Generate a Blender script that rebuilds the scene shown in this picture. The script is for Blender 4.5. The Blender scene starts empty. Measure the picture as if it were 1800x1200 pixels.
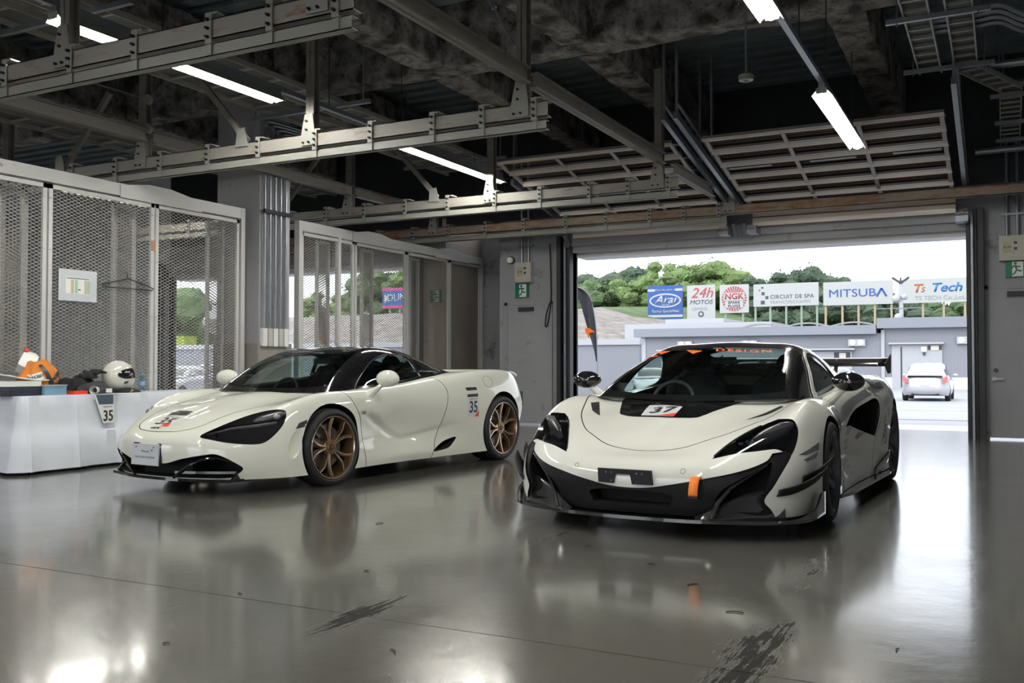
import bpy, bmesh, math, random
import numpy as np
from mathutils import Vector, Matrix
from mathutils.bvhtree import BVHTree
random.seed(7)
SC = bpy.context.scene
COL = SC.collection
R = math.radians
PI = math.pi

# ------------------------------------------------------------------ camera
cam = bpy.data.cameras.new('camera')
cam.sensor_fit = 'HORIZONTAL'; cam.sensor_width = 36.0; cam.lens = 1671.2 / 1800 * 36.0
cam.clip_start = 0.05; cam.clip_end = 3000
camo = bpy.data.objects.new('camera', cam); COL.objects.link(camo)
camo.location = (0, 0, 1.024)
camo.rotation_euler = (R(90 + 1.444), 0, R(27.308))
SC.camera = camo

# ------------------------------------------------------------------ sky and exposure
SC.view_settings.view_transform = 'Standard'
SC.view_settings.look = 'None'
SC.view_settings.gamma = 1.0
SC.view_settings.use_curve_mapping = False
SC.view_settings.exposure = 0.25
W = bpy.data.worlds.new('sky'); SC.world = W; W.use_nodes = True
nt = W.node_tree; nt.nodes.clear()
wo = nt.nodes.new('ShaderNodeOutputWorld'); bg = nt.nodes.new('ShaderNodeBackground')
tc = nt.nodes.new('ShaderNodeTexCoord'); nz = nt.nodes.new('ShaderNodeTexNoise'); rp = nt.nodes.new('ShaderNodeValToRGB')
nz.inputs['Scale'].default_value = 2.2; nz.inputs['Detail'].default_value = 5
rp.color_ramp.elements[0].color = (0.84, 0.90, 1.0, 1); rp.color_ramp.elements[1].color = (0.98, 0.99, 1.0, 1)
rp.color_ramp.elements[0].position = 0.35; rp.color_ramp.elements[1].position = 0.62
nt.links.new(tc.outputs['Generated'], nz.inputs['Vector']); nt.links.new(nz.outputs['Fac'], rp.inputs['Fac'])
# lobe added behind the camera to light the car fronts: one side of the sky is much brighter
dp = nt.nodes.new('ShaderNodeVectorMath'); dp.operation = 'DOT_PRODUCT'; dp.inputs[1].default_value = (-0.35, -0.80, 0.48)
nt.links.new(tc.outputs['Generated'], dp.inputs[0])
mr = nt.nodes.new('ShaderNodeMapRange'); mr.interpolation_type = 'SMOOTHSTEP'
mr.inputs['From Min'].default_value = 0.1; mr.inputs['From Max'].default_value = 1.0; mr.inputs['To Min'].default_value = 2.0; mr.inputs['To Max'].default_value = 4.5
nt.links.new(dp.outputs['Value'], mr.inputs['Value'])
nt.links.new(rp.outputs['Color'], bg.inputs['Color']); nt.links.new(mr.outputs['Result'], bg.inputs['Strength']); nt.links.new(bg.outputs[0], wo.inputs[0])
# ------------------------------------------------------------------ materials
def nmat(name, color, rough=0.5, metal=0.0, var=0.0, scale=4.0, bump=0.0, bscale=40.0, coat=0.0, emit=None, estr=0.0,
         dirt=None, dirtamt=0.5, dscale=3.0, trans=0.0, ior=1.45, spec=0.5, rvar=0.0, stretch=None):
    """procedural principled material with noise tint, optional stains and bump"""
    m = bpy.data.materials.new(name); m.use_nodes = True
    t = m.node_tree; p = t.nodes['Principled BSDF']; L = t.links.new
    p.inputs['Roughness'].default_value = rough; p.inputs['Metallic'].default_value = metal
    p.inputs['Specular IOR Level'].default_value = spec; p.inputs['IOR'].default_value = ior
    p.inputs['Coat Weight'].default_value = coat; p.inputs['Coat Roughness'].default_value = 0.02
    p.inputs['Transmission Weight'].default_value = trans
    co = t.nodes.new('ShaderNodeTexCoord'); vec = co.outputs['Object']
    if stretch:
        mp = t.nodes.new('ShaderNodeMapping'); mp.inputs['Scale'].default_value = stretch
        L(vec, mp.inputs['Vector']); vec = mp.outputs['Vector']
    c = (color[0], color[1], color[2], 1)
    n = t.nodes.new('ShaderNodeTexNoise'); n.inputs['Scale'].default_value = scale; n.inputs['Detail'].default_value = 6
    L(vec, n.inputs['Vector'])
    r = t.nodes.new('ShaderNodeValToRGB')
    lo = [max(0, k * (1 - var)) for k in color]; hi = [min(1, k * (1 + var)) for k in color]
    r.color_ramp.elements[0].color = (*lo, 1); r.color_ramp.elements[1].color = (*hi, 1)
    r.color_ramp.elements[0].position = 0.3; r.color_ramp.elements[1].position = 0.7
    L(n.outputs['Fac'], r.inputs['Fac'])
    out = r.outputs['Color']
    if dirt:
        n2 = t.nodes.new('ShaderNodeTexNoise'); n2.inputs['Scale'].default_value = dscale; n2.inputs['Detail'].default_value = 9
        n2.inputs['Roughness'].default_value = 0.7
        L(vec, n2.inputs['Vector'])
        r2 = t.nodes.new('ShaderNodeValToRGB'); r2.color_ramp.elements[0].position = 1 - dirtamt; r2.color_ramp.elements[1].position = min(1, 1.12 - dirtamt)
        L(n2.outputs['Fac'], r2.inputs['Fac'])
        mx = t.nodes.new('ShaderNodeMix'); mx.data_type = 'RGBA'
        L(r2.outputs['Color'], mx.inputs['Factor']); L(out, mx.inputs['A']); mx.inputs['B'].default_value = (*dirt, 1)
        out = mx.outputs['Result']
    L(out, p.inputs['Base Color'])
    if rvar:
        mr = t.nodes.new('ShaderNodeMapRange'); mr.inputs['To Min'].default_value = max(0, rough - rvar); mr.inputs['To Max'].default_value = rough + rvar
        L(n.outputs['Fac'], mr.inputs['Value']); L(mr.outputs['Result'], p.inputs['Roughness'])
    if bump:
        n3 = t.nodes.new('ShaderNodeTexNoise'); n3.inputs['Scale'].default_value = bscale; n3.inputs['Detail'].default_value = 5
        L(vec, n3.inputs['Vector'])
        b = t.nodes.new('ShaderNodeBump'); b.inputs['Strength'].default_value = bump; b.inputs['Distance'].default_value = 0.02
        L(n3.outputs['Fac'], b.inputs['Height']); L(b.outputs['Normal'], p.inputs['Normal'])
    if emit:
        p.inputs['Emission Color'].default_value = (*emit, 1); p.inputs['Emission Strength'].default_value = estr
    return m

def glassmat(name, tint, rough=0.0, alpha=0.35):
    """thin pane: mostly see-through tinted film mixed with a sharp reflection by fresnel"""
    m = bpy.data.materials.new(name); m.use_nodes = True
    t = m.node_tree; t.nodes.clear(); L = t.links.new
    o = t.nodes.new('ShaderNodeOutputMaterial'); tr = t.nodes.new('ShaderNodeBsdfTransparent'); g = t.nodes.new('ShaderNodeBsdfGlossy')
    n = t.nodes.new('ShaderNodeTexNoise'); n.inputs['Scale'].default_value = 3.0
    r = t.nodes.new('ShaderNodeValToRGB')
    r.color_ramp.elements[0].color = (*[k * .97 for k in tint], 1); r.color_ramp.elements[1].color = (*tint, 1)
    L(n.outputs['Fac'], r.inputs['Fac']); L(r.outputs['Color'], tr.inputs['Color'])
    g.inputs['Roughness'].default_value = rough
    # Schlick curve from the facing angle, the same from either side of the thin pane
    lw = t.nodes.new('ShaderNodeLayerWeight'); lw.inputs['Blend'].default_value = 0.5
    pw_ = t.nodes.new('ShaderNodeMath'); pw_.operation = 'POWER'; L(lw.outputs['Facing'], pw_.inputs[0]); pw_.inputs[1].default_value = 5
    f = t.nodes.new('ShaderNodeMath'); f.operation = 'MULTIPLY_ADD'; L(pw_.outputs[0], f.inputs[0]); f.inputs[1].default_value = 0.93; f.inputs[2].default_value = 0.07
    mx = t.nodes.new('ShaderNodeMixShader'); L(f.outputs[0], mx.inputs[0]); L(tr.outputs[0], mx.inputs[1]); L(g.outputs[0], mx.inputs[2])
    L(mx.outputs[0], o.inputs[0])
    return m

M = {}
M['paint720'] = nmat('pearl_white_paint', (0.66, 0.67, 0.60), 0.45, 0.0, 0.01, 3, coat=1.0, spec=0.15)
M['paint600'] = nmat('silica_white_paint', (0.66, 0.66, 0.61), 0.45, 0.0, 0.01, 3, coat=1.0, spec=0.15)
M['gloss_black'] = nmat('gloss_black', (0.008, 0.008, 0.009), 0.12, 0, 0.1, 5, coat=0.6)
M['carbon'] = nmat('carbon_fibre', (0.018, 0.018, 0.020), 0.25, 0, 0.5, 160, coat=1.0)
M['satin_black'] = nmat('satin_black', (0.008, 0.008, 0.009), 0.5, 0, 0.2, 20, spec=0.3)
M['void'] = nmat('dark_cavity', (0.006, 0.006, 0.006), 0.8, 0, 0.2, 20)
M['rubber'] = nmat('tyre_rubber', (0.014, 0.014, 0.015), 0.6, 0, 0.2, 30, bump=0.1, bscale=60)
M['bronze'] = nmat('bronze_wheel', (0.30, 0.19, 0.10), 0.28, 0.85, 0.05, 8)
M['dark_wheel'] = nmat('graphite_wheel', (0.12, 0.125, 0.14), 0.35, 0.4, 0.1, 8)
M['wheel_lip'] = nmat('machined_lip', (0.5, 0.42, 0.36), 0.22, 0.9, 0.05, 8)
M['steel'] = nmat('brake_steel', (0.22, 0.22, 0.23), 0.35, 0.9, 0.1, 20)
M['grey_caliper'] = nmat('grey_caliper', (0.16, 0.17, 0.18), 0.4, 0.2, 0.05, 20)
M['orange'] = nmat('orange', (0.85, 0.16, 0.02), 0.4, 0, 0.05, 10)
M['dark_orange'] = nmat('tow_strap_orange', (0.8, 0.2, 0.02), 0.6, 0, 0.1, 30)
M['red'] = nmat('red', (0.75, 0.05, 0.02), 0.4, 0, 0.05, 10)
M['ink'] = nmat('black_ink', (0.02, 0.02, 0.025), 0.35, 0, 0.05, 10)
M['white_vinyl'] = nmat('white_vinyl', (0.55, 0.56, 0.60), 0.3, 0, 0.02, 10)
M['mirror_smoke'] = nmat('smoke_vinyl', (0.07, 0.065, 0.07), 0.16, 0.3, 0.1, 10, coat=1)
M['glass'] = glassmat('windscreen_glass', (0.74, 0.84, 0.82))
M['glass_side'] = glassmat('side_glass', (0.62, 0.72, 0.71))
M['lens'] = glassmat('lamp_lens', (0.75, 0.76, 0.78))
M['cabin'] = nmat('black_alcantara', (0.012, 0.012, 0.013), 0.85, 0, 0.3, 40, bump=0.2, bscale=90)
M['cabin_grey'] = nmat('cabin_grey_trim', (0.05, 0.05, 0.055), 0.5, 0, 0.2, 20)
M['chrome'] = nmat('chrome', (0.7, 0.7, 0.72), 0.12, 1.0, 0.02, 10)
M['lamp_inner'] = nmat('lamp_inner', (0.09, 0.09, 0.10), 0.25, 0.4, 0.2, 30)
M['led'] = nmat('lamp_glass_chip', (0.28, 0.28, 0.30), 0.15, 0.5, 0.1, 30)
M['grey_film'] = nmat('grey_body_film', (0.16, 0.16, 0.165), 0.3, 0.1, 0.05, 10, coat=0.6)
M['bronze_film'] = nmat('bronze_body_film', (0.33, 0.27, 0.20), 0.3, 0.2, 0.05, 10, coat=0.6)
M['plate_white'] = nmat('plate_white', (0.48, 0.50, 0.54), 0.35, 0, 0.02, 10)

# ------------------------------------------------------------------ mesh helpers
def link(name, me, mat=None, parent=None, loc=None, rot=None):
    o = bpy.data.objects.new(name, me); COL.objects.link(o)
    if mat is not None:
        if me is not None and len(me.materials) == 0: me.materials.append(mat)
    if parent: o.parent = parent
    if loc is not None: o.location = loc
    if rot is not None: o.rotation_euler = rot
    return o
def empty(name, loc=(0, 0, 0), rz=0.0):
    o = bpy.data.objects.new(name, None); COL.objects.link(o); o.location = loc; o.rotation_euler = (0, 0, rz)
    o.empty_display_size = 0.2
    return o
def tag(o, label=None, cat=None, group=None, kind=None):
    if label: o['label'] = label
    if cat: o['category'] = cat
    if group: o['group'] = group
    if kind: o['kind'] = kind
    return o
def struct(o, label=None):
    o['kind'] = 'structure'
    if label: o['label'] = label
    return o
def copy_tree(o, parent=None, keep=False):
    c = o.copy(); COL.objects.link(c)
    if parent: c.parent = parent
    for ch in list(o.children): copy_tree(ch, c)
    return c

def frame(d, roll=0.0):
    d = Vector(d).normalized()
    u = Vector((0, 0, 1)) if abs(d.z) < 0.98 else Vector((0, 1, 0))
    s = d.cross(u).normalized(); u = s.cross(d).normalized()
    if roll:
        s, u = s * math.cos(roll) + u * math.sin(roll), u * math.cos(roll) - s * math.sin(roll)
    return d, s, u

class MB:
    def __init__(self): self.bm = bmesh.new(); self.mi = 0
    def face(self, vs):
        try:
            f = self.bm.faces.new(vs); f.material_index = self.mi; return f
        except ValueError: return None
    def box(self, c, s, rot=None):
        c = Vector(c); hx, hy, hz = s[0] / 2, s[1] / 2, s[2] / 2
        m = rot if rot is not None else Matrix.Identity(3)
        v = [self.bm.verts.new(c + m @ Vector((a * hx, b * hy, d * hz))) for a in (-1, 1) for b in (-1, 1) for d in (-1, 1)]
        for f in ((0, 1, 3, 2), (4, 6, 7, 5), (0, 4, 5, 1), (2, 3, 7, 6), (0, 2, 6, 4), (1, 5, 7, 3)): self.face([v[i] for i in f])
        return self
    def bb(self, x0, x1, y0, y1, z0, z1):
        return self.box(((x0 + x1) / 2, (y0 + y1) / 2, (z0 + z1) / 2), (abs(x1 - x0), abs(y1 - y0), abs(z1 - z0)))
    def bar(self, p, q, w, h, roll=0.0):
        p, q = Vector(p), Vector(q); d, s, u = frame(q - p, roll)
        v = [self.bm.verts.new(e + s * (a * w / 2) + u * (b * h / 2)) for e in (p, q) for a, b in ((-1, -1), (1, -1), (1, 1), (-1, 1))]
        self.face([v[3], v[2], v[1], v[0]]); self.face(v[4:])
        for i in range(4): self.face([v[i], v[(i + 1) % 4], v[4 + (i + 1) % 4], v[4 + i]])
        return self
    def chan(self, p, q, w, h, t=0.006, open_side=1, roll=0.0):
        """C channel: web plus two flanges, web height h along up, flange width w along side"""
        p, q = Vector(p), Vector(q); d, s, u = frame(q - p, roll)
        web = -open_side * (w / 2 - t / 2)
        self.bar(p + s * web, q + s * web, t, h, roll)
        for k in (-1, 1):
            self.bar(p + u * (k * (h / 2 - t / 2)), q + u * (k * (h / 2 - t / 2)), w, t, roll)
        return self
    def hbeam(self, p, q, w, h, t=0.008, roll=0.0):
        p, q = Vector(p), Vector(q); d, s, u = frame(q - p, roll)
        self.bar(p, q, t, h, roll)
        for k in (-1, 1):
            self.bar(p + u * (k * (h / 2 - t / 2)), q + u * (k * (h / 2 - t / 2)), w, t, roll)
        return self
    def tube(self, pts, r, n=8, closed=False, caps=True, rs=None):
        P = [Vector(p) for p in pts]; rings = []
        prev = None
        for i, p in enumerate(P):
            if closed: d = P[(i + 1) % len(P)] - P[i - 1]
            else: d = P[min(i + 1, len(P) - 1)] - P[max(i - 1, 0)]
            d.normalize()
            if prev is None: _, s, u = frame(d)
            else:
                s = prev - d * prev.dot(d); s.normalize(); u = s.cross(d)
            prev = s
            rr = rs[i] if rs else r
            rings.append([self.bm.verts.new(p + s * (rr * math.cos(2 * PI * k / n)) + u * (rr * math.sin(2 * PI * k / n))) for k in range(n)])
        m = len(rings)
        for i in range(m if closed else m - 1):
            a, b = rings[i], rings[(i + 1) % m]
            for k in range(n): self.face([a[k], a[(k + 1) % n], b[(k + 1) % n], b[k]])
        if caps and not closed:
            self.face(rings[0][::-1]); self.face(rings[-1])
        return self
    def lathe(self, prof, n=32, axis='z', c=(0, 0, 0), closed=False, ang0=0, ang1=2 * PI):
        """prof: list of (r, h)"""
        c = Vector(c); full = abs(ang1 - ang0 - 2 * PI) < 1e-6; cols = []
        for k in range(n if full else n + 1):
            a = ang0 + (ang1 - ang0) * k / n; ca, sa = math.cos(a), math.sin(a); col = []
            for r, h in prof:
                if axis == 'z': v = Vector((r * ca, r * sa, h))
                elif axis == 'y': v = Vector((r * sa, h, r * ca))
                else: v = Vector((h, r * ca, r * sa))
                col.append(self.bm.verts.new(c + v))
            cols.append(col)
        m = len(prof); cnt = n
        for k in range(cnt):
            a, b = cols[k], cols[(k + 1) % len(cols)]
            for i in range(m if closed else m - 1):
                j = (i + 1) % m
                self.face([a[i], b[i], b[j], a[j]])
        return self
    def prism(self, poly, axis, a0, a1):
        """poly of 2D points extruded along axis between a0 and a1. axis x:(y,z) y:(x,z) z:(x,y)"""
        def P(u, v, w):
            return Vector((w, u, v)) if axis == 'x' else Vector((u, w, v)) if axis == 'y' else Vector((u, v, w))
        A = [self.bm.verts.new(P(u, v, a0)) for u, v in poly]; B = [self.bm.verts.new(P(u, v, a1)) for u, v in poly]
        n = len(poly)
        self.face(A[::-1]); self.face(B)
        for i in range(n): self.face([A[i], A[(i + 1) % n], B[(i + 1) % n], B[i]])
        return self
    def grid(self, fn, nu, nv, closed_u=False):
        V = [[self.bm.verts.new(fn(i / nu, j / nv)) for j in range(nv + 1)] for i in range(nu + (0 if closed_u else 1))]
        for i in range(nu):
            for j in range(nv):
                a, b = V[i], V[(i + 1) % len(V)]
                self.face([a[j], b[j], b[j + 1], a[j + 1]])
        return V
    def sphere(self, c, r, nu=16, nv=10, sc=(1, 1, 1)):
        c = Vector(c)
        prof = [(0.0001 + r * math.sin(PI * i / nv), -r * math.cos(PI * i / nv)) for i in range(nv + 1)]
        n0 = len(self.bm.verts); self.lathe(prof, nu, 'z')
        self.bm.verts.ensure_lookup_table()
        for v in self.bm.verts[n0:]: v.co = c + Vector((v.co.x * sc[0], v.co.y * sc[1], v.co.z * sc[2]))
        return self
    def transform(self, m):
        bmesh.ops.transform(self.bm, matrix=m, verts=self.bm.verts[:]); return self
    def mesh(self, name, mats, smooth=False, angle=35, weld=0.0, recalc=True):
        if weld: bmesh.ops.remove_doubles(self.bm, verts=self.bm.verts[:], dist=weld)
        if recalc: bmesh.ops.recalc_face_normals(self.bm, faces=self.bm.faces[:])
        me = bpy.data.meshes.new(name); self.bm.to_mesh(me); self.bm.free()
        for m in (mats if isinstance(mats, (list, tuple)) else [mats]): me.materials.append(m)
        if smooth: smoothme(me, angle)
        return me
    def build(self, name, mats, parent=None, smooth=False, angle=35, weld=0.0, loc=None, rot=None, recalc=True):
        return link(name, self.mesh(name, mats, smooth, angle, weld, recalc), None, parent, loc, rot)

def smoothme(me, angle=35):
    me.polygons.foreach_set('use_smooth', [True] * len(me.polygons))
    me.set_sharp_from_angle(angle=R(angle))

def crom(pts, sub=6, closed=True):
    """Catmull-Rom through 2D or 3D points; a point given as (.., 'c') at the end keeps a corner"""
    P = [tuple(p[:-1]) if p[-1] == 'c' else tuple(p) for p in pts]; C = [p[-1] == 'c' for p in pts]; n = len(P); out = []
    for i in range(n if closed else n - 1):
        p1 = np.array(P[i], float); p2 = np.array(P[(i + 1) % n], float)
        p0 = np.array(P[i - 1], float) if (closed or i > 0) else p1
        p3 = np.array(P[(i + 2) % n], float) if (closed or i + 2 < n) else p2
        if C[i]: p0 = p1 - (p2 - p1)
        if C[(i + 1) % n]: p3 = p2 + (p2 - p1)
        if C[i] and C[(i + 1) % n]:
            out.append(tuple(p1)); continue
        for k in range(sub):
            t = k / sub
            out.append(tuple(0.5 * (2 * p1 + (p2 - p0) * t + (2 * p0 - 5 * p1 + 4 * p2 - p3) * t * t + (3 * p1 - p0 - 3 * p2 + p3) * t ** 3)))
    if not closed: out.append(P[-1])
    return out

def natspline(Y, t, ts):
    """C2 natural cubic through Y (n, d) at knots t, sampled at ts"""
    n = len(t); h = np.diff(t); A = np.zeros((n, n)); B = np.zeros((n, Y.shape[1])); A[0, 0] = A[-1, -1] = 1
    for i in range(1, n - 1):
        A[i, i - 1] = h[i - 1]; A[i, i] = 2 * (h[i - 1] + h[i]); A[i, i + 1] = h[i]
        B[i] = 6 * ((Y[i + 1] - Y[i]) / h[i] - (Y[i] - Y[i - 1]) / h[i - 1])
    Mm = np.linalg.solve(A, B); out = []
    for s in ts:
        i = min(max(int(np.searchsorted(t, s, side='right')) - 1, 0), n - 2)
        a = (t[i + 1] - s) / h[i]; b = (s - t[i]) / h[i]
        out.append(a * Y[i] + b * Y[i + 1] + ((a ** 3 - a) * Mm[i] + (b ** 3 - b) * Mm[i + 1]) * h[i] ** 2 / 6)
    return np.array(out)

def surf(G, su, sv, mir_u=(False, False), mir_v1=True):
    """G (nu, nv, 3) control net interpolated by C2 splines; mirrored continuation (y -> -y) keeps seams smooth"""
    G = np.array(G, float); F = np.array([1, -1, 1.0])
    nu, nv = G.shape[:2]
    if mir_v1: G2 = np.concatenate([G, (G[:, ::-1] * F)[:, 1:4]], 1)
    else: G2 = G
    if mir_u[0]: G2 = np.concatenate([(G2[1:4] * F)[::-1], G2], 0)
    if mir_u[1]: G2 = np.concatenate([G2, (G2[-4:-1] * F)[::-1]], 0)
    o = 3 if mir_u[0] else 0
    def knots(D):  # D: (n, m, 3) along axis 0
        d = np.linalg.norm(np.diff(D, axis=0), axis=2); d = np.maximum(d, 0.02).mean(1) ** 0.6
        return np.concatenate([[0], np.cumsum(d)])
    tu = knots(G2); tv = knots(np.swapaxes(G2, 0, 1))
    us = np.concatenate([np.linspace(tu[o + i], tu[o + i + 1], su, endpoint=False) for i in range(nu - 1)] + [[tu[o + nu - 1]]])
    vs = np.concatenate([np.linspace(tv[j], tv[j + 1], sv, endpoint=False) for j in range(nv - 1)] + [[tv[nv - 1]]])
    n2 = G2.shape[1]
    A = natspline(G2.reshape(G2.shape[0], -1), tu, us).reshape(len(us), n2, 3)
    A = np.swapaxes(A, 0, 1)
    Bm = natspline(A.reshape(n2, -1), tv, vs).reshape(len(vs), len(us), 3)
    return np.swapaxes(Bm, 0, 1)

def boolean(o, cutters, op='DIFFERENCE'):
    for c in (cutters if isinstance(cutters, (list, tuple)) else [cutters]):
        m = o.modifiers.new('b', 'BOOLEAN'); m.operation = op; m.solver = 'EXACT'; m.object = c
        try: m.material_mode = 'TRANSFER'
        except Exception: pass
        bpy.context.view_layer.update()
        dg = bpy.context.evaluated_depsgraph_get()
        me = bpy.data.meshes.new_from_object(o.evaluated_get(dg), preserve_all_data_layers=True, depsgraph=dg)
        o.modifiers.clear(); o.data = me
def kill(*obs):
    for o in obs:
        for q in (o if isinstance(o, (list, tuple)) else [o]):
            bpy.data.objects.remove(q, do_unlink=True)
def dupobj(o, name):
    c = o.copy(); c.data = o.data.copy(); c.name = name; COL.objects.link(c); return c

def text_polys(s, size, shear=0.0, bold=False, sx=1.0, space=1.0):
    """text converted to a flat mesh, centred on its own box; returns a mesh"""
    cu = bpy.data.curves.new('lettering', 'FONT'); cu.body = s; cu.size = size; cu.align_x = 'CENTER'; cu.align_y = 'CENTER'
    cu.shear = shear; cu.space_character = space; cu.resolution_u = 4
    if bold: cu.offset = size * 0.018
    o = bpy.data.objects.new('lettering', cu); COL.objects.link(o)
    bpy.context.view_layer.update(); dg = bpy.context.evaluated_depsgraph_get()
    me = bpy.data.meshes.new_from_object(o.evaluated_get(dg), depsgraph=dg)
    bpy.data.objects.remove(o, do_unlink=True); bpy.data.curves.remove(cu)
    if sx != 1.0:
        for v in me.vertices: v.co.x *= sx
    return me
def place_text(name, s, size, mat, origin, ux, uy, parent=None, depth=0.002, **kw):
    """flat raised lettering: ux is reading direction, uy is up; origin centre"""
    me = text_polys(s, size, **kw); ux = Vector(ux).normalized(); uy = Vector(uy).normalized(); n = ux.cross(uy)
    bm = bmesh.new(); bm.from_mesh(me)
    r = bmesh.ops.extrude_face_region(bm, geom=bm.faces[:])
    for g in r['geom']:
        if isinstance(g, bmesh.types.BMVert): g.co.z += depth
    O = Vector(origin)
    for v in bm.verts: v.co = O + ux * v.co.x + uy * v.co.y + n * v.co.z
    bmesh.ops.recalc_face_normals(bm, faces=bm.faces[:])
    bm.to_mesh(me); bm.free(); me.materials.clear()
    return link(name, me, mat, parent)

class Drape:
    """lays flat outlines and lettering onto a body surface as thin film"""
    def __init__(self, obs):
        vs, fs = [], []
        for o in obs:
            k = len(vs); vs += [v.co.copy() for v in o.data.vertices]; fs += [[k + i for i in p.vertices] for p in o.data.polygons]
        self.t = BVHTree.FromPolygons(vs, fs)
    def hit(self, p, d, maxd=5):
        loc, n, i, ds = self.t.ray_cast(Vector(p), Vector(d).normalized(), maxd)
        if loc is None: return None
        if n.dot(Vector(d)) > 0: n = -n
        return loc, n
    def film(self, name, poly, axis, start, mat, parent, off=0.0015, res=0.02, mesh=None, mapf=None, thick=0.0):
        """poly: 2D outline in the plane normal to axis ('x','y','z'); rays start at `start` on that axis and travel to the car"""
        bm = bmesh.new()
        if mesh is not None:
            bm.from_mesh(mesh)
            for v in bm.verts:
                if mapf: v.co = Vector((*mapf(v.co.x, v.co.y), 0))
        else:
            bm.faces.new([bm.verts.new((u, v, 0)) for u, v in poly])
        bmesh.ops.triangulate(bm, faces=bm.faces[:])
        xs = [v.co.x for v in bm.verts]; ys = [v.co.y for v in bm.verts]
        x = math.floor(min(xs) / res) * res
        while x < max(xs):
            x += res
            bmesh.ops.bisect_plane(bm, geom=bm.verts[:] + bm.edges[:] + bm.faces[:], plane_co=(x, 0, 0), plane_no=(1, 0, 0))
        y = math.floor(min(ys) / res) * res
        while y < max(ys):
            y += res
            bmesh.ops.bisect_plane(bm, geom=bm.verts[:] + bm.edges[:] + bm.faces[:], plane_co=(0, y, 0), plane_no=(0, 1, 0))
        bad = []; nor = {}
        for v in bm.verts:
            u, w = v.co.x, v.co.y
            if axis == 'x': p = (start, u, w); d = (-1 if start > 0 else 1, 0, 0)
            elif axis == 'y': p = (u, start, w); d = (0, -1 if start > 0 else 1, 0)
            else: p = (u, w, start); d = (0, 0, -1)
            h = self.hit(p, d)
            if h is None: bad.append(v)
            else: v.co = h[0] + h[1] * off
        if bad: bmesh.ops.delete(bm, geom=bad, context='VERTS')
        if not bm.faces:
            bm.free(); return None
        # orient outward
        for f in bm.faces:
            f.normal_update()
            ref = Vector((1 if start > 0 else -1, 0, 0)) if axis == 'x' else Vector((0, 1 if start > 0 else -1, 0)) if axis == 'y' else Vector((0, 0, 1))
            if f.normal.dot(ref) < 0: f.normal_flip()
        me = bpy.data.meshes.new(name); bm.to_mesh(me); bm.free()
        me.polygons.foreach_set('use_smooth', [True] * len(me.polygons))
        o = link(name, me, mat, parent)
        if thick:
            s = o.modifiers.new('t', 'SOLIDIFY'); s.thickness = thick; s.offset = 1
        return o
    def line(self, name, pts, axis, start, mat, parent, r=0.0022, n=5):
        P = []
        for u, w in pts:
            if axis == 'x': p = (start, u, w); d = (-1 if start > 0 else 1, 0, 0)
            elif axis == 'y': p = (u, start, w); d = (0, -1 if start > 0 else 1, 0)
            else: p = (u, w, start); d = (0, 0, -1)
            h = self.hit(p, d)
            if h: P.append(h[0])
        return MB().tube(P, r, n).build(name, mat, parent, smooth=True)

def dense(pts, step=0.02):
    out = []
    for a, b in zip(pts[:-1], pts[1:]):
        n = max(1, int(math.hypot(*[q - p for p, q in zip(a, b)]) / step))
        for k in range(n): out.append(tuple(p + (q - p) * k / n for p, q in zip(a, b)))
    out.append(tuple(pts[-1])); return out
# ------------------------------------------------------------------ cars: shared builders
# car space: x forward (0 at the front axle), y to the car's left, z up
def pebble(G, name, mat, parent, su=8, sv=7):
    S = surf(G, su, sv, mir_u=(True, True), mir_v1=True)
    nu, nv = S.shape[:2]; bm = bmesh.new(); L = []; Rr = []
    for i in range(nu):
        L.append([bm.verts.new(S[i, j]) for j in range(nv)])
        Rr.append([bm.verts.new((S[i, j][0], -S[i, j][1], S[i, j][2])) for j in range(nv)])
    for i in range(nu - 1):
        for j in range(nv - 1):
            bm.faces.new([L[i][j], L[i + 1][j], L[i + 1][j + 1], L[i][j + 1]])
            bm.faces.new([Rr[i][j], Rr[i][j + 1], Rr[i + 1][j + 1], Rr[i + 1][j]])
        bm.faces.new([L[i][0], Rr[i][0], Rr[i + 1][0], L[i + 1][0]])
    bmesh.ops.remove_doubles(bm, verts=bm.verts[:], dist=2e-4)
    bmesh.ops.recalc_face_normals(bm, faces=bm.faces[:])
    me = bpy.data.meshes.new(name); bm.to_mesh(me); bm.free(); me.materials.append(mat); smoothme(me, 50)
    return link(name, me, None, parent)
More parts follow.
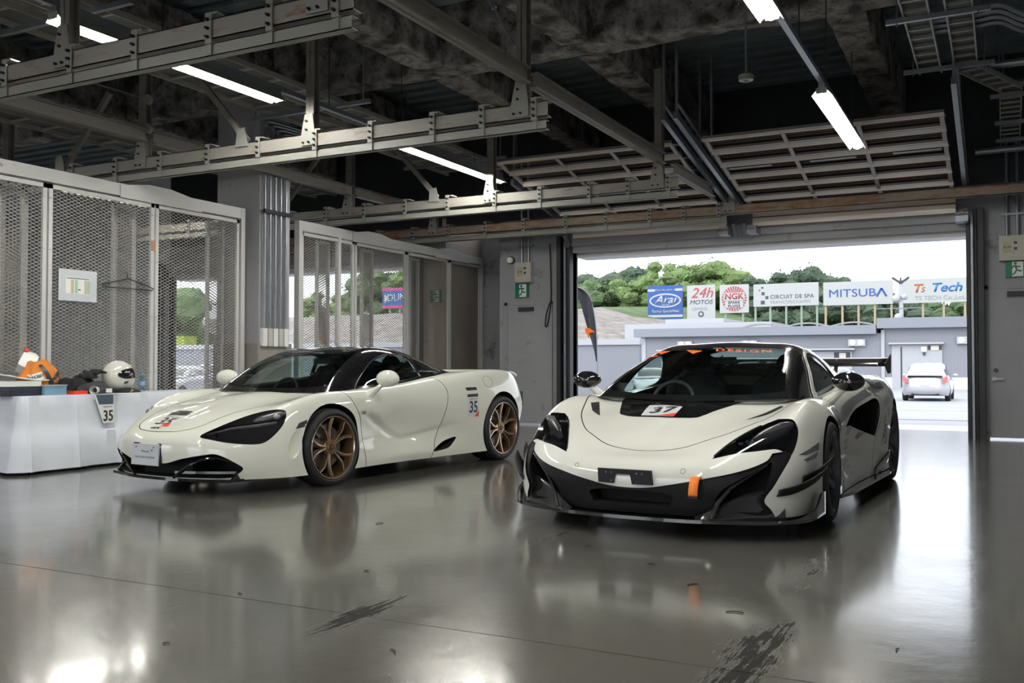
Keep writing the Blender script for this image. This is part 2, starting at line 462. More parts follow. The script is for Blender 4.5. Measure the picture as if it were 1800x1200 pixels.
def sheet(G, name, mat, parent, su=8, sv=8):
    """canopy: rows front to rear, columns from the left belt line to the centre; closed underneath"""
    S = surf(G, su, sv, mir_u=(False, False), mir_v1=True)
    nu, nv = S.shape[:2]; F = np.array([1, -1, 1.0]); V = np.concatenate([S, (S[:, ::-1] * F)[:, 1:]], 1); nw = V.shape[1]
    bm = bmesh.new(); A = [[bm.verts.new(V[i, j]) for j in range(nw)] for i in range(nu)]
    for i in range(nu - 1):
        for j in range(nw - 1): bm.faces.new([A[i][j], A[i + 1][j], A[i + 1][j + 1], A[i][j + 1]])
    bmesh.ops.recalc_face_normals(bm, faces=bm.faces[:])
    if sum(f.normal.z for f in bm.faces) < 0: bmesh.ops.reverse_faces(bm, faces=bm.faces[:])
    # give the shell a 14 mm thickness inwards
    bm.normal_update()
    ns = {v: v.normal.copy() for v in bm.verts}; inner = {v: bm.verts.new(v.co - ns[v] * 0.014) for v in list(bm.verts)}
    fs = list(bm.faces)
    for f in fs: bm.faces.new([inner[v] for v in reversed(f.verts)])
    for e in [e for e in bm.edges if len(e.link_faces) == 1 and e.verts[0] in inner and e.verts[1] in inner]:
        a, b = e.verts; bm.faces.new([a, b, inner[b], inner[a]])
    bmesh.ops.recalc_face_normals(bm, faces=bm.faces[:])
    me = bpy.data.meshes.new(name); bm.to_mesh(me); bm.free(); me.materials.append(mat); smoothme(me, 50)
    return link(name, me, None, parent)
def cutter(poly, axis, a0, a1, mat, rot=None):
    return MB().prism(poly, axis, a0, a1).build('cutter', mat)
def both(poly, axis, a0, a1, mat):
    """the same cutter for the left and the mirrored right side"""
    if axis == 'y': return [cutter(poly, 'y', a0, a1, mat), cutter(poly, 'y', -a1, -a0, mat)]
    if axis == 'x': return [cutter(poly, 'x', a0, a1, mat), cutter([(-u, v) for u, v in poly], 'x', a0, a1, mat)]
    return [cutter(poly, 'z', a0, a1, mat), cutter([(u, -v) for u, v in poly], 'z', a0, a1, mat)]
def arch_cutter(x, z, r, w0, w1, mat, ztop=0.0):
    out = []
    for s in (1, -1):
        b = MB(); b.lathe([(0.0001, w0 * s), (r, w0 * s), (r, w1 * s), (0.0001, w1 * s)], 64, 'y', (x, 0, z))
        # straight sides below the axle so the arch opens to the ground
        out.append(b.build('cutter', mat, weld=1e-5))
    return out

def tyre(rad, wid, rim):
    hw = wid / 2
    prof = [(rim, -0.012), (rim + 0.012, 0.0), (rim + 0.35 * (rad - rim), 0.006), (rad - 0.022, 0.002), (rad - 0.008, -0.010), (rad, -0.03)]
    for g in (0.25, 0.5, 0.75):
        y = -wid * g; prof += [(rad, y + 0.007), (rad - 0.008, y + 0.004), (rad - 0.008, y - 0.004), (rad, y - 0.007)]
    prof += [(rad, -wid + 0.03), (rad - 0.02, -wid + 0.004), (rim, -wid + 0.01)]
    b = MB(); b.lathe(prof, 72, 'y'); return b.mesh('tyre', M['rubber'], True, 40)
def y_wheel(rad, wid, rim, mat, lip):
    """ten-arm alloy: five V pairs splaying from the hub to the rim; outer face at y = 0"""
    b = MB()
    b.lathe([(rim + 0.002, -0.006), (rim + 0.004, -0.001), (rim - 0.010, -0.004), (rim - 0.014, -0.016), (rim - 0.022, -0.05), (rim - 0.03, -0.13), (rim - 0.03, -wid + 0.02), (rim, -wid + 0.01)], 72, 'y')
    b.mi = 1
    b.lathe([(rim + 0.004, -0.001), (rim + 0.001, 0.003), (rim - 0.007, 0.002), (rim - 0.010, -0.004)], 72, 'y')
    b.mi = 0
    b.lathe([(0.0001, -0.030), (0.034, -0.030), (0.036, -0.034), (0.066, -0.036), (0.074, -0.048), (0.074, -0.09), (0.0001, -0.09)], 40, 'y')
    for k in range(5):
        a0 = 2 * PI * k / 5 + R(90)
        for s in (-1, 1):
            path = [(0.058, 0.11), (0.10, 0.13), (0.15, 0.155), (0.19, 0.20), (rim - 0.008, 0.33)]
            n0 = len(path); top = []; 
            rows = []
            for i, (r, da) in enumerate(path):
                a = a0 + s * da; er = Vector((math.sin(a), 0, math.cos(a))); et = Vector((math.cos(a), 0, -math.sin(a)))
                f = i / (n0 - 1); y = -0.036 + 0.028 * f ** 1.2 - (0.0 if i < n0 - 1 else 0.004)
                w = 0.012 + 0.004 * f; d = 0.045 - 0.015 * f
                inner = -s
                c = er * r
                rows.append([c + et * (w * -s) + Vector((0, y - 0.012, 0)), c + et * (w * -s * .2) + Vector((0, y + 0.001, 0)), c + et * (w * s * .7) + Vector((0, y, 0)), c + et * (w * s * 1.1) + Vector((0, y - d, 0)), c + et * (w * -s) + Vector((0, y - d, 0))])
            vs = [[b.bm.verts.new(p) for p in row] for row in rows]
            for i in range(n0 - 1):
                for j in range(5):
                    b.mi = 1 if j == 1 else 0
                    b.face([vs[i][j], vs[i][(j + 1) % 5], vs[i + 1][(j + 1) % 5], vs[i + 1][j]])
            b.mi = 0; b.face(vs[0]); b.face(vs[-1][::-1])
        # web joining the two arms of the V near the hub
        er = lambda a, r, y: Vector((math.sin(a) * r, y, math.cos(a) * r))
        b.face([b.bm.verts.new(er(a0 - 0.12, 0.055, -0.045)), b.bm.verts.new(er(a0 + 0.12, 0.055, -0.045)), b.bm.verts.new(er(a0 + 0.13, 0.12, -0.05)), b.bm.verts.new(er(a0 - 0.13, 0.12, -0.05))])
        b.lathe([(0.0001, -0.031), (0.009, -0.031), (0.009, -0.05)], 10, 'y', (math.sin(a0 + PI / 5) * 0.052, 0, math.cos(a0 + PI / 5) * 0.052))
    return b.mesh('alloy_wheel', [mat, lip], True, 30)
def six_wheel(rad, wid, rim, mat, lip):
    """six broad straight spokes"""
    b = MB()
    b.lathe([(rim + 0.004, -0.001), (rim - 0.006, 0.002), (rim - 0.014, -0.012), (rim - 0.022, -0.035), (rim - 0.026, -0.06), (rim - 0.03, -0.13), (rim - 0.03, -wid + 0.02), (rim, -wid + 0.01)], 72, 'y')
    b.lathe([(0.0001, -0.045), (0.03, -0.045), (0.034, -0.05), (0.07, -0.052), (0.08, -0.062), (0.08, -0.11), (0.0001, -0.11)], 40, 'y')
    for k in range(6):
        a = 2 * PI * k / 6; er = Vector((math.sin(a), 0, math.cos(a))); et = Vector((math.cos(a), 0, -math.sin(a)))
        rows = []
        for r, w, y in ((0.05, 0.026, -0.055), (0.11, 0.022, -0.052), (0.17, 0.023, -0.042), (rim - 0.03, 0.028, -0.028), (rim - 0.012, 0.036, -0.022)):
            c = er * r
            rows.append([c + et * -w + Vector((0, y - 0.008, 0)), c + et * (-w + 0.006) + Vector((0, y, 0)), c + et * (w - 0.006) + Vector((0, y, 0)), c + et * w + Vector((0, y - 0.008, 0)), c + et * w * .8 + Vector((0, y - 0.04, 0)), c - et * w * .8 + Vector((0, y - 0.04, 0))])
        vs = [[b.bm.verts.new(p) for p in row] for row in rows]
        for i in range(4):
            for j in range(6): b.face([vs[i][j], vs[i][(j + 1) % 6], vs[i + 1][(j + 1) % 6], vs[i + 1][j]])
        b.face(vs[0]); b.face(vs[-1][::-1])
        a += PI / 6
        b.lathe([(0.0001, -0.05), (0.010, -0.05), (0.010, -0.07)], 10, 'y', (math.sin(a) * 0.055, 0, math.cos(a) * 0.055))
    return b.mesh('alloy_wheel', [mat, lip], True, 30)
def disc_mesh():
    b = MB(); b.lathe([(0.07, -0.10), (0.185, -0.10), (0.187, -0.105), (0.187, -0.13), (0.07, -0.13)], 56, 'y', closed=True)
    b.lathe([(0.0001, -0.085), (0.075, -0.085), (0.08, -0.10), (0.08, -0.13), (0.0001, -0.13)], 32, 'y')
    return b.mesh('brake_disc', M['steel'], True, 30)
def caliper_mesh(a0=-0.15, a1=0.9):
    b = MB(); b.lathe([(0.125, -0.075), (0.195, -0.072), (0.205, -0.085), (0.205, -0.15), (0.125, -0.15)], 10, 'y', closed=True, ang0=a0, ang1=a1)
    return b.mesh('brake_caliper', M['grey_caliper'], True, 30)
def cap_mesh():
    b = MB(); b.lathe([(0.0001, -0.024), (0.022, -0.024), (0.027, -0.028), (0.027, -0.04)], 28, 'y')
    return b.mesh('centre_cap', M['ink'], True, 30)
def put_wheels(car, spec, six=False):
    """spec: (x, y_outer, radius, width, rim radius) for front and rear; four children named wheel"""
    for k, (x, yo, rad, wid, rim, steer) in enumerate(spec):
        wm = (six_wheel if six else y_wheel)(rad, wid, rim, M['dark_wheel' if six else 'bronze'], M['dark_wheel' if six else 'wheel_lip'])
        tm = tyre(rad, wid, rim); dm = disc_mesh(); cm = caliper_mesh(); pm = cap_mesh()
        for s in (1, -1):
            w = link('wheel', wm, None, car, (x, yo * s, rad - 0.002), (0, 0, steer + (0 if s > 0 else PI)))
            for nm, me in (('tyre', tm), ('brake_disc', dm), ('brake_caliper', cm), ('centre_cap', pm)):
                link(nm, me, None, w)
            if s > 0 and not six:
                bdg = MB().prism([(-.008, -.010), (.010, .012), (.0, .010), (-.012, .004)], 'y', -.024, -.022).build('cap_emblem', M['red'], w)
def seat(parent, x, y, z, mat, mat2):
    b = MB()
    def sec(u, v):  # bucket seat shell: u up the back then along the cushion
        if u < 0.6:
            t = u / 0.6; px = x - 0.30 + 0.20 * (1 - t); pz = z + 0.72 * (1 - t) + 0.10 * t
            px = x - 0.42 + 0.22 * t; w = 0.20 + 0.07 * math.sin(PI * min(1, t * 1.2))
            if t < 0.2: w = 0.13 + 0.3 * t
        else:
            t = (u - 0.6) / 0.4; px = x - 0.20 + 0.45 * t; pz = z + 0.10 + 0.06 * t; w = 0.25
        s = (v - 0.5) * 2; wing = 0.09 * abs(s) ** 3
        return Vector((px + (wing if u < 0.6 else 0), y + s * w, pz + (wing if u >= 0.6 else 0)))
    b.grid(sec, 16, 10)
    o = b.build('seat', mat, parent, smooth=True)
    so = o.modifiers.new('s', 'SOLIDIFY'); so.thickness = 0.06
    MB().sphere((x - 0.45, y, z + 0.74), 0.1, 14, 8, (0.5, 1.15, 0.9)).build('headrest', mat2, o, smooth=True)
    return o
def steering(parent, c, mat):
    b = MB(); pts = [(0.165 * math.cos(2 * PI * k / 28) * (1 if math.sin(2 * PI * k / 28) > -0.75 else 1), 0.165 * max(-0.82, math.sin(2 * PI * k / 28))) for k in range(28)]
    tilt = R(25)
    P = lambda u, v: Vector(c) + Vector((v * math.sin(tilt) * -1, u, v * math.cos(tilt)))
    b.tube([P(u, v) for u, v in pts], 0.016, 8, closed=True)
    for a in (0, PI, -PI / 2): b.bar(P(0, 0), P(0.15 * math.cos(a), 0.14 * math.sin(a)), 0.03, 0.015)
    b.sphere(c, 0.05, 12, 8, (0.6, 1, 0.9)); b.bar(P(0, 0), Vector(c) + Vector((0.25, 0, -0.08)), 0.06, 0.06)
    return b.build('steering_wheel', mat, parent, smooth=True)
# ------------------------------------------------------------------ the pearl white coupe with bronze wheels
t720 = 0.085
car7 = empty('sports_car', (-6.028, 6.597, 0), math.atan2(-math.cos(t720), -math.sin(t720)))
tag(car7, 'pearl white low coupe with bronze wheels and number 35 on bonnet and flank', 'car')
G7 = [
 # front centre, then round the left side to the rear centre; each row runs from the lower edge up and in to the centre line
 [(1.05,0,.12),(1.09,0,.20),(1.12,0,.32),(1.115,0,.41),(1.07,0,.475),(.99,0,.515),(.90,0,.548),(.78,0,.592),(.66,0,.632)],
 [(1.03,.28,.12),(1.07,.28,.20),(1.10,.28,.32),(1.095,.28,.41),(1.05,.27,.475),(.96,.25,.525),(.86,.21,.57),(.71,.13,.625),(.52,0,.675)],
 [(.94,.55,.12),(.98,.55,.20),(1.00,.56,.32),(.985,.56,.41),(.935,.535,.49),(.85,.49,.555),(.74,.41,.608),(.57,.24,.665),(.36,0,.715)],
 [(.76,.77,.12),(.79,.785,.20),(.80,.79,.32),(.775,.785,.42),(.715,.75,.535),(.63,.69,.62),(.52,.58,.66),(.37,.35,.695),(.20,0,.748)],
 [(.46,.93,.12),(.47,.935,.20),(.47,.935,.34),(.45,.92,.48),(.42,.885,.61),(.365,.815,.715),(.28,.67,.715),(.16,.40,.725),(.05,0,.772)],
 [(.18,.95,.12),(.18,.955,.20),(.18,.955,.35),(.17,.955,.50),(.15,.925,.66),(.12,.835,.775),(.08,.69,.755),(.0,.43,.752),(-.09,0,.785)],
 [(-.20,.94,.12),(-.20,.945,.20),(-.20,.945,.35),(-.20,.95,.50),(-.20,.945,.67),(-.20,.85,.795),(-.20,.72,.785),(-.20,.45,.785),(-.22,0,.79)],
 [(-.55,.915,.12),(-.55,.92,.20),(-.55,.885,.35),(-.55,.885,.50),(-.55,.93,.67),(-.55,.86,.79),(-.55,.75,.815),(-.55,.45,.82),(-.55,0,.82)],
 [(-1.0,.905,.12),(-1.0,.91,.20),(-1.0,.845,.33),(-1.0,.86,.50),(-1.0,.915,.69),(-1.0,.855,.815),(-1.0,.755,.84),(-1.0,.45,.85),(-1.0,0,.85)],
 [(-1.5,.915,.12),(-1.5,.92,.20),(-1.5,.885,.33),(-1.5,.915,.50),(-1.5,.945,.70),(-1.5,.865,.85),(-1.5,.745,.895),(-1.5,.45,.91),(-1.5,0,.915)],
 [(-2.0,.935,.12),(-2.0,.94,.20),(-2.0,.945,.34),(-2.0,.965,.50),(-2.0,.965,.72),(-2.0,.87,.91),(-2.0,.71,.945),(-2.0,.45,.95),(-2.0,0,.96)],
 [(-2.4,.955,.12),(-2.4,.955,.20),(-2.4,.96,.35),(-2.4,.972,.52),(-2.4,.968,.74),(-2.4,.86,.955),(-2.4,.70,.965),(-2.4,.45,.945),(-2.4,0,.94)],
 [(-2.75,.945,.13),(-2.75,.95,.22),(-2.75,.955,.37),(-2.75,.965,.53),(-2.75,.955,.75),(-2.74,.85,.965),(-2.72,.70,.965),(-2.70,.45,.945),(-2.68,0,.94)],
 [(-3.02,.88,.18),(-3.06,.89,.27),(-3.10,.90,.40),(-3.12,.91,.55),(-3.10,.89,.74),(-3.06,.80,.945),(-3.02,.67,.955),(-2.97,.43,.945),(-2.92,0,.94)],
 [(-3.18,.72,.20),(-3.22,.73,.28),(-3.28,.74,.42),(-3.31,.76,.58),(-3.28,.74,.76),(-3.24,.66,.925),(-3.19,.57,.945),(-3.12,.36,.945),(-3.05,0,.945)],
 [(-3.25,.40,.20),(-3.28,.40,.28),(-3.36,.40,.42),(-3.39,.40,.60),(-3.37,.40,.78),(-3.33,.37,.915),(-3.27,.32,.94),(-3.20,.20,.945),(-3.14,0,.95)],
 [(-3.27,0,.20),(-3.30,0,.28),(-3.38,0,.42),(-3.41,0,.60),(-3.40,0,.79),(-3.36,0,.91),(-3.31,0,.935),(-3.26,0,.943),(-3.22,0,.95)],
]
C7 = [
 [(-.30,.765,.790),(-.25,.738,.792),(-.19,.70,.787),(-.13,.40,.780),(-.09,0,.772)],
 [(-.50,.767,.795),(-.48,.717,.890),(-.43,.645,.960),(-.35,.37,.955),(-.31,0,.950)],
 [(-.80,.767,.812),(-.78,.705,.97),(-.74,.585,1.108),(-.62,.34,1.095),(-.56,0,1.088)],
 [(-1.12,.765,.838),(-1.10,.69,1.02),(-1.06,.565,1.165),(-.96,.32,1.192),(-.91,0,1.198)],
 [(-1.5,.75,.885),(-1.5,.675,1.03),(-1.5,.565,1.115),(-1.5,.32,1.195),(-1.5,0,1.212)],
 [(-1.85,.715,.935),(-1.85,.64,1.00),(-1.87,.52,1.045),(-1.9,.30,1.115),(-1.9,0,1.135)],
 [(-2.15,.63,.945),(-2.17,.55,.965),(-2.2,.45,.985),(-2.25,.26,1.03),(-2.25,0,1.045)],
 [(-2.40,.54,.935),(-2.42,.46,.94),(-2.45,.36,.945),(-2.5,.20,.96),(-2.5,0,.965)],
]
body7 = pebble(G7, "body", M["paint720"], None, 12, 12)
# door channel: the skin steps in above a falling crease line on each flank
def crease7(me):
    L = [(-.38, .615), (-.59, .52), (-.75, .445), (-.89, .375), (-1.0, .325), (-1.17, .335), (-1.42, .37), (-1.75, .43)]
    for v in me.vertices:
        x, y, z = v.co
        if -1.9 < x < -.36 and abs(y) > .7 and z < .8:
            zc = np.interp(-x, [-p[0] for p in L], [p[1] for p in L]); d = z - zc
            a = min(1, max(0, (-x - .36) / .15)) * min(1, max(0, (1.9 + x) / .7))
            if d > 0: k = -.024 * min(1, d / .05) * max(0, 1 - d / .34)
            else: k = .016 * min(1, -d / .05) * max(0, 1 + d / .22)
            v.co.y += math.copysign(k * a, y)
crease7(body7.data)
skin7 = Drape([body7])
V = M['void']; GB = M['gloss_black']; cuts = []
cuts += arch_cutter(0.0, .335, .365, .60, 1.1, V) + arch_cutter(-2.67, .355, .388, .60, 1.1, V)
cuts.append(cutter([(-.19,.0),(-.23,.36),(-.36,.61),(-.9,.70),(-1.5,.69),(-1.85,.62),(-2.1,.45),(-2.1,-.45),(-1.85,-.62),(-1.5,-.69),(-.9,-.70),(-.36,-.61),(-.23,-.36)], 'z', .36, 1.2, M['cabin']))
mouth = [(-.762,.208),(-.745,.241),(-.677,.297),(-.606,.328),(-.52,.319),(-.353,.288),(-.18,.245),(0,.238),(.18,.245),(.353,.288),(.52,.319),(.606,.328),(.677,.297),(.745,.241),(.762,.208),(.732,.172),(.669,.136),(.523,.132,'c'),(-.523,.132,'c'),(-.669,.136),(-.732,.172)]
cuts.append(cutter(crom(mouth, 4), 'x', .62, 1.4, V))
def diag(poly_xyz, s0, s1, mat, side=1):
    """prism along the diagonal front-side direction; poly given as surface points"""
    e = Vector((1, side, 0)).normalized(); b = MB()
    pts = crom([tuple(p) for p in poly_xyz], 4)
    A, B = [], []
    for x, y, z in pts:
        p = Vector((x, y * side, z)); s = p.dot(e)
        A.append(b.bm.verts.new(p + e * (s0 - s))); B.append(b.bm.verts.new(p + e * (s1 - s)))
    b.face(A[::-1]); b.face(B); n = len(A)
    for i in range(n): b.face([A[i], A[(i + 1) % n], B[(i + 1) % n], B[i]])
    return b.build('cutter', mat)
eye7 = [(.985,.45,.463),(.88,.515,.526),(.679,.617,.609),(.544,.715,.653),(.475,.80,.664),(.45,.853,.642),(.51,.885,.549),(.606,.88,.463),(.692,.855,.408),(.769,.80,.398),(.888,.69,.411),(.96,.56,.436)]
for s in (1, -1): cuts.append(diag(eye7, .86, 1.5, GB, s))
# side scoop behind the front wheel arch of each sill
sc = crom([(-1.83,.30),(-1.70,.285),(-1.58,.25),(-1.46,.185),(-1.56,.182),(-1.70,.20),(-1.78,.245)], 4)
cuts += both(sc, 'y', .80, 1.1, V)
# concave duct ahead of the front wheel, in body colour
for s in (1, -1):
    c = MB().sphere((0, 0, 0), 1, 24, 16, (.075, .05, .165)); m = Matrix.Translation((.425, .965 * s, .39)) @ Matrix.Rotation(R(-24), 4, 'Y') @ Matrix.Rotation(R(14 * -s), 4, 'Z')
    cuts.append(c.transform(m).build('cutter', M['paint720']))
boolean(body7, cuts); kill(cuts)
# bonnet lid and doors are separate panels with a real shut gap
lid = [(1.052,0),(1.03,.20),(.98,.31),(.91,.38),(.82,.415),(.66,.455),(.4,.53),(.1,.59),(-.12,.60),(-.2,.5,'c'),(-.2,-.5,'c'),(-.12,-.60),(.1,-.59),(.4,-.53),(.66,-.455),(.82,-.415),(.91,-.38),(.98,-.31),(1.03,-.20)]
def grow(poly, d):
    n = len(poly); out = []; ar = sum(poly[i][0] * poly[(i + 1) % n][1] - poly[(i + 1) % n][0] * poly[i][1] for i in range(n))
    for i in range(n):
        a, c = np.array(poly[i - 1]), np.array(poly[(i + 1) % n]); t = c - a; t = t / (np.linalg.norm(t) + 1e-9)
        nn = np.array([t[1], -t[0]]) * (1 if ar > 0 else -1); out.append(tuple(np.array(poly[i]) + nn * d))
    return out
lid = crom(lid, 5)
door = crom([(-.16,.95,'c'),(-.16,.83),(-.24,.765),(-.295,.66),(-.37,.55),(-.42,.40),(-.47,.05,'c'),(-1.40,.05,'c'),(-1.50,.262),(-1.55,.36),(-1.59,.47),(-1.655,.70),(-1.66,.80),(-1.62,.88),(-1.5,.97,'c')], 4)
def panel(body, name, poly, axis, a0, a1, gap=.0035):
    p = dupobj(body, name); k1 = cutter(grow(poly, -gap), axis, a0, a1, M['void']); k2 = cutter(grow(poly, gap), axis, a0 - .001, a1, M['void'])
    boolean(p, k1, 'INTERSECT'); boolean(body, k2); kill(k1, k2); smoothme(p.data, 35); return p
bonnet7 = panel(body7, 'bonnet', lid, 'z', .44, 1.2)
dr = [panel(body7, 'door', door, 'y', .72, 1.2), panel(body7, 'door', door, 'y', -1.2, -.72) if False else None]
k1 = cutter(grow(door, -.0035), 'y', -1.2, -.72, V); k2 = cutter(grow(door, .0035), 'y', -1.2, -.719, V)
d2 = dupobj(body7, 'door'); boolean(d2, k1, 'INTERSECT'); boolean(body7, k2); kill(k1, k2); dr[1] = d2
smoothme(body7.data, 35)
# canopy: black glass roof and pillars with real window openings
can7 = sheet(C7, "canopy", M["gloss_black"], None)
skinc7 = Drape([can7])
sidew = crom([(-.52,.83,'c'),(-.60,.905),(-.72,.99),(-.86,1.063),(-1.02,1.108),(-1.2,1.122),(-1.42,1.105),(-1.455,.915,'c'),(-1.1,.868)], 5)
quart = crom([(-1.50,.922,'c'),(-1.475,1.088,'c'),(-1.62,1.05),(-1.80,.985),(-1.88,.952,'c')], 5)
wsc = crom([(-.14,0),(-.18,.38),(-.225,.59),(-.26,.65,'c'),(-.49,.59),(-.80,.515,'c'),(-.765,.25),(-.74,0),(-.765,-.25),(-.80,-.515,'c'),(-.49,-.59),(-.26,-.65,'c'),(-.225,-.59),(-.18,-.38)], 5)
rearw = crom([(-1.72,.0),(-1.74,.36,'c'),(-2.12,.30,'c'),(-2.16,0),(-2.12,-.30,'c'),(-1.74,-.36,'c')], 3)
wins = []
for nm, poly, ax, a0, a1 in (('windscreen', wsc, 'z', .70, 1.5), ('rear_window', rearw, 'z', .9, 1.5), ('side_window', sidew, 'y', .35, 1.2), ('side_window', sidew, 'y', -1.2, -.35), ('quarter_window', quart, 'y', .35, 1.2), ('quarter_window', quart, 'y', -1.2, -.35)):
    k = cutter(poly, ax, a0, a1, M['gloss_black']); g = dupobj(can7, nm); boolean(g, k, 'INTERSECT'); kill(k)
    # keep one skin only: the pane is a thin film at the outer face
    bm = bmesh.new(); bm.from_mesh(g.data); bm.normal_update(); bad = []
    for f in bm.faces:
        h = skinc7.t.find_nearest(f.calc_center_median()); c = f.calc_center_median()
        out = c.y * f.normal.y + (c.x + 1.2) * f.normal.x * .6 + (c.z - .7) * f.normal.z
        if out < 0 or f.calc_area() < 1e-7: bad.append(f)
    bmesh.ops.delete(bm, geom=bad, context='FACES')
    # drop the cut rims, which stand square to the skin
    bad = [f for f in bm.faces if min(len(e.link_faces) for e in f.edges) == 1 and skinc7.t.find_nearest(f.calc_center_median())[1].dot(f.normal) < .6]
    bmesh.ops.delete(bm, geom=bad, context='FACES')
    bm.to_mesh(g.data); bm.free(); g.data.materials.clear(); g.data.materials.append(M['glass'] if nm == 'windscreen' else M['glass_side']); smoothme(g.data, 60)
    wins.append((g, cutter(poly, ax, a0, a1, M['gloss_black'])))
boolean(can7, [k for g, k in wins]); kill([k for g, k in wins]); smoothme(can7.data, 35)
for o in [body7, bonnet7, can7] + dr + [g for g, k in wins]: o.parent = car7
SK = Drape([body7, bonnet7] + dr)
# bright trim round the side glass
for s in (1, -1):
    pts = []
    for x, z in crom([(-.47,.80),(-.56,.885),(-.70,.985),(-.85,1.068),(-1.02,1.118),(-1.2,1.134),(-1.45,1.115),(-1.65,1.055),(-1.9,.965)], 5, False):
        h = skinc7.hit((x, 1.3 * s, z), (0, -s, 0)); 
        if h: pts.append(h[0] + h[1] * .002)
    MB().tube(pts, .0045, 6).build('window_trim', M['chrome'], car7, smooth=True)
    a = skinc7.hit((-1.475, 1.3 * s, .915), (0, -s, 0))[0]; b = skinc7.hit((-1.445, 1.3 * s, 1.105), (0, -s, 0))[0]
    MB().bar(a, b, .008, .022).build('door_pillar_trim', M['chrome'], car7)
put_wheels(car7, [(0, .962, .330, .245, .266, 0.0), (-2.67, .965, .348, .305, .278, 0)])
# lamps inside the eye sockets
for s in (1, -1):
    e = Vector((1, s, 0)).normalized(); tdir = Vector((-1, s, 0)).normalized()
    L1 = MB(); c = Vector((.52, .75 * s, .60))
    L1.sphere((0, 0, 0), 1, 20, 12, (.15, .05, .035)); 
    mm = Matrix.Translation(c) @ Matrix.Rotation(math.atan2(tdir.y, tdir.x), 4, 'Z') @ Matrix.Rotation(R(-14), 4, 'Y')
    hl = L1.transform(mm).build('headlight', M['lamp_inner'], car7, smooth=True)
    MB().sphere((0, 0, 0), 1, 16, 10, (.035, .03, .026)).transform(Matrix.Translation(Vector((.50, .80 * s, .606)) + e * .015)).build('lamp_bulb', M['led'], hl, smooth=True)
    MB().tube([Vector((.93, .47 * s, .475)), Vector((.80, .60 * s, .515)), Vector((.64, .735 * s, .535)), Vector((.53, .83 * s, .56))], .012, 8, rs=[.006, .013, .016, .012]).build('running_light', M['lamp_inner'], hl, smooth=True)
# front splitter, intake frames and grille
sp = crom([(1.075,0),(1.06,.28),(1.01,.47),(.975,.60),(.945,.705,'c'),(.80,.745,'c'),(.60,.74,'c'),(.60,-.74,'c'),(.80,-.745,'c'),(.945,-.705,'c'),(.975,-.60),(1.01,-.47),(1.06,-.28)], 4)
b = MB().prism(sp, 'z', .104, .128)
b.build('front_splitter', M['gloss_black'], car7)
for s in (1, -1):
    MB().tube([(1.07,.24*s,.13),(1.06,.30*s,.175),(1.045,.38*s,.235),(1.0,.50*s,.285),(.94,.61*s,.296),(.87,.69*s,.262),(.83,.735*s,.21)], .012, 8, rs=[.010,.012,.013,.013,.012,.010,.006]).build('intake_frame', M['gloss_black'], car7, smooth=True)
    MB().prism([(.925,.104),(.80,.104),(.82,.20)], 'y', .705*s, .725*s).build('splitter_fin', M['gloss_black'], car7)
    MB().prism([(1.065,.25*s),(1.0,.42*s),(.90,.60*s),(.82,.70*s),(.80,.66*s),(.92,.46*s),(1.0,.30*s)], 'z', .165, .185).build('intake_blade', M['gloss_black'], car7)
MB().prism([(.93,-.30),(.93,.30),(.9,.30),(.9,-.30)], 'z', .14, .27).build('centre_grille', M['void'], car7)
# number plate blank with event lettering
plt = MB(); plt.box((0, 0, 0), (.012, .335, .168)); plm = Matrix.Translation((1.128, -.03, .306)) @ Matrix.Rotation(R(-4), 4, 'Y')
plate = plt.transform(plm).build('number_plate', M['plate_white'], car7)
MB().box((0,0,0), (.01,.345,.18)).transform(Matrix.Translation((1.118, -.022, .310)) @ Matrix.Rotation(R(-4), 4, 'Y')).build('plate_holder', M['satin_black'], car7)
pf = Vector((1.1355, -.03, .306))
place_text('plate_lettering', 'TRACK DAY IN SUZUKA', .024, M['ink'], pf + Vector((0,0,-.022)), (0,1,0), (0.07,0,1), plate, .001, sx=.95)
place_text('plate_lettering', '2023', .024, M['ink'], pf + Vector((-.002,0,-.052)), (0,1,0), (0.07,0,1), plate, .001)
place_text('plate_lettering', 'McLaren', .022, M['ink'], pf + Vector((.003,.01,.028)), (0,1,0), (0.07,0,1), plate, .001, sx=1.2)
MB().prism([(.055,.335),(.075,.352),(.062,.352),(.05,.342)], 'x', 1.1385, 1.1395).build('plate_emblem', M['ink'], plate)
for yy in (-.135, .08): MB().sphere((1.139, yy, .368), .006, 8, 6).build('plate_screw', M['steel'], plate)
# stickers: top view for the bonnet, side view for the flank
D = lambda nm, poly, ax, st, m, **k: SK.film(nm, poly, ax, st, m, car7, **k)
D('bonnet_stripe', [(.69,-.25),(.655,-.035),(.745,-.005),(.785,-.20)], 'z', 1.5, M['mirror_smoke'])
D('bonnet_stripe', [(.984,-.141),(.981,-.027),(1.008,-.021),(1.010,-.131)], 'z', 1.5, M['mirror_smoke'])
D('number_corner', [(.90,-.01),(.965,.035),(.965,-.07)], 'z', 1.5, M['red'], off=.002)
tm = text_polys('35', .175, bold=True, sx=.95)
D('race_number', None, 'z', 1.5, M['ink'], mesh=tm, mapf=lambda a, b_: (.885 - b_ * .9 - a * .05, -.10 + a * 1.0), off=.003)
tm = text_polys('McLaren Kobe', .03)
D('sponsor_lettering', None, 'z', 1.5, M['ink'], mesh=tm, mapf=lambda a, b_: (.80 - b_, -.11 + a), off=.002)
D('flank_panel', [(-1.982,.693),(-2.168,.690),(-2.177,.494),(-1.981,.510)], 'y', 1.5, M['white_vinyl'])
D('flank_stripe', [(-1.968,.797),(-2.155,.798),(-2.168,.768),(-1.985,.765)], 'y', 1.5, M['mirror_smoke'])
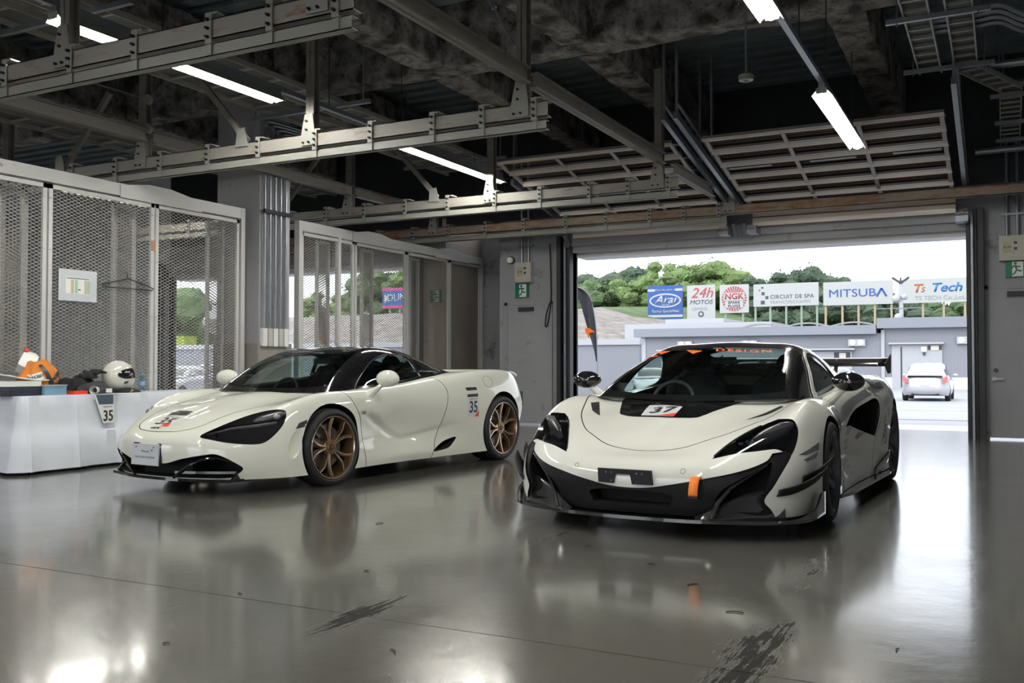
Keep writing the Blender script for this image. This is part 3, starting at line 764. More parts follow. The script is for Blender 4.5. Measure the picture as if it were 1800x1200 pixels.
D('flank_stripe', [(-1.983,.728),(-2.168,.732),(-2.166,.700),(-1.973,.700)], 'y', 1.5, M['mirror_smoke'])
D('number_corner', [(-2.177,.494),(-2.10,.497),(-2.175,.56)], 'y', 1.5, M['red'], off=.002)
tm = text_polys('35', .165, bold=True, sx=.93)
D('race_number', None, 'y', 1.5, M['ink'], mesh=tm, mapf=lambda a, b_: (-2.075 - a, .590 + b_), off=.003)
tm = text_polys('TRACK DAY', .024)
D('sponsor_lettering', None, 'y', 1.5, M['ink'], mesh=tm, mapf=lambda a, b_: (-2.075 - a, .677 + b_), off=.0025)
tm = text_polys('720S', .038, bold=True)
D('badge', None, 'y', 1.5, M['steel'], mesh=tm, mapf=lambda a, b_: (-.40 - a, .603 + b_), off=.003)
for s in (1, -1):
    D('side_vent', [(.415,.505),(.372,.552),(.29,.575),(.31,.520)], 'y', 1.5 * s, M['mirror_smoke'], off=.002)
    # fuel cap ring on the left only is visible; both flanks carry a shut line
    ring = [(-2.405 + .085 * math.cos(a * PI / 16), .852 + .058 * math.sin(a * PI / 16)) for a in range(33)]
    if s > 0: SK.line('fuel_flap_gap', ring, 'y', 1.5, M['satin_black'], car7, r=.0016)
    # mirrors on slim stalks
    mr = MB().sphere((0, 0, 0), 1, 24, 16, (.07, .135, .078)).transform(Matrix.Translation((-.60, 1.05 * s, .905)) @ Matrix.Rotation(R(-8 * s), 4, 'Z'))
    for v in mr.bm.verts:
        if v.co.x < -.625: v.co.x = -.625
    mo = mr.build('door_mirror', M['paint720'], car7, smooth=True)
    MB().lathe([(.0001, -.001), (.085, 0)], 24, 'x').transform(Matrix.Translation((-.627, 1.035 * s, .905)) @ Matrix.Diagonal((1, 1.1, .62, 1))).build('mirror_glass', M['chrome'], mo)
    st = MB(); st.tube([(-.53, .885 * s, .745), (-.555, .93 * s, .79), (-.585, .985 * s, .84), (-.60, 1.02 * s, .875)], .02, 10, rs=[.045, .030, .022, .024]); st.build('mirror_stalk', M['paint720'], mo, smooth=True)
# rear wing lip and tail lamps
rw = MB(); rw.grid(lambda u, v: Vector((-3.09 - .19 * v - .14 * (1 - (2 * u - 1) ** 2), -.76 + 1.52 * u, .958 + .020 * math.sin(PI * v * .9) - .05 * v * (abs(2 * u - 1) ** 3))), 30, 8)
ro = rw.build('rear_spoiler', M['paint720'], car7, smooth=True); sm = ro.modifiers.new('s', 'SOLIDIFY'); sm.thickness = .03
MB().prism([(-.7,.55),(.7,.55),(.7,.72),(-.7,.72)], 'x', -3.5, -3.2).build('rear_grille', M['satin_black'], car7)
# cabin
cab = MB().bb(-2.05, -.35, -.62, .62, .30, .375).build('cabin_floor', M['cabin'], car7)
ds = MB(); ds.grid(lambda u, v: Vector((-.15 - .42 * v - .12 * abs(2 * u - 1) ** 2 * (1 - v), -.66 + 1.32 * u, .765 - .02 * v - .16 * max(0, v - .75) * 4 * .9)), 20, 12)
do = ds.build('dashboard', M['cabin'], car7, smooth=True); do.modifiers.new('s', 'SOLIDIFY').thickness = -.05
steering(car7, (-.72, -.37, .745), M['cabin'])
for y in (-.37, .37): seat(car7, -1.02, y, .30, M['cabin'], M['cabin'])
MB().bb(-1.80, -1.74, -.55, .55, .375, .95).build('bulkhead', M['cabin'], car7)
MB().box((-.86, 0, 1.065), (.02, .2, .05)).build('rear_view_mirror', M['cabin'], car7)
MB().tube([(-.16,-.45,.80),(-.12,-.05,.790),(-.15,.32,.795)], .008, 6).build('wiper', M['satin_black'], car7)
MB().bb(-3.0, .95, -.60, .60, .105, .125).build('undertray', M['void'], car7)
# ------------------------------------------------------------------ the white track coupe with rear wing
t600 = 0.040
car6 = empty('sports_car', (-.996 - .985 * math.cos(t600), 6.557 + .985 * math.sin(t600), 0), math.atan2(-math.cos(t600), -math.sin(t600)))
tag(car6, 'white track coupe with black canards, high rear wing, dark wheels and number 37 on bonnet', 'car')
G6 = [
 [(1.11,0,.13),(1.13,0,.18),(1.15,0,.28),(1.15,0,.37),(1.09,0,.44),(.98,0,.473),(.86,0,.503),(.72,0,.562),(.57,0,.615)],
 [(1.09,.28,.13),(1.11,.28,.18),(1.13,.28,.28),(1.13,.28,.37),(1.07,.27,.445),(.96,.25,.485),(.84,.21,.525),(.68,.13,.588),(.46,0,.655)],
 [(1.02,.56,.13),(1.04,.56,.18),(1.07,.57,.28),(1.06,.57,.38),(1.0,.55,.46),(.90,.50,.53),(.77,.41,.575),(.56,.25,.625),(.32,0,.705)],
 [(.86,.84,.13),(.87,.85,.20),(.87,.855,.30),(.85,.85,.40),(.78,.825,.52),(.67,.75,.63),(.55,.61,.655),(.38,.36,.675),(.19,0,.748)],
 [(.49,.945,.13),(.49,.95,.20),(.49,.955,.34),(.48,.945,.48),(.45,.905,.62),(.38,.83,.745),(.28,.68,.725),(.16,.42,.722),(.05,0,.775)],
 [(.18,.955,.13),(.18,.96,.20),(.18,.965,.35),(.18,.965,.50),(.15,.945,.66),(.12,.835,.795),(.08,.70,.77),(.0,.45,.76),(-.08,0,.785)],
 [(-.22,.945,.13),(-.22,.95,.20),(-.22,.955,.35),(-.22,.955,.50),(-.22,.94,.66),(-.22,.84,.79),(-.22,.72,.79),(-.22,.45,.785),(-.22,0,.79)],
 [(-.55,.925,.13),(-.55,.925,.20),(-.55,.90,.35),(-.55,.895,.50),(-.55,.90,.655),(-.55,.845,.775),(-.55,.755,.80),(-.55,.45,.81),(-.55,0,.81)],
 [(-1.0,.915,.13),(-1.0,.92,.20),(-1.0,.875,.33),(-1.0,.885,.50),(-1.0,.905,.67),(-1.0,.855,.80),(-1.0,.755,.83),(-1.0,.45,.84),(-1.0,0,.84)],
 [(-1.5,.925,.13),(-1.5,.93,.20),(-1.5,.925,.33),(-1.5,.935,.50),(-1.5,.945,.69),(-1.5,.865,.84),(-1.5,.745,.875),(-1.5,.45,.89),(-1.5,0,.90)],
 [(-2.0,.955,.13),(-2.0,.96,.20),(-2.0,.965,.34),(-2.0,.985,.50),(-2.0,.975,.72),(-2.0,.87,.90),(-2.0,.71,.925),(-2.0,.45,.93),(-2.0,0,.93)],
 [(-2.4,.975,.13),(-2.4,.975,.20),(-2.4,.98,.35),(-2.4,.99,.52),(-2.4,.978,.745),(-2.4,.87,.925),(-2.4,.70,.94),(-2.4,.45,.93),(-2.4,0,.92)],
 [(-2.75,.965,.13),(-2.75,.97,.22),(-2.75,.975,.37),(-2.75,.98,.53),(-2.75,.965,.745),(-2.74,.86,.915),(-2.72,.70,.93),(-2.70,.45,.92),(-2.68,0,.91)],
 [(-3.05,.88,.20),(-3.09,.89,.29),(-3.13,.90,.42),(-3.15,.91,.56),(-3.13,.89,.73),(-3.09,.80,.885),(-3.05,.67,.90),(-3.0,.43,.895),(-2.94,0,.89)],
 [(-3.20,.72,.20),(-3.25,.73,.28),(-3.31,.74,.42),(-3.34,.76,.58),(-3.32,.74,.74),(-3.27,.66,.875),(-3.21,.57,.89),(-3.14,.36,.89),(-3.07,0,.885)],
 [(-3.28,.40,.20),(-3.31,.40,.28),(-3.39,.40,.42),(-3.42,.40,.60),(-3.40,.40,.76),(-3.35,.37,.87),(-3.28,.32,.885),(-3.21,.20,.885),(-3.15,0,.885)],
 [(-3.30,0,.20),(-3.33,0,.28),(-3.41,0,.42),(-3.44,0,.60),(-3.43,0,.77),(-3.38,0,.865),(-3.32,0,.88),(-3.27,0,.885),(-3.23,0,.885)],
]
C6 = [
 [(-.16,.77,.785),(-.08,.745,.790),(.0,.70,.795),(.05,.40,.785),(.07,0,.775)],
 [(-.40,.77,.79),(-.38,.715,.885),(-.30,.645,.950),(-.20,.37,.945),(-.15,0,.942)],
 [(-.75,.77,.80),(-.73,.70,.96),(-.66,.578,1.082),(-.55,.34,1.092),(-.50,0,1.095)],
 [(-1.08,.768,.825),(-1.06,.69,1.00),(-1.00,.55,1.155),(-.90,.32,1.192),(-.86,0,1.202)],
 [(-1.5,.75,.87),(-1.5,.67,1.00),(-1.5,.55,1.10),(-1.5,.31,1.175),(-1.5,0,1.19)],
 [(-1.85,.715,.90),(-1.87,.63,.96),(-1.88,.50,1.01),(-1.9,.29,1.09),(-1.9,0,1.11)],
 [(-2.15,.63,.92),(-2.17,.55,.94),(-2.2,.44,.955),(-2.25,.26,1.0),(-2.25,0,1.015)],
 [(-2.40,.54,.915),(-2.42,.46,.92),(-2.45,.36,.92),(-2.5,.20,.93),(-2.5,0,.935)],
]
G6 = [[(p[0], p[1] * 1.022, p[2]) for p in r] for r in G6]
body6 = pebble(G6, "body", M["paint600"], None, 12, 12)
skin6 = Drape([body6]); raw6 = dupobj(body6, 'lower_fascia')
V = M['void']; GB = M['gloss_black']; cuts = []
cuts += arch_cutter(0.0, .335, .358, .62, 1.15, V) + arch_cutter(-2.67, .350, .378, .62, 1.15, V)
cuts.append(cutter([(-.05,.0),(-.08,.38),(-.20,.61),(-.9,.70),(-1.5,.69),(-1.85,.62),(-2.1,.45),(-2.1,-.45),(-1.85,-.62),(-1.5,-.69),(-.9,-.70),(-.20,-.61),(-.08,-.38)], 'z', .36, 1.2, M['cabin']))
hm = [(0,.288),(.14,.296),(.30,.325),(.45,.358),(.60,.392),(.70,.424),(.775,.462),(.795,.503,'c'),(.845,.512,'c'),(.885,.482),(.83,.33),(.778,.24),(.808,.182),(.84,.10,'c')]
hm2 = [(-p[0], *p[1:]) for p in reversed(hm[1:])]
mouth6 = crom(hm + hm2, 4)
cuts.append(cutter(mouth6, 'x', .70, 1.4, V))
eye6 = [(1.0,.475,.470,'c'),(.873,.53,.543),(.698,.61,.614),(.565,.68,.659),(.515,.755,.688),(.52,.83,.690),(.555,.872,.661),(.595,.895,.617),(.672,.90,.55),(.765,.885,.485),(.785,.865,.502),(.80,.83,.520),(.825,.80,.526),(.885,.725,.515),(.943,.61,.500)]
def diagc(pts3, s0, s1, mat, side=1):
    e = Vector((1, side, 0)).normalized(); b = MB(); A, B = [], []
    for x, y, z in crom(pts3, 4):
        p = Vector((x, y * side, z)); q = p.dot(e)
        A.append(b.bm.verts.new(p + e * (s0 - q))); B.append(b.bm.verts.new(p + e * (s1 - q)))
    b.face(A[::-1]); b.face(B); n = len(A)
    for i in range(n): b.face([A[i], A[(i + 1) % n], B[(i + 1) % n], B[i]])
    return b.build('cutter', mat)
for s in (1, -1): cuts.append(diagc(eye6, .88, 1.6, GB, s))
scp = crom([(-.82,.567,'c'),(-.95,.645),(-1.14,.695),(-1.5,.735),(-1.78,.755),(-1.86,.70),(-1.80,.584),(-1.71,.449,'c'),(-.96,.574,'c')], 4)
cuts += both(scp, 'y', .72, 1.2, V)
# lens covers: the original skin where the sockets are cut
def skin_piece(src, kcut, name, mat, sk, maxd=.002):
    g = dupobj(src, name); boolean(g, kcut, 'INTERSECT'); kill(kcut)
    bm = bmesh.new(); bm.from_mesh(g.data); bm.normal_update(); bad = []
    for f in bm.faces:
        h = sk.t.find_nearest(f.calc_center_median())
        if h[3] > maxd or abs(h[1].dot(f.normal)) < .75: bad.append(f)
    bmesh.ops.delete(bm, geom=bad, context='FACES'); bm.to_mesh(g.data); bm.free()
    g.data.materials.clear(); g.data.materials.append(mat); smoothme(g.data, 60); return g
lens6 = [skin_piece(raw6, diagc(eye6, .88, 1.6, GB, s), 'headlight_cover', M['lens'], skin6) for s in (1, -1)]
# satin lower fascia set back behind the painted edge, with its own openings
kf = cutter(grow(mouth6, -.004), 'x', .72, 1.4, M['satin_black']); boolean(raw6, kf, 'INTERSECT'); kill(kf)
for v in raw6.data.vertices: v.co.x -= .018
duct = crom([(.50,.17,'c'),(.515,.235),(.56,.30),(.66,.365),(.75,.42),(.80,.45),(.79,.33),(.75,.24),(.77,.19),(.74,.165,'c')], 4)
box6 = crom([(-.235,.262),(.235,.262),(.25,.185,'c'),(-.25,.185,'c')], 4)
kk = [cutter(duct, 'x', .735, 1.4, V), cutter([(-a, b_) for a, b_ in duct], 'x', .735, 1.4, V), cutter(box6, 'x', .95, 1.4, V)]
boolean(raw6, kk); kill(kk); raw6.data.materials[0] = M['satin_black']; smoothme(raw6.data, 35)
boolean(body6, cuts); kill(cuts)
lid6 = crom([(.905,0),(.895,.14),(.865,.27),(.79,.39),(.69,.50),(.45,.64),(.2,.725),(-.05,.775),(-.15,.6,'c'),(-.15,-.6,'c'),(-.05,-.775),(.2,-.725),(.45,-.64),(.69,-.50),(.79,-.39),(.865,-.27),(.895,-.14)], 5)
bonnet6 = panel(body6, 'bonnet', lid6, 'z', .42, 1.2)
door6 = crom([(-.33,.90,'c'),(-.42,.74),(-.50,.695),(-.545,.60),(-.54,.40),(-.52,.05,'c'),(-1.62,.05,'c'),(-1.70,.30),(-1.74,.45),(-1.88,.60),(-1.93,.75),(-1.75,.80),(-1.5,.95,'c')], 4)
drs6 = []
for a0, a1 in ((.74, 1.2), (-1.2, -.74)):
    k1 = cutter(grow(door6, -.0035), 'y', a0, a1, V); k2 = cutter(grow(door6, .0035), 'y', a0 + .001, a1 + .001, V)
    d2 = dupobj(body6, 'door'); boolean(d2, k1, 'INTERSECT'); boolean(body6, k2); kill(k1, k2); smoothme(d2.data, 35); drs6.append(d2)
smoothme(body6.data, 35)
can6 = sheet(C6, "canopy", M["gloss_black"], None); skinc6 = Drape([can6])
sw6 = crom([(-.53,.80,'c'),(-.59,.885),(-.74,1.005),(-.89,1.082),(-1.03,1.10),(-1.21,1.045),(-1.33,.935),(-1.25,.868),(-.9,.825)], 5)
ws6 = crom([(.025,0),(.0,.38),(-.05,.60),(-.085,.65,'c'),(-.36,.59),(-.755,.51,'c'),(-.72,.25),(-.69,0),(-.72,-.25),(-.755,-.51,'c'),(-.36,-.59),(-.085,-.65,'c'),(-.05,-.60),(.0,-.38)], 5)
rw6 = crom([(-1.62,.0),(-1.64,.42,'c'),(-2.06,.36,'c'),(-2.10,0),(-2.06,-.36,'c'),(-1.64,-.42,'c')], 3)
w6 = []
for nm, poly, ax, a0, a1 in (('windscreen', ws6, 'z', .70, 1.5), ('rear_window', rw6, 'z', .9, 1.5), ('side_window', sw6, 'y', .35, 1.2), ('side_window', sw6, 'y', -1.2, -.35)):
    g = skin_piece(can6, cutter(poly, ax, a0, a1, GB), nm, M['glass'], skinc6, .001)
    bm = bmesh.new(); bm.from_mesh(g.data); bm.normal_update()
    bad = [f for f in bm.faces if f.calc_center_median().y * f.normal.y + (f.calc_center_median().x + 1.1) * f.normal.x * .6 + (f.calc_center_median().z - .7) * f.normal.z < 0]
    bmesh.ops.delete(bm, geom=bad, context='FACES'); bm.to_mesh(g.data); bm.free()
    w6.append((g, cutter(poly, ax, a0, a1, GB)))
boolean(can6, [k for g, k in w6]); kill([k for g, k in w6]); smoothme(can6.data, 35)
for o in [body6, bonnet6, can6, raw6] + drs6 + lens6 + [g for g, k in w6]: o.parent = car6
SK6 = Drape([body6, bonnet6] + drs6)
def D6(nm, poly, ax, st, m, **k): return SK6.film(nm, poly, ax, st, m, car6, **k)
# painted frame round each side window
for s in (1, -1):
    outer = [(-.40,.79),(-.46,.86),(-.60,.965),(-.76,1.06),(-.92,1.125),(-1.08,1.15),(-1.28,1.12),(-1.50,1.03),(-1.75,.945),(-1.90,.915)]
    inner = [(-.50,.79),(-.565,.885),(-.72,1.012),(-.88,1.095),(-1.03,1.115),(-1.22,1.06),(-1.345,.94),(-1.40,.90),(-1.50,.89),(-1.60,.885)]
    o_, i_ = crom(outer, 4, False), crom(inner, 4, False); n = min(len(o_), len(i_)); bm = bmesh.new()
    a = [bm.verts.new((p[0], p[1], 0)) for p in o_[:n]]; c = [bm.verts.new((p[0], p[1], 0)) for p in i_[:n]]
    for k in range(n - 1): bm.faces.new([a[k], a[k + 1], c[k + 1], c[k]])
    me = bpy.data.meshes.new('frame'); bm.to_mesh(me); bm.free()
    skinc6.film('window_frame', None, 'y', 1.6 * s, M['paint600'], car6, mesh=me, off=.006, res=.025, thick=.004)
put_wheels(car6, [(0, .985, .328, .255, .262, R(3)), (-2.67, .992, .346, .315, .272, 0)], True)
# lamp units
for s in (1, -1):
    e = Vector((1, s, 0)).normalized(); td = Vector((-1, s, 0)).normalized()
    mm = lambda c: Matrix.Translation(c) @ Matrix.Rotation(math.atan2(td.y, td.x), 4, 'Z')
    hl = MB().sphere((0, 0, 0), 1, 20, 12, (.17, .03, .05)).transform(mm(Vector((.66, .745 * s, .60))) @ Matrix.Rotation(R(-22), 4, 'Y')).build('headlight', M['lamp_inner'], car6, smooth=True)
    cpos = Vector((.60, .80 * s, .635))
    MB().lathe([(.0001, .012), (.018, .010), (.028, .0), (.034, .004), (.038, 0), (.038, -.02)], 24, 'y').transform(mm(cpos)).build('projector_lens', M['cabin_grey'], hl, smooth=True)
    MB().tube([mm(cpos) @ Vector((.040 * math.cos(a), .012, .040 * math.sin(a))) for a in [2 * PI * k / 24 for k in range(24)]], .002, 5, closed=True).build('lamp_ring', M['led'], hl, smooth=True)
    for q in range(5):
        MB().box((0, 0, 0), (.02, .02, .014)).transform(mm(Vector((.70 + .035 * q, (.745 - .035 * q) * s, .600 - .012 * q)))).build('led_chip', M['lamp_inner'], hl)
    SKL = skin6
    pts = []
    for (x, y, z) in crom([(.99,.485,.480),(.873,.535,.546),(.698,.615,.618),(.60,.665,.648)], 5, False):
        h = skin6.t.find_nearest(Vector((x, y * s, z))); pts.append(h[0] + h[1] * .003)
    MB().tube(pts, .0045, 6).build('lamp_trim', M['chrome'], car6, smooth=True)
# splitter with turned-up end plates, canards, skirts
sp = crom([(1.165,0),(1.15,.30),(1.105,.50),(1.03,.70),(.93,.86),(.80,.965),(.62,1.0),(.44,1.0,'c'),(.44,.90,'c'),(.44,-.90,'c'),(.44,-1.0,'c'),(.62,-1.0),(.80,-.965),(.93,-.86),(1.03,-.70),(1.105,-.50),(1.15,-.30)], 4)
MB().prism(sp, 'z', .100, .120).build('front_splitter', M['carbon'], car6)
for s in (1, -1):
    # end plate: a low wall that rises towards the wheel
    b = MB(); b.grid(lambda u, v: Vector((.96 - .52 * u, (.845 + .16 * min(1, u * 1.9) ** .7 + .012) * s, .112 + v * (.012 + .125 * max(0, min(1, (u - .25) / .55)) ** 1.3))), 18, 4)
    o = b.build('splitter_end_plate', M['carbon'], car6, smooth=True); o.modifiers.new('s', 'SOLIDIFY').thickness = .012
    # carbon vane sweeping from the splitter up into the side duct
    b = MB(); b.grid(lambda u, v: Vector((1.125 - .25 * u - .03 * v, (.42 + .46 * u - .02 * v) * s, .115 + v * (.02 + .16 * math.sin(min(1, u * 1.15) * PI / 2) ** 1.2) )), 18, 6)
    o = b.build('duct_vane', M['carbon'], car6, smooth=True); o.modifiers.new('s', 'SOLIDIFY').thickness = .012
    MB().tube([Vector((1.10, .50 * s, .13)), Vector((1.075, .535 * s, .22)), Vector((1.03, .60 * s, .31)), Vector((.96, .70 * s, .385)), Vector((.90, .78 * s, .44))], .012, 8, rs=[.016, .013, .011, .010, .006]).build('duct_frame', M['carbon'], car6, smooth=True)
    def canard(pts, w0, w1, lift, name):
        b = MB(); n = 14; P = crom(pts, 5, False)
        def f(u, v):
            i = min(int(u * (len(P) - 1)), len(P) - 2); t = u * (len(P) - 1) - i; p = [P[i][k] + (P[i + 1][k] - P[i][k]) * t for k in range(3)]
            w = (w0 + (w1 - w0) * u) * math.sin(PI * min(1, .12 + u * .95) * .5)
            q = Vector((p[0] - w * .15 * v, (p[1] - .012 + w * v) , p[2] - .02 * v + lift * v * v * (.45 + .55 * u)))
            q.y *= s; return q
        b.grid(f, n, 8); o = b.build(name, M['satin_black'], car6, smooth=True); o.modifiers.new('s', 'SOLIDIFY').thickness = .008; return o
    canard([(.93,.85,.262),(.85,.895,.265),(.76,.93,.280),(.68,.955,.300),(.62,.965,.315)], .10, .12, .13, 'canard')
    canard([(.72,.945,.325),(.63,.965,.335),(.55,.975,.350),(.48,.98,.365)], .08, .11, .13, 'canard')
    MB().prism([(-.36,.96*s),(-.36,.86*s),(-2.22,.86*s),(-2.30,1.02*s),(-2.1,1.04*s),(-.6,1.0*s)], 'z', .105, .125).build('side_skirt', M['carbon'], car6)
    b = MB(); b.grid(lambda u, v: Vector((-1.75 - .42 * u, (.975 + .055 * u * math.sin(v * 1.5)) * s, .125 + (.06 + .12 * u) * v)), 12, 5)
    o = b.build('skirt_winglet', M['carbon'], car6, smooth=True); o.modifiers.new('s', 'SOLIDIFY').thickness = .01
    # mirrors
    b = MB().sphere((0, 0, 0), 1, 24, 16, (.085, .118, .068)).transform(Matrix.Translation((-.42, 1.00 * s, .912)) @ Matrix.Rotation(R(-10 * s), 4, 'Z'))
    for v in b.bm.verts:
        if v.co.x < -.455: v.co.x = -.455
        if abs(v.co.y) < .94: v.co.z = .912 + (v.co.z - .912) * .9
    mo = b.build('door_mirror', M['gloss_black'], car6, smooth=True)
    b = MB(); b.tube([(-.44, .855 * s, .765), (-.43, .90 * s, .80), (-.42, .95 * s, .845), (-.42, .98 * s, .875)], .02, 10, rs=[.045, .032, .026, .03]); b.build('mirror_stalk', M['paint600'], mo, smooth=True)
    # film livery on the flank
    y0 = 1.6 * s
    D6('flank_band', crom([(-.70,.60),(-.655,.70),(-1.0,.765),(-1.35,.80),(-1.85,.855),(-2.40,.895),(-2.62,.885),(-2.30,.835),(-1.9,.80),(-1.5,.765),(-1.14,.72),(-.93,.665)], 3), 'y', y0, M['grey_film'], off=.0015)
    if s > 0:
        tm = text_polys('McLaren', .115, shear=.25, bold=True)
        D6('flank_lettering', None, 'y', y0, M['ink'], mesh=tm, mapf=lambda a, c: (-2.06 - a, .835 - .05 * a * .5 + c + .03), off=.004)
    D6('flank_patch', [(-.835,.515),(-.90,.562),(-1.04,.556),(-.955,.500)], 'y', y0, M['bronze_film'])
    D6('flank_patch', [(-1.16,.469),(-1.27,.522),(-1.45,.505),(-1.24,.451)], 'y', y0, M['grey_film'])
    D6('arch_stripe', [(.70,.487),(.37,.545),(.405,.500),(.614,.483)], 'y', y0, M['mirror_smoke'])
    D6('arch_stripe', [(.665,.458),(.43,.490),(.475,.455),(.629,.443)], 'y', y0, M['mirror_smoke'])
    for poly, m in (([(-2.0,.72),(-2.30,.775),(-2.36,.715),(-2.05,.665)], 'bronze_film'), ([(-2.15,.66),(-2.27,.68),(-2.25,.60),(-2.14,.58)], 'grey_film'), ([(-1.98,.60),(-2.08,.62),(-2.06,.55),(-1.97,.54)], 'grey_film'), ([(-2.40,.80),(-2.62,.82),(-2.68,.77),(-2.45,.745)], 'grey_film')):
        D6('quarter_patch', poly, 'y', y0, M[m])
    D6('number_panel', [(-1.97,.53),(-2.15,.55),(-2.16,.36),(-1.99,.35)], 'y', y0, M['white_vinyl'], off=.002)
    if s > 0:
        tm = text_polys('37', .16, bold=True, sx=.95)
        D6('race_number', None, 'y', y0, M['ink'], mesh=tm, mapf=lambda a, c: (-2.06 - a, .47 + c), off=.004)
        D6('number_corner', [(-2.16,.36),(-2.16,.43),(-2.08,.355)], 'y', y0, M['red'], off=.003)
        for k, (st_, sz) in enumerate((('KOBE', .05), ('SUZUKA', .045), ('CIRCUIT', .04), ('RACING', .04), ('SPORTS', .036), ('DESIGN', .036))):
            tm = text_polys(st_, sz)
            D6('sponsor_lettering', None, 'y', y0, M['ink'] if k < 2 else M['grey_film'], mesh=tm, mapf=lambda a, c, k=k: (-.90 - a, .455 - .046 * k + c), off=.003)
    pass
# bonnet livery, number and vents
BK = crom([(-.12,-.56,'c'),(.28,-.42),(.37,-.35),(.405,-.22),(.408,.14),(.33,.225,'c'),(-.12,.40,'c')], 4)
D6('bonnet_panel', BK, 'z', 1.5, M['gloss_black'])
D6('number_panel', [(.149,-.247),(.223,.023),(.396,.019),(.384,-.219)], 'z', 1.5, M['white_vinyl'], off=.003)
D6('number_corner', [(.385,-.10),(.335,.022),(.395,.018)], 'z', 1.5, M['red'], off=.004)
tm = text_polys('37', .175, bold=True, sx=1.0)
D6('race_number', None, 'z', 1.5, M['ink'], mesh=tm, mapf=lambda a, c: (.290 - c * .85 - a * .10, -.095 + a * 1.05), off=.005)
tm = text_polys('McLaren Kobe', .022)
D6('sponsor_lettering', None, 'z', 1.5, M['ink'], mesh=tm, mapf=lambda a, c: (.205 - c, -.10 + a), off=.004)
for s in (1, -1):
    D6('bonnet_vent', [(.165,.70*s),(.09,.665*s),(.410,.515*s),(.31,.62*s)], 'z', 1.5, M['mirror_smoke'])
for y in (-.36, .335):
    ring = [(y + .014 * math.cos(a * PI / 8), .399 + .014 * math.sin(a * PI / 8)) for a in range(17)]
    SK6.line('parking_sensor', ring, 'x', 2, M['satin_black'], car6, r=.0015)
brk = [(-.19,.397),(.155,.397),(.165,.312),(.035,.310),(.022,.366),(-.075,.368),(-.085,.310),(-.185,.312)]
br = MB().prism(brk, 'x', 1.148, 1.168).build('plate_bracket', M['satin_black'], car6)
for y, z in ((-.135, .375), (.10, .375), (-.10, .375), (.065, .375), (-.10, .325), (.065, .325)): MB().sphere((1.169, y, z), .005, 8, 6).build('bracket_screw', M['steel'], br)
MB().bb(.95, .96, -.23, .23, .185, .26).build('grille_mesh', M['void'], car6)
tw = MB(); tw.tube([(1.10,.42,.37),(1.17,.42,.368),(1.185,.42,.35),(1.187,.42,.30),(1.18,.42,.262)], .02, 4); 
b = MB(); b.grid(lambda u, v: Vector((1.09 + .10 * math.sin(u * PI * .55), .395 + .055 * v, .372 - .11 * max(0, u - .35) / .65)), 12, 2)
o = b.build('tow_strap', M['dark_orange'], car6, smooth=True); o.modifiers.new('s', 'SOLIDIFY').thickness = .006
MB().bb(1.175, 1.195, .393, .452, .252, .266).build('tow_strap_end', M['satin_black'], car6)
# windscreen banner lettering
SC6 = Drape([g for g, k in w6[:1]] + [can6])
tm = text_polys('DESIGN', .105, shear=-.2, bold=True, space=1.25, sx=.98)
SC6.film('banner_lettering', None, 'z', 2, M['orange'], car6, mesh=tm, mapf=lambda a, c: (-.615 - .30 * (a + .21) ** 2 - c * .75, .21 + a), off=.003)
for yy in (-.19, -.47): SC6.film('banner_mark', [(-.66 - .33 * yy * yy, yy - .07), (-.60 - .33 * yy * yy, yy + .08), (-.55 - .33 * yy * yy, yy + .02)], 'z', 2, M['orange'], car6, off=.003)
SC6.film('windscreen_badge', [(-.66, -.60), (-.60, -.46), (-.57, -.47), (-.62, -.61)], 'z', 2, M['red'], car6, off=.003)
# high rear wing on two swan posts
wg = MB()
def wf(u, v):
    c = .34; x = -3.16 - c * v; z = 1.035 + .065 * v + .022 * math.sin(PI * v) * (1 if True else 0)
    return Vector((x, -.85 + 1.70 * u, z))
wg.grid(wf, 24, 10); wo_ = wg.build('rear_wing', M['gloss_black'], car6, smooth=True); wo_.modifiers.new('s', 'SOLIDIFY').thickness = .022
for s in (1, -1):
    MB().prism([(-3.14,1.04),(-3.36,.945),(-3.52,.95),(-3.54,1.135),(-3.40,1.10)], 'y', .845 * s, .855 * s).build('wing_end_plate', M['satin_black'], car6)
    MB().prism([(-3.02,.86),(-3.20,.86),(-3.34,1.06),(-3.28,1.09),(-3.18,1.02)], 'y', .38 * s, .392 * s).build('wing_post', M['satin_black'], car6)
# cabin
MB().bb(-2.05, -.30, -.62, .62, .30, .375).build('cabin_floor', M['cabin'], car6)
ds = MB(); ds.grid(lambda u, v: Vector((-.02 - .50 * v - .12 * abs(2 * u - 1) ** 2 * (1 - v), -.66 + 1.32 * u, .76 - .02 * v - .16 * max(0, v - .75) * 3.6)), 20, 12)
do = ds.build('dashboard', M['cabin'], car6, smooth=True); do.modifiers.new('s', 'SOLIDIFY').thickness = -.05
steering(car6, (-.66, -.37, .745), M['cabin_grey'])
for y in (-.37, .37): seat(car6, -.97, y, .30, M['cabin'], M['cabin'])
MB().bb(-1.72, -1.66, -.55, .55, .375, .86).build('bulkhead', M['cabin'], car6)
MB().box((-.80, 0, 1.065), (.02, .2, .05)).build('rear_view_mirror', M['cabin'], car6)
MB().tube([(-.01,-.45,.80),(.03,-.05,.79),(.0,.32,.795)], .008, 6).build('wiper', M['satin_black'], car6)
MB().bb(-3.1, .95, -.60, .60, .105, .125).build('undertray', M['void'], car6)
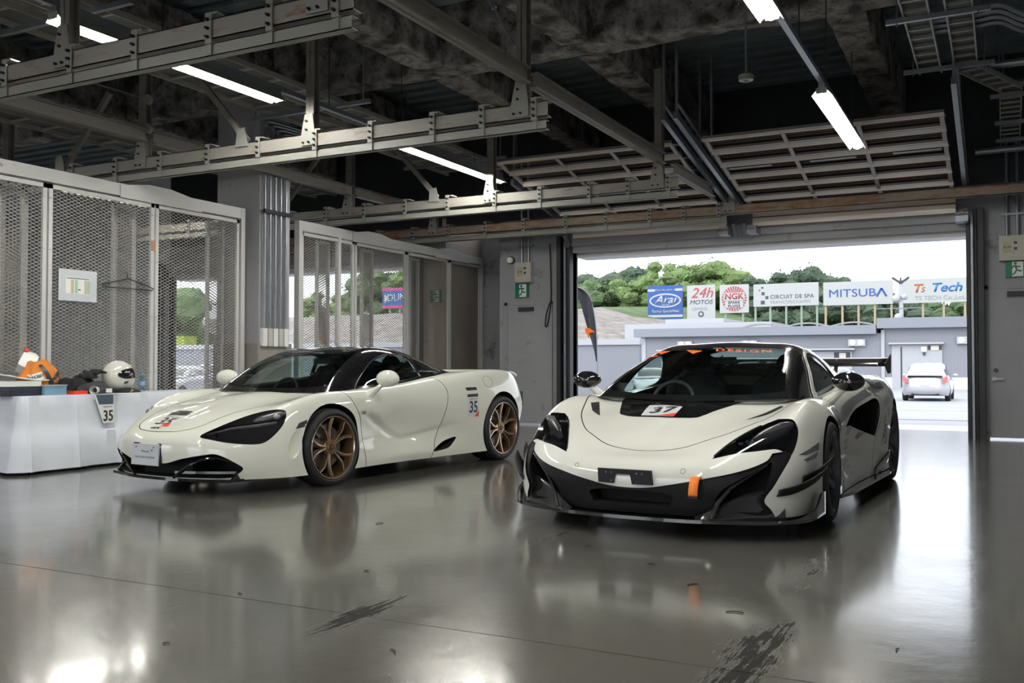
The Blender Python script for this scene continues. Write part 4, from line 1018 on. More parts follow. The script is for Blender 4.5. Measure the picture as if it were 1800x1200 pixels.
# ------------------------------------------------------------------ room materials
M['wall'] = nmat('painted_steel_wall', (0.29, 0.29, 0.31), 0.5, 0, 0.06, 1.5, dirt=(0.13, 0.125, 0.12), dirtamt=0.42, dscale=2.2)
M['wall2'] = nmat('pale_partition', (0.70, 0.70, 0.71), 0.5, 0, 0.04, 1.5)
M['frame_white'] = nmat('fence_paint', (0.52, 0.52, 0.51), 0.45, 0, 0.05, 3, dirt=(0.14, 0.08, 0.04), dirtamt=0.36, dscale=7)
M['mesh_paint'] = nmat('mesh_paint', (0.24, 0.23, 0.215), 0.5, 0, 0.08, 3)
M['rust'] = nmat('rusty_beige_steel', (0.20, 0.19, 0.172), 0.55, 0, 0.08, 2, dirt=(0.16, 0.075, 0.03), dirtamt=0.43, dscale=3.2, stretch=(1, 1, 4))
M['rust2'] = nmat('rusted_beam', (0.22, 0.175, 0.135), 0.6, 0, 0.1, 2, dirt=(0.17, 0.085, 0.035), dirtamt=0.52, dscale=2.4, stretch=(1, 1, 5))
M['rail'] = nmat('beige_rail', (0.20, 0.20, 0.182), 0.5, 0, 0.04, 2)
M['fluff'] = nmat('sprayed_fireproofing', (0.27, 0.25, 0.24), 0.95, 0, 0.6, 14, bump=1.0, bscale=22, dirt=(0.05, 0.045, 0.043), dirtamt=0.53, dscale=3.5)
M['deck'] = nmat('galvanised_deck', (0.23, 0.28, 0.30), 0.5, 0.1, 0.15, 3)
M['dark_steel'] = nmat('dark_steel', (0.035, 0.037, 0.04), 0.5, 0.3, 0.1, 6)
M['galv'] = nmat('galvanised', (0.26, 0.28, 0.31), 0.4, 0.6, 0.1, 8)
M['tray'] = nmat('cable_tray', (0.32, 0.31, 0.27), 0.45, 0.1, 0.06, 6)
M['tray_cover'] = nmat('tray_cover', (0.11, 0.11, 0.11), 0.6, 0.2, 0.1, 6)
M['lampbody'] = nmat('lamp_reflector', (0.30, 0.30, 0.25), 0.35, 0, 0.03, 6)
M['tube'] = nmat('fluorescent_tube', (0.9, 0.9, 0.9), 0.4, 0, 0.0, 6, emit=(1.0, 0.98, 0.91), estr=150)
M['doorpanel'] = nmat('overhead_door_panel', (0.74, 0.63, 0.55), 0.5, 0.1, 0.06, 3)
M['doorrib'] = nmat('overhead_door_rib', (0.17, 0.14, 0.125), 0.5, 0.2, 0.06, 3)
M['doorlip'] = nmat('overhead_door_lip', (0.68, 0.66, 0.65), 0.4, 0.2, 0.06, 3)
M['doorstile'] = nmat('overhead_door_stile', (0.36, 0.33, 0.31), 0.5, 0.1, 0.06, 3)
M['frosted'] = nmat('frosted_panel_window', (0.45, 0.47, 0.55), 0.3, 0, 0.05, 6)
M['column'] = nmat('column_grey', (0.34, 0.34, 0.355), 0.5, 0, 0.05, 1.5, dirt=(0.2, 0.19, 0.18), dirtamt=0.4)
M['green_sign'] = nmat('exit_green', (0.0, 0.16, 0.075), 0.35, 0, 0.03, 6)
M['sign_white'] = nmat('sign_white', (0.72, 0.74, 0.72), 0.35, 0, 0.02, 6)
M['boxbeige'] = nmat('alarm_box', (0.46, 0.44, 0.39), 0.45, 0, 0.04, 6, dirt=(0.25, 0.2, 0.12), dirtamt=0.38)
M['cloth'] = nmat('white_tablecloth', (0.60, 0.63, 0.70), 0.8, 0, 0.03, 2, bump=0.55, bscale=5)

def floor_material():
    m = bpy.data.materials.new('epoxy_floor'); m.use_nodes = True; t = m.node_tree; p = t.nodes['Principled BSDF']; L = t.links.new
    co = t.nodes.new('ShaderNodeTexCoord'); V0 = co.outputs['Object']
    def noise(scale, det=6, st=None, rough=.6):
        v = V0
        if st:
            mp = t.nodes.new('ShaderNodeMapping'); mp.inputs['Scale'].default_value = st; L(V0, mp.inputs['Vector']); v = mp.outputs['Vector']
        n = t.nodes.new('ShaderNodeTexNoise'); n.inputs['Scale'].default_value = scale; n.inputs['Detail'].default_value = det; n.inputs['Roughness'].default_value = rough
        L(v, n.inputs['Vector']); return n.outputs['Fac']
    def ramp(f, a, b, c0, c1):
        r = t.nodes.new('ShaderNodeValToRGB'); r.color_ramp.elements[0].position = a; r.color_ramp.elements[1].position = b
        r.color_ramp.elements[0].color = (*c0, 1); r.color_ramp.elements[1].color = (*c1, 1); L(f, r.inputs['Fac']); return r.outputs['Color']
    def math_(op, a, b=None):
        n = t.nodes.new('ShaderNodeMath'); n.operation = op
        for i, q in enumerate((a, b)):
            if q is None: continue
            if isinstance(q, (int, float)): n.inputs[i].default_value = q
            else: L(q, n.inputs[i])
        return n.outputs[0]
    base = ramp(noise(0.55), .3, .7, (.090, .088, .076), (.122, .120, .106))
    # fine scuffs
    sc = ramp(noise(9, 8, (1, .35, 1), .75), .60, .74, (0, 0, 0), (1, 1, 1))
    mx = t.nodes.new('ShaderNodeMix'); mx.data_type = 'RGBA'; L(math_('MULTIPLY', sc, .35), mx.inputs['Factor']); L(base, mx.inputs['A']); mx.inputs['B'].default_value = (.14, .137, .125, 1)
    out = mx.outputs['Result']
    sx = t.nodes.new('ShaderNodeSeparateXYZ'); L(V0, sx.inputs[0]); X, Y = sx.outputs[0], sx.outputs[1]
    def band(v, c, w):  # 1 inside c +- w with soft edges
        return math_('SUBTRACT', 1.0, math_('MINIMUM', 1.0, math_('POWER', math_('DIVIDE', math_('ABSOLUTE', math_('SUBTRACT', v, c)), w), 2)))
    tot = None
    streak = noise(30, 8, (1.8, .10, 1), .75); patch = noise(7, 6, (1, .5, 1), .7)
    for cx, cy, wx, wy, k in ((-2.37, 3.2, .15, .62, .43), (-.80, 3.35, .19, .95, .42), (-.86, 4.9, .15, 1.2, .49), (-2.42, 5.2, .12, 1.0, .50)):
        msk = math_('MULTIPLY', band(X, cx, wx), band(Y, cy, wy))
        v_ = math_('ADD', math_('ADD', math_('MULTIPLY', streak, .62), math_('MULTIPLY', patch, .38)), math_('MULTIPLY', math_('SUBTRACT', msk, 1.0), .30))
        s2 = ramp(v_, k, k + .05, (0, 0, 0), (.92, .92, .92))
        tot = s2 if tot is None else math_('MAXIMUM', tot, s2)
        mx = t.nodes.new('ShaderNodeMix'); mx.data_type = 'RGBA'; L(s2, mx.inputs['Factor']); L(out, mx.inputs['A']); mx.inputs['B'].default_value = (.012, .012, .012, 1); out = mx.outputs['Result']
    L(out, p.inputs['Base Color'])
    rr = t.nodes.new('ShaderNodeMapRange'); rr.inputs['To Min'].default_value = .08; rr.inputs['To Max'].default_value = .30; L(noise(1.7, 8, None, .7), rr.inputs['Value']); L(math_('ADD', rr.outputs[0], math_('MULTIPLY', tot, .5)), p.inputs['Roughness'])
    b = t.nodes.new('ShaderNodeBump'); b.inputs['Strength'].default_value = .22; b.inputs['Distance'].default_value = .01
    L(math_('ADD', math_('MULTIPLY', noise(6, 5), .8), math_('MULTIPLY', noise(45, 4), .14)), b.inputs['Height']); L(b.outputs[0], p.inputs['Normal'])
    L(math_('MULTIPLY', math_('SUBTRACT', 1.0, tot), .6), p.inputs['Specular IOR Level']); L(math_('MULTIPLY', math_('SUBTRACT', 1.0, tot), .6), p.inputs['Coat Weight']); p.inputs['Coat Roughness'].default_value = .10
    return m
FM = floor_material()
# two pours meet at a dark sealed joint that runs across the room
f = MB(); f.bb(-32, 3.2, -7.5, 3.196, -.2, 0); struct(f.build('floor', FM), 'grey epoxy garage floor')
f = MB(); f.bb(-32, 3.2, 3.204, 16.4, -.2, 0); struct(f.build('floor', FM), 'grey epoxy garage floor beyond the joint')
struct(MB().bb(-32, 3.2, 3.196, 3.204, -.2, -.002).build('floor_joint', M['satin_black']))
# ------------------------------------------------------------------ walls, openings and man doors
YW = 14.75
w = MB()
wp = MB(); wp.bb(-8.97, -9.66, YW, YW + .15, 0, 3.54); wp.bb(-9.05, -8.97, YW + .01, 16.2, 0, 3.7); struct(wp.build('wall_partition', nmat('tan_partition', (.42, .36, .31), .6, 0, .06, 2, dirt=(.2, .17, .15), dirtamt=.42)), 'tan partition wall behind the far mesh fence')
w.bb(-7.86, -7.71, YW, YW + .15, 0, 3.55)
w.bb(-7.71, -6.87, YW, YW + .15, 2.09, 3.55); w.bb(-6.87, -6.45, YW, YW + .15, 0, 3.55); w.bb(-6.45, -.44, YW, YW + .15, 3.0, 3.55)
w.bb(-.44, -.19, YW, YW + .15, 0, 3.55); w.bb(-.19, .75, YW, YW + .15, 2.12, 3.55); w.bb(.75, 3.2, YW, YW + .15, 0, 3.55)
w.bb(-9.66, -15.9, YW, YW + .15, 3.0, 3.55); w.bb(-8.97, -9.66, YW, YW + .15, 3.54, 3.55)
w2 = MB(); w2.bb(-15.9, 3.2, YW + .02, YW + .15, 3.55, 5.4); struct(w2.build('wall_upper', M['dark_steel']), 'upper wall above the roller doors, coloured dark to stand for a shaded void')  # shade of the void above the doors is put into this wall colour
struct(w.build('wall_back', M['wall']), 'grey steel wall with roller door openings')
w = MB(); w.bb(-9.2, -7.86, 16.1, 16.25, 0, 3.7); w.bb(-7.86, -7.78, YW + .151, 16.2, 0, 3.7)
WREC = struct(w.build('wall_recess', M['wall']), 'recessed grey wall panel beside the mesh fence')
struct(MB().bb(-15.9, -32, YW, YW + .15, 0, 5.4).build('wall_neighbour', M['wall2']))
struct(MB().bb(3.2, 3.35, -7.5, 15, 0, 5.4).build('wall_right', M['wall']))
wf_ = MB(); wf_.bb(-32, 3.2, -7.65, -7.5, 3.0, 5.4)
for a_, c_ in ((-32, -22.5), (-16.0, -9.9), (-6.5, -4.9), (.6, 3.2)): wf_.bb(a_, c_, -7.65, -7.5, 0, 3.0)
struct(wf_.build('wall_front', M['wall']), 'pit side wall behind the camera with open shutters')
struct(MB().bb(-32.1, -32, -7.5, 15, 0, 5.4).build('wall_left', M['wall2']))
# deep header box and jamb posts round the openings
for n, (x0, x1) in enumerate(((-6.45, -.44), (-15.9, -9.66))):
    t = MB(); t.bb(x0, x1, YW - .02, YW + .5, 2.93, 3.03); t.bb(x0, x1, YW - .10, YW, 3.03, 3.20)
    struct(t.build('trim_%d' % (n + 1), M['column']))
    t = MB(); t.bb(x0, x1, YW + .15, YW + .62, 2.86, 2.93); struct(t.build('trim_%d' % (n + 3), M['wall2']))
    t = MB()
    for s, x in ((1, x0), (-1, x1)):
        t.bb(x - s * .22, x - s * .15, YW - .20, YW, 0, 3.2); t.bb(x - s * .05, x, YW - .14, YW + .2, 0, 3.05)
        t.bb(x - s * .13, x - s * .09, YW - .12, YW - .02, 0, 3.2)
    struct(t.build('trim_%d' % (n + 5), M['dark_steel']))
    t = MB()
    for s, x in ((1, x0), (-1, x1)):
        t.bb(x - s * .09, x - s * .06, YW - .19, YW - .15, 0, 3.1)
    struct(t.build('trim_%d' % (n + 7), M['galv']))
for n, (x0, x1, zt, hl) in enumerate(((-7.71, -6.87, 2.07, False), (-.19, .75, 2.08, True))):
    d = MB().bb(x0, x1, YW - .02, YW + .03, .03, zt + .04).build('door_%d' % (n + 1), M['wall']); struct(d, 'grey steel door under a green exit sign')
    MB().bb(x0 + .25, x0 + .25 + .28, YW - .07, YW - .02, zt - .11, zt - .04).build('door_closer', M['dark_steel'], d)
    fr = MB(); fr.bb(x0 - .04, x0 + .02, YW - .035, YW, 0, zt + .05); fr.bb(x1 - .02, x1 + .04, YW - .035, YW, 0, zt + .05); fr.bb(x0 - .04, x1 + .04, YW - .035, YW, zt, zt + .05)
    struct(fr.build('trim_%d' % (n + 9), M['wall']))
    if hl:
        h = MB(); h.sphere((x0 + .10, YW - .05, .96), .025, 12, 8); h.bar((x0 + .07, YW - .06, .84), (x0 + .20, YW - .06, .84), .02, .025); h.lathe([(.0001, 0), (.03, 0), (.03, .03)], 14, 'y', (x0 + .08, YW - .05, .84))
        h.build('door_handle', M['steel'], d, smooth=True)
# daylight shows under both doors; the ground carries on outside
# small hatch handle on the recessed wall
hh = MB().tube([(-8.06, 16.08, 1.36), (-8.13, 16.04, 1.36), (-8.13, 16.04, 1.22), (-8.06, 16.08, 1.22)], .015, 6).build('wall_handle', M['rust2'], smooth=True); hh.parent = WREC

def exit_sign(x0, x1, z0, z1, y, label, scale=1):
    s = MB().bb(x0, x1, y - .045, y, z0, z1).build('exit_sign', M['green_sign']); tag(s, label, 'sign', 'running man exit signs')
    cx, cz, h, w_ = (x0 + x1) / 2, (z0 + z1) / 2, z1 - z0, x1 - x0
    MB().bb(cx - w_ * .18, cx + w_ * .36, y - .047, y - .044, cz - h * .46, cz + h * .46).build('doorway_pictogram', M['sign_white'], s)
    P = lambda u, v: Vector((cx + u * w_, y - .050, cz + v * h)); b = MB(); r = h * .045
    b.lathe([(.0001, 0), (h * .085, 0), (h * .085, .003)], 16, 'y', P(-.02, .34))
    for pts in ([(-.03,.22),(.05,-.06)], [(-.03,.20),(-.17,.13),(-.22,.0)], [(0,.18),(.14,.12),(.22,.17)], [(.05,-.06),(.20,-.14),(.30,-.10)], [(.03,-.08),(-.04,-.25),(-.16,-.36)]):
        for a, c in zip(pts[:-1], pts[1:]): b.bar(P(*a), P(*c), .004, r * 2)
    b.build('running_man', M['green_sign'], s)
exit_sign(-7.53, -7.28, 2.20, 2.44, YW, 'green running man exit sign over the left steel door')
exit_sign(.045, .295, 2.235, 2.455, YW, 'green running man exit sign at the right edge of the picture')
exit_sign(-9.28, -9.05, 2.17, 2.40, YW, 'green running man exit sign seen through the mesh fence')
for x0, lab in ((-7.50, 'beige alarm box above the exit sign left of the opening'), (-.03, 'beige alarm box above the exit sign right of the opening')):
    bx = MB().bb(x0, x0 + .31, YW - .12, YW, 2.46, 2.80).build('alarm_box', M['boxbeige']); tag(bx, lab, 'electrical box', 'alarm boxes')
    MB().bb(x0 + .03, x0 + .28, YW - .13, YW - .12, 2.49, 2.77).build('box_lid', M['boxbeige'], bx)
    MB().bb(x0 + .05, x0 + .15, YW - .133, YW - .13, 2.56, 2.72).build('box_plate', nmat('yellowed_plate', (.42, .38, .24), .4, 0, .1, 30), bx)
    place_text('box_lettering', 'AUX', .05, M['ink'], (x0 + .10, YW - .1345, 2.64), (1, 0, 0), (0, 0, 1), bx, .001)
    for z in (2.60, 2.68): MB().bb(x0 + .18, x0 + .22, YW - .135, YW - .13, z, z + .035).build('box_socket', M['cabin_grey'], bx)
    p = MB()
    for dx in (.10, .23):
        p.tube([(x0 + dx, YW - .05, 2.80), (x0 + dx, YW - .05, 4.6)], .022, 8)
    p.bar((x0 + .03, YW - .05, 3.10), (x0 + .32, YW - .05, 3.10), .05, .03)
    q = p.build('conduit', M['galv'], None, smooth=True); tag(q, 'pair of grey pipes rising from the alarm box %s of the opening' % ('left' if x0 < -1 else 'right'), 'pipe')
lp = MB().lathe([(.0001, 0), (.05, -.01), (.055, .03), (.06, .08)], 20, 'y', (-7.62, YW - .08, 2.86)).build('wall_lamp', nmat('clear_lamp_glass', (.8, .8, .8), .1, 0, .02, 9), smooth=True); tag(lp, 'small round glass lamp on the wall left of the alarm box', 'lamp')
MB().lathe([(.055, 0), (.068, .0), (.068, .05), (.055, .05)], 20, 'y', (-7.62, YW - .05, 2.86), closed=True).build('lamp_ring', M['dark_steel'], lp, smooth=True)
cb = MB().tube(crom([(-6.86, YW - .06, 3.1), (-6.84, YW - .05, 2.2), (-6.90, YW - .05, 1.75), (-6.95, YW - .05, 1.70), (-6.93, YW - .05, 1.9), (-6.86, YW - .05, 2.1)], 8, False), .01, 6).build('hanging_cable', M['satin_black'], smooth=True); tag(cb, 'thin black cable looping down beside the left jamb', 'cable')
cb = MB().tube(crom([(-.36, YW - .05, 2.9), (-.34, YW - .06, 2.0), (-.37, YW - .05, 1.4), (-.33, YW - .06, 1.1), (-.35, YW - .05, .85)], 8, False), .008, 6).build('hanging_cable', M['satin_black'], smooth=True); tag(cb, 'thin black cable hanging down the right jamb', 'cable')
# concrete column with five conduits
co_ = MB(); co_.bb(-9.5, -8.75, 9.64, 10.24, 0, 5.0); co_ = co_.build('column', M['column']); tag(co_, 'square grey column between the two mesh fences', 'column')
MB().bb(-9.53, -8.73, 9.61, 10.27, 0, 1.32).build('column_plinth', nmat('concrete_plinth', (.24, .22, .2), .7, 0, .1, 4), co_)
for k in range(5):
    y = 9.70 + .105 * k; c = MB()
    c.tube(crom([(-8.71, y, 1.50), (-8.71, y, 2.0), (-8.71, y, 3.9), (-8.71, y + .04, 4.06 + .035 * (4 - k)), (-8.71, y + .16, 4.16 + .035 * (4 - k)), (-8.71, 11.3, 4.17 + .035 * (4 - k))], 6, False), .019, 8)
    q = c.build('conduit', M['galv'], None, smooth=True)
    tag(q, ['nearest', 'second', 'middle', 'fourth', 'farthest'][k] + ' of five steel conduits running up the grey column', 'pipe', 'conduits on the column')
    MB().bb(-8.75, -8.69, y - .042, y + .042, 1.28, 1.52).build('outlet_box', M['boxbeige'] if k % 2 else M['wall2'], q)
q = MB().bar((-8.69, 9.66, 3.08), (-8.69, 10.22, 3.08), .04, .05).build('pipe_clamp', M['satin_black']); tag(q, 'black clamp strip tying the conduits to the column', 'clamp')

# ------------------------------------------------------------------ mesh fences
XF = -8.95
def mesh_panel(y0, y1, z0, z1, x, parent, name='wire_mesh', cw=.082, ch=.038):
    b = MB(); W_, H_ = y1 - y0, z1 - z0; sl = ch / cw  # strands rise ch per cw
    n = int((W_ * sl + H_) / ch) + 2
    for sgn in (1, -1):
        for k in range(-int(W_ * sl / ch) - 1, int(H_ / ch) + 2):
            c0 = k * ch  # z at left edge for rising strands
            pts = []
            for u in (0, W_):
                v = c0 + u * sl if sgn > 0 else c0 + (W_ - u) * sl
                pts.append((u, v))
            (u0, v0), (u1, v1) = pts
            # clip to the panel height
            def clip(u0, v0, u1, v1):
                if v0 > v1: u0, v0, u1, v1 = u1, v1, u0, v0
                if v1 <= 0 or v0 >= H_: return None
                if v0 < 0: u0 = u0 + (u1 - u0) * (0 - v0) / (v1 - v0); v0 = 0
                if v1 > H_: u1 = u0 + (u1 - u0) * (H_ - v0) / (v1 - v0); v1 = H_
                return u0, v0, u1, v1
            r = clip(u0, v0, u1, v1)
            if r and abs(r[0] - r[2]) > 1e-3:
                b.bar((x + .0015 * sgn, y0 + r[0], z0 + r[1]), (x + .0015 * sgn, y0 + r[2], z0 + r[3]), .003, .0065)
    return b.build(name, M['mesh_paint'], parent)
def fence(yp, label, humps, zt=3.10, x=XF, name='mesh_fence', extra=()):
    """yp: leaf boundaries; posts come in pairs at each boundary"""
    t = empty(name, (x, yp[0], 0)); tag(t, label, 'fence')
    P = lambda o: (setattr(o, 'parent', t), setattr(o, 'matrix_parent_inverse', Matrix.Translation((-x, -yp[0], 0))))
    P(MB().bb(x - .04, x + .04, yp[0], yp[-1], zt - .14, zt).build('top_rail', M['frame_white']))
    for y in humps:
        P(MB().prism([(y - .62, zt - .16), (y - .62, zt - .02), (y - .22, zt + .045), (y + .12, zt + .045), (y + .48, zt - .01), (y + .62, zt - .02), (y + .62, zt - .16)], 'x', x + .041, x + .052).build('gusset_plate', M['frame_white']))
    for i in range(len(yp) - 1):
        a, c = yp[i] + .012, yp[i + 1] - .012; z0, z1 = .06, zt - .16; fw = .045
        f = MB(); f.bb(x - .02, x + .02, a, a + fw, z0, z1); f.bb(x - .02, x + .02, c - fw, c, z0, z1); f.bb(x - .02, x + .02, a, c, z1 - fw, z1); f.bb(x - .02, x + .02, a, c, z0, z0 + fw)
        for z in (.95, 1.6, 2.25, 2.8):
            for y in (a + fw * .5, c - fw * .5): f.box((x + .024, y, z), (.012, .02, .012))
        fo = f.build('leaf_frame', M['frame_white']); P(fo)
        mp = mesh_panel(a + fw * .8, c - fw * .8, z0 + fw * .8, z1 - fw * .8, x, None); mp.parent = fo
    for y in extra:
        P(MB().bb(x - .035, x + .035, y - .03, y + .03, 0, zt - .14).build('mullion_post', M['frame_white']))
    for i, y in enumerate((yp[0], yp[-1])):
        P(MB().bb(x - .045, x + .045, y - (.07 if i == 0 else .0), y + (0 if i == 0 else .07), 0, zt).build('end_post', M['frame_white']))
    return t
fence([3.85, 5.25, 6.63, 8.055, 9.47], 'tall white framed mesh fence behind the draped table', [8.15, 5.3])
fence([10.70, 11.97, 13.42, 14.82, 15.98], 'tall white framed mesh fence beyond the grey column', [11.95 + .55, 14.9], extra=(11.58,))
# folded leaves stacked behind the first line
for n, (y, lab) in enumerate(((6.58, 'folded mesh leaf behind the fence near the left edge'), (8.02, 'folded mesh leaf behind the fence above the helmet'), (9.50, 'folded mesh leaf behind the fence beside the column'), (12.9, 'folded mesh leaf behind the far fence at its middle'), (11.75, 'folded mesh leaf behind the far fence near the column'), (14.3, 'folded mesh leaf behind the far fence near its end'))):
    t = empty('mesh_leaf', (XF - .32, y, 0)); tag(t, lab, 'fence leaf', 'folded mesh leaves')
    for dx, dy in ((0, 0), (-.10, .11)):
        f = MB()
        for yy in (0, .27): f.bb(dx - .015, dx + .015, yy + dy - .02 - .27, yy + dy + .02 - .27, .05, 2.93)
        f.bb(dx - .015, dx + .015, dy - .27, dy, 2.89, 2.93); fo = f.build('leaf_frame', M['frame_white'], t)
        m_ = mesh_panel(dy - .27, dy, .06, 2.9, dx, fo)
# hanger and paper notice on the fence
hg = MB(); hg.tube([(XF + .03, 7.66, 2.02), (XF + .03, 7.64, 2.10), (XF + .03, 7.60, 2.08)], .004, 6); hg.tube([(XF + .04, 7.66, 2.02), (XF + .04, 7.30, 1.93), (XF + .04, 7.32, 1.905), (XF + .04, 8.0, 1.905), (XF + .04, 8.02, 1.93), (XF + .04, 7.66, 2.02)], .006, 6)
tag(hg.build('coat_hanger', M['satin_black'], smooth=True), 'black wire coat hanger hooked on the mesh fence', 'hanger')
pp = MB().bb(XF + .025, XF + .03, 6.76, 7.24, 1.72, 2.06).build('paper_notice', nmat('plastic_sleeve', (.55, .58, .62), .25, 0, .03, 6)); tag(pp, 'white timetable sheet in a clear sleeve taped to the fence', 'paper')
MB().bb(XF + .030, XF + .032, 6.84, 7.16, 1.80, 1.98).build('timetable', M['sign_white'], pp)
for k, (y, c) in enumerate(((6.91, (.55, .4, .25)), (6.96, (.3, .5, .38)), (7.08, (.55, .42, .3)), (7.12, (.3, .5, .4)))): MB().bb(XF + .032, XF + .0335, y, y + .035, 1.805, 1.95).build('table_column', nmat('print', c, .5), pp)
MB().bb(XF + .032, XF + .0335, 7.0, 7.03, 1.84, 1.852).build('printed_bar', M['ink'], pp)
MB().bb(XF + .032, XF + .0335, 6.86, 7.14, 1.962, 1.97).build('printed_bar', M['ink'], pp)
tg = MB().bb(XF + .025, XF + .032, 8.0, 8.05, 2.38, 2.50).build('fence_tag', nmat('faded_orange', (.45, .2, .1), .5)); tag(tg, 'faded orange tag on the fence post', 'tag')
# ------------------------------------------------------------------ roof deck and beams
b = MB(); x0, x1 = -32, 3.2
y = -7.5
while y < 14.9:
    b.bb(x0, x1, y, y + .17, 5.34, 5.36); b.bb(x0, x1, y + .17, y + .34, 5.41, 5.43); b.bb(x0, x1, y + .165, y + .175, 5.34, 5.43); b.bb(x0, x1, y - .005, y + .005, 5.34, 5.43)
    y += .34
struct(b.build('ceiling', M['deck']), 'dark corrugated steel roof deck')
struct(MB().bb(-32, 3.2, -7.5, 16.4, 5.45, 5.6).build('ceiling_slab', M['dark_steel']))
def fluffy(p, q, w, h, name='ceiling_beam'):
    """beam coated in lumpy sprayed insulation"""
    p, q = Vector(p), Vector(q); d, s, u = frame(q - p); n = max(4, int((q - p).length / .12)); b = MB(); sec = []
    for k in range(20):
        a = 2 * PI * k / 20; ca, sa = math.cos(a), math.sin(a); e = 14
        sec.append((w / 2 * math.copysign(abs(ca) ** (2 / e), ca), h / 2 * math.copysign(abs(sa) ** (2 / e), sa)))
    rnd = random.Random(int(p.x * 100 + p.y * 10)); ph = [rnd.random() * 6 for _ in range(6)]; rows = []
    for i in range(n + 1):
        c = p + d * ((q - p).length * i / n); t = i * .12; row = []
        for k, (a_, b_) in enumerate(sec):
            f = 1 + .03 * math.sin(t * 3.1 + ph[0] + k) + .03 * math.sin(t * 7.3 + ph[1] + k * 2) + .035 * rnd.uniform(-1, 1)
            row.append(b.bm.verts.new(c + s * (a_ * f) + u * (b_ * (1 + (f - 1) * .7))))
        rows.append(row)
    for i in range(n):
        for k in range(20): b.face([rows[i][k], rows[i][(k + 1) % 20], rows[i + 1][(k + 1) % 20], rows[i + 1][k]])
    b.face(rows[0]); b.face(rows[-1][::-1])
    o = b.build(name, M['fluff'], smooth=True, angle=80); return o
for n, (yy, zb, w_) in enumerate(((9.92, 4.60, .36), (2.2, 4.6, .36))):
    tag(fluffy((-20, yy, zb + .42), (3.1, yy, zb + .42), w_, .84, 'roof_girder'), ['main roof girder coated in grey sprayed insulation crossing the room', 'roof girder coated in sprayed insulation nearest the camera'][n], 'beam')
names = {-1.40: 'right of the hanging lamps', -4.20: 'above the ends of the hanging rails', -6.15: 'above the left lamp row', -8.8: 'above the mesh fence', -11.6: 'beyond the fence in the next bay'}
for x, nm in names.items():
    for (ya, yb, wh) in ((10.15, 14.7, 'between the main girder and the door wall'), (2.45, 9.7, 'on the near side of the main girder')):
        tag(fluffy((x, ya, 4.93), (x, yb, 4.93), .40, .62), 'grey insulated cross beam %s, %s' % (nm, wh), 'beam', 'insulated cross beams')

# ------------------------------------------------------------------ hanging steel frames with rails
RY = [4.84, 7.71, 11.57, 13.98]
CX = [-3.73, -4.27, -4.81, -5.53, -6.22, -6.98, -7.70, -8.43, -9.15, -9.9, -10.6, -11.3, -12.0, -12.7]
which = ['nearest', 'second', 'third', 'farthest']
for i, y in enumerate(RY):
    t = empty('hanging_rail_frame', (-7, y, 3.3)); tag(t, which[i] + ' hanging beige steel rail with bolted clamps, running across the room', 'steel frame', 'hanging rail frames')
    inv = Matrix.Translation((7, -y, -3.3))
    def P(o): o.parent = t; o.matrix_parent_inverse = inv; return o
    xr = -3.60 if i < 3 else 3.1
    P(MB().chan((-14, y, 3.33), (xr, y, 3.33), .09, .14, .008, -1).build('upper_beam', M['rust2'] if i == 3 else M['rust']))
    P(MB().chan((-14, y, 3.19), (-3.62, y, 3.19), .07, .085, .006, -1).build('lower_rail', M['rail']))
    for x in CX:
        c = MB(); c.bb(x - .028, x + .028, y - .062, y - .052, 3.23, 3.44); c.bb(x - .028, x + .028, y - .062, y + .06, 3.225, 3.235); c.bb(x - .028, x + .075, y - .06, y + .09, 3.425, 3.437); c.bb(x - .02, x + .02, y - .05, y - .042, 3.15, 3.24)
        co2 = P(c.build('clamp', M['rail']))
        for z in (3.27, 3.33, 3.39): MB().lathe([(.0001, -.03), (.010, -.03), (.012, 0)], 8, 'y', (x, y - .06, z)).build('clamp_bolt', M['satin_black'], co2)
    for x in ((-3.86, -6.29, -8.72, -11.15) if i < 3 else (-3.56, -8.72, -11.15)):
        ztop = 4.8
        if i == 3: ztop = 3.60
        pb = MB(); pb.hbeam((x, y, 3.42), (x, y, ztop), .10, .10, .008); po = P(pb.build('hanger_post', M['rust']))
        g = MB(); g.prism([(x - .10, 3.28), (x + .075, 3.28), (x + .075, 3.40), (x + .045, 3.60), (x - .055, 3.60), (x - .10, 3.40)], 'y', y - .064, y - .056); go = g.build('gusset_plate', M['rail'], po)
        for dx, z in ((-.07, 3.31), (.0, 3.31), (-.03, 3.44), (-.03, 3.53)):
            MB().lathe([(.0001, -.022), (.010, -.022), (.011, 0)], 8, 'y', (x + dx, y - .062, z)).build('plate_bolt', M['satin_black'], go)
    # knee braces
    if i in (1, 2):
        for xa, xb in ((-7.20, -7.95), (-10.1, -9.34)):
            za, zb = 3.44, 4.25
            P(MB().bar((xa, y + .03, za), (xb, y + .03, zb), .05, .065).build('diagonal_brace', M['rust']))
            P(MB().prism([(xa - .09, 3.36), (xa + .09, 3.36), (xa + .04, 3.56), (xa - .06, 3.56)], 'y', y - .066, y - .058).build('gusset_plate', M['rail']))
    if i == 0:
        P(MB().tube([(-8.6, y + .1, 4.5), (-7.1, y + .1, 4.0)], .012, 6).build('tie_rod', M['rail']))
for x in (-3.80, -8.66):
    for a, c, k in ((RY[0], RY[1], 0), (RY[1], RY[2], 1), (RY[2], RY[3], 2), (-1, RY[0], 3)):
        z = 3.64
        if x > -5 and k == 2: z = 3.52; c = 13.5; x = -3.69
        o = MB().hbeam((x, a + .06, z), (x, c - .06, z), .10, .14, .009).build('tie_beam', M['rust'])
        tag(o, 'beige steel tie beam joining the %s at their %s' % (['nearest and second rail frames', 'second and third rail frames', 'third and farthest rail frames', 'nearest rail frame towards the camera'][k], 'right ends' if x > -5 else 'posts above the fence'), 'beam', 'tie beams')
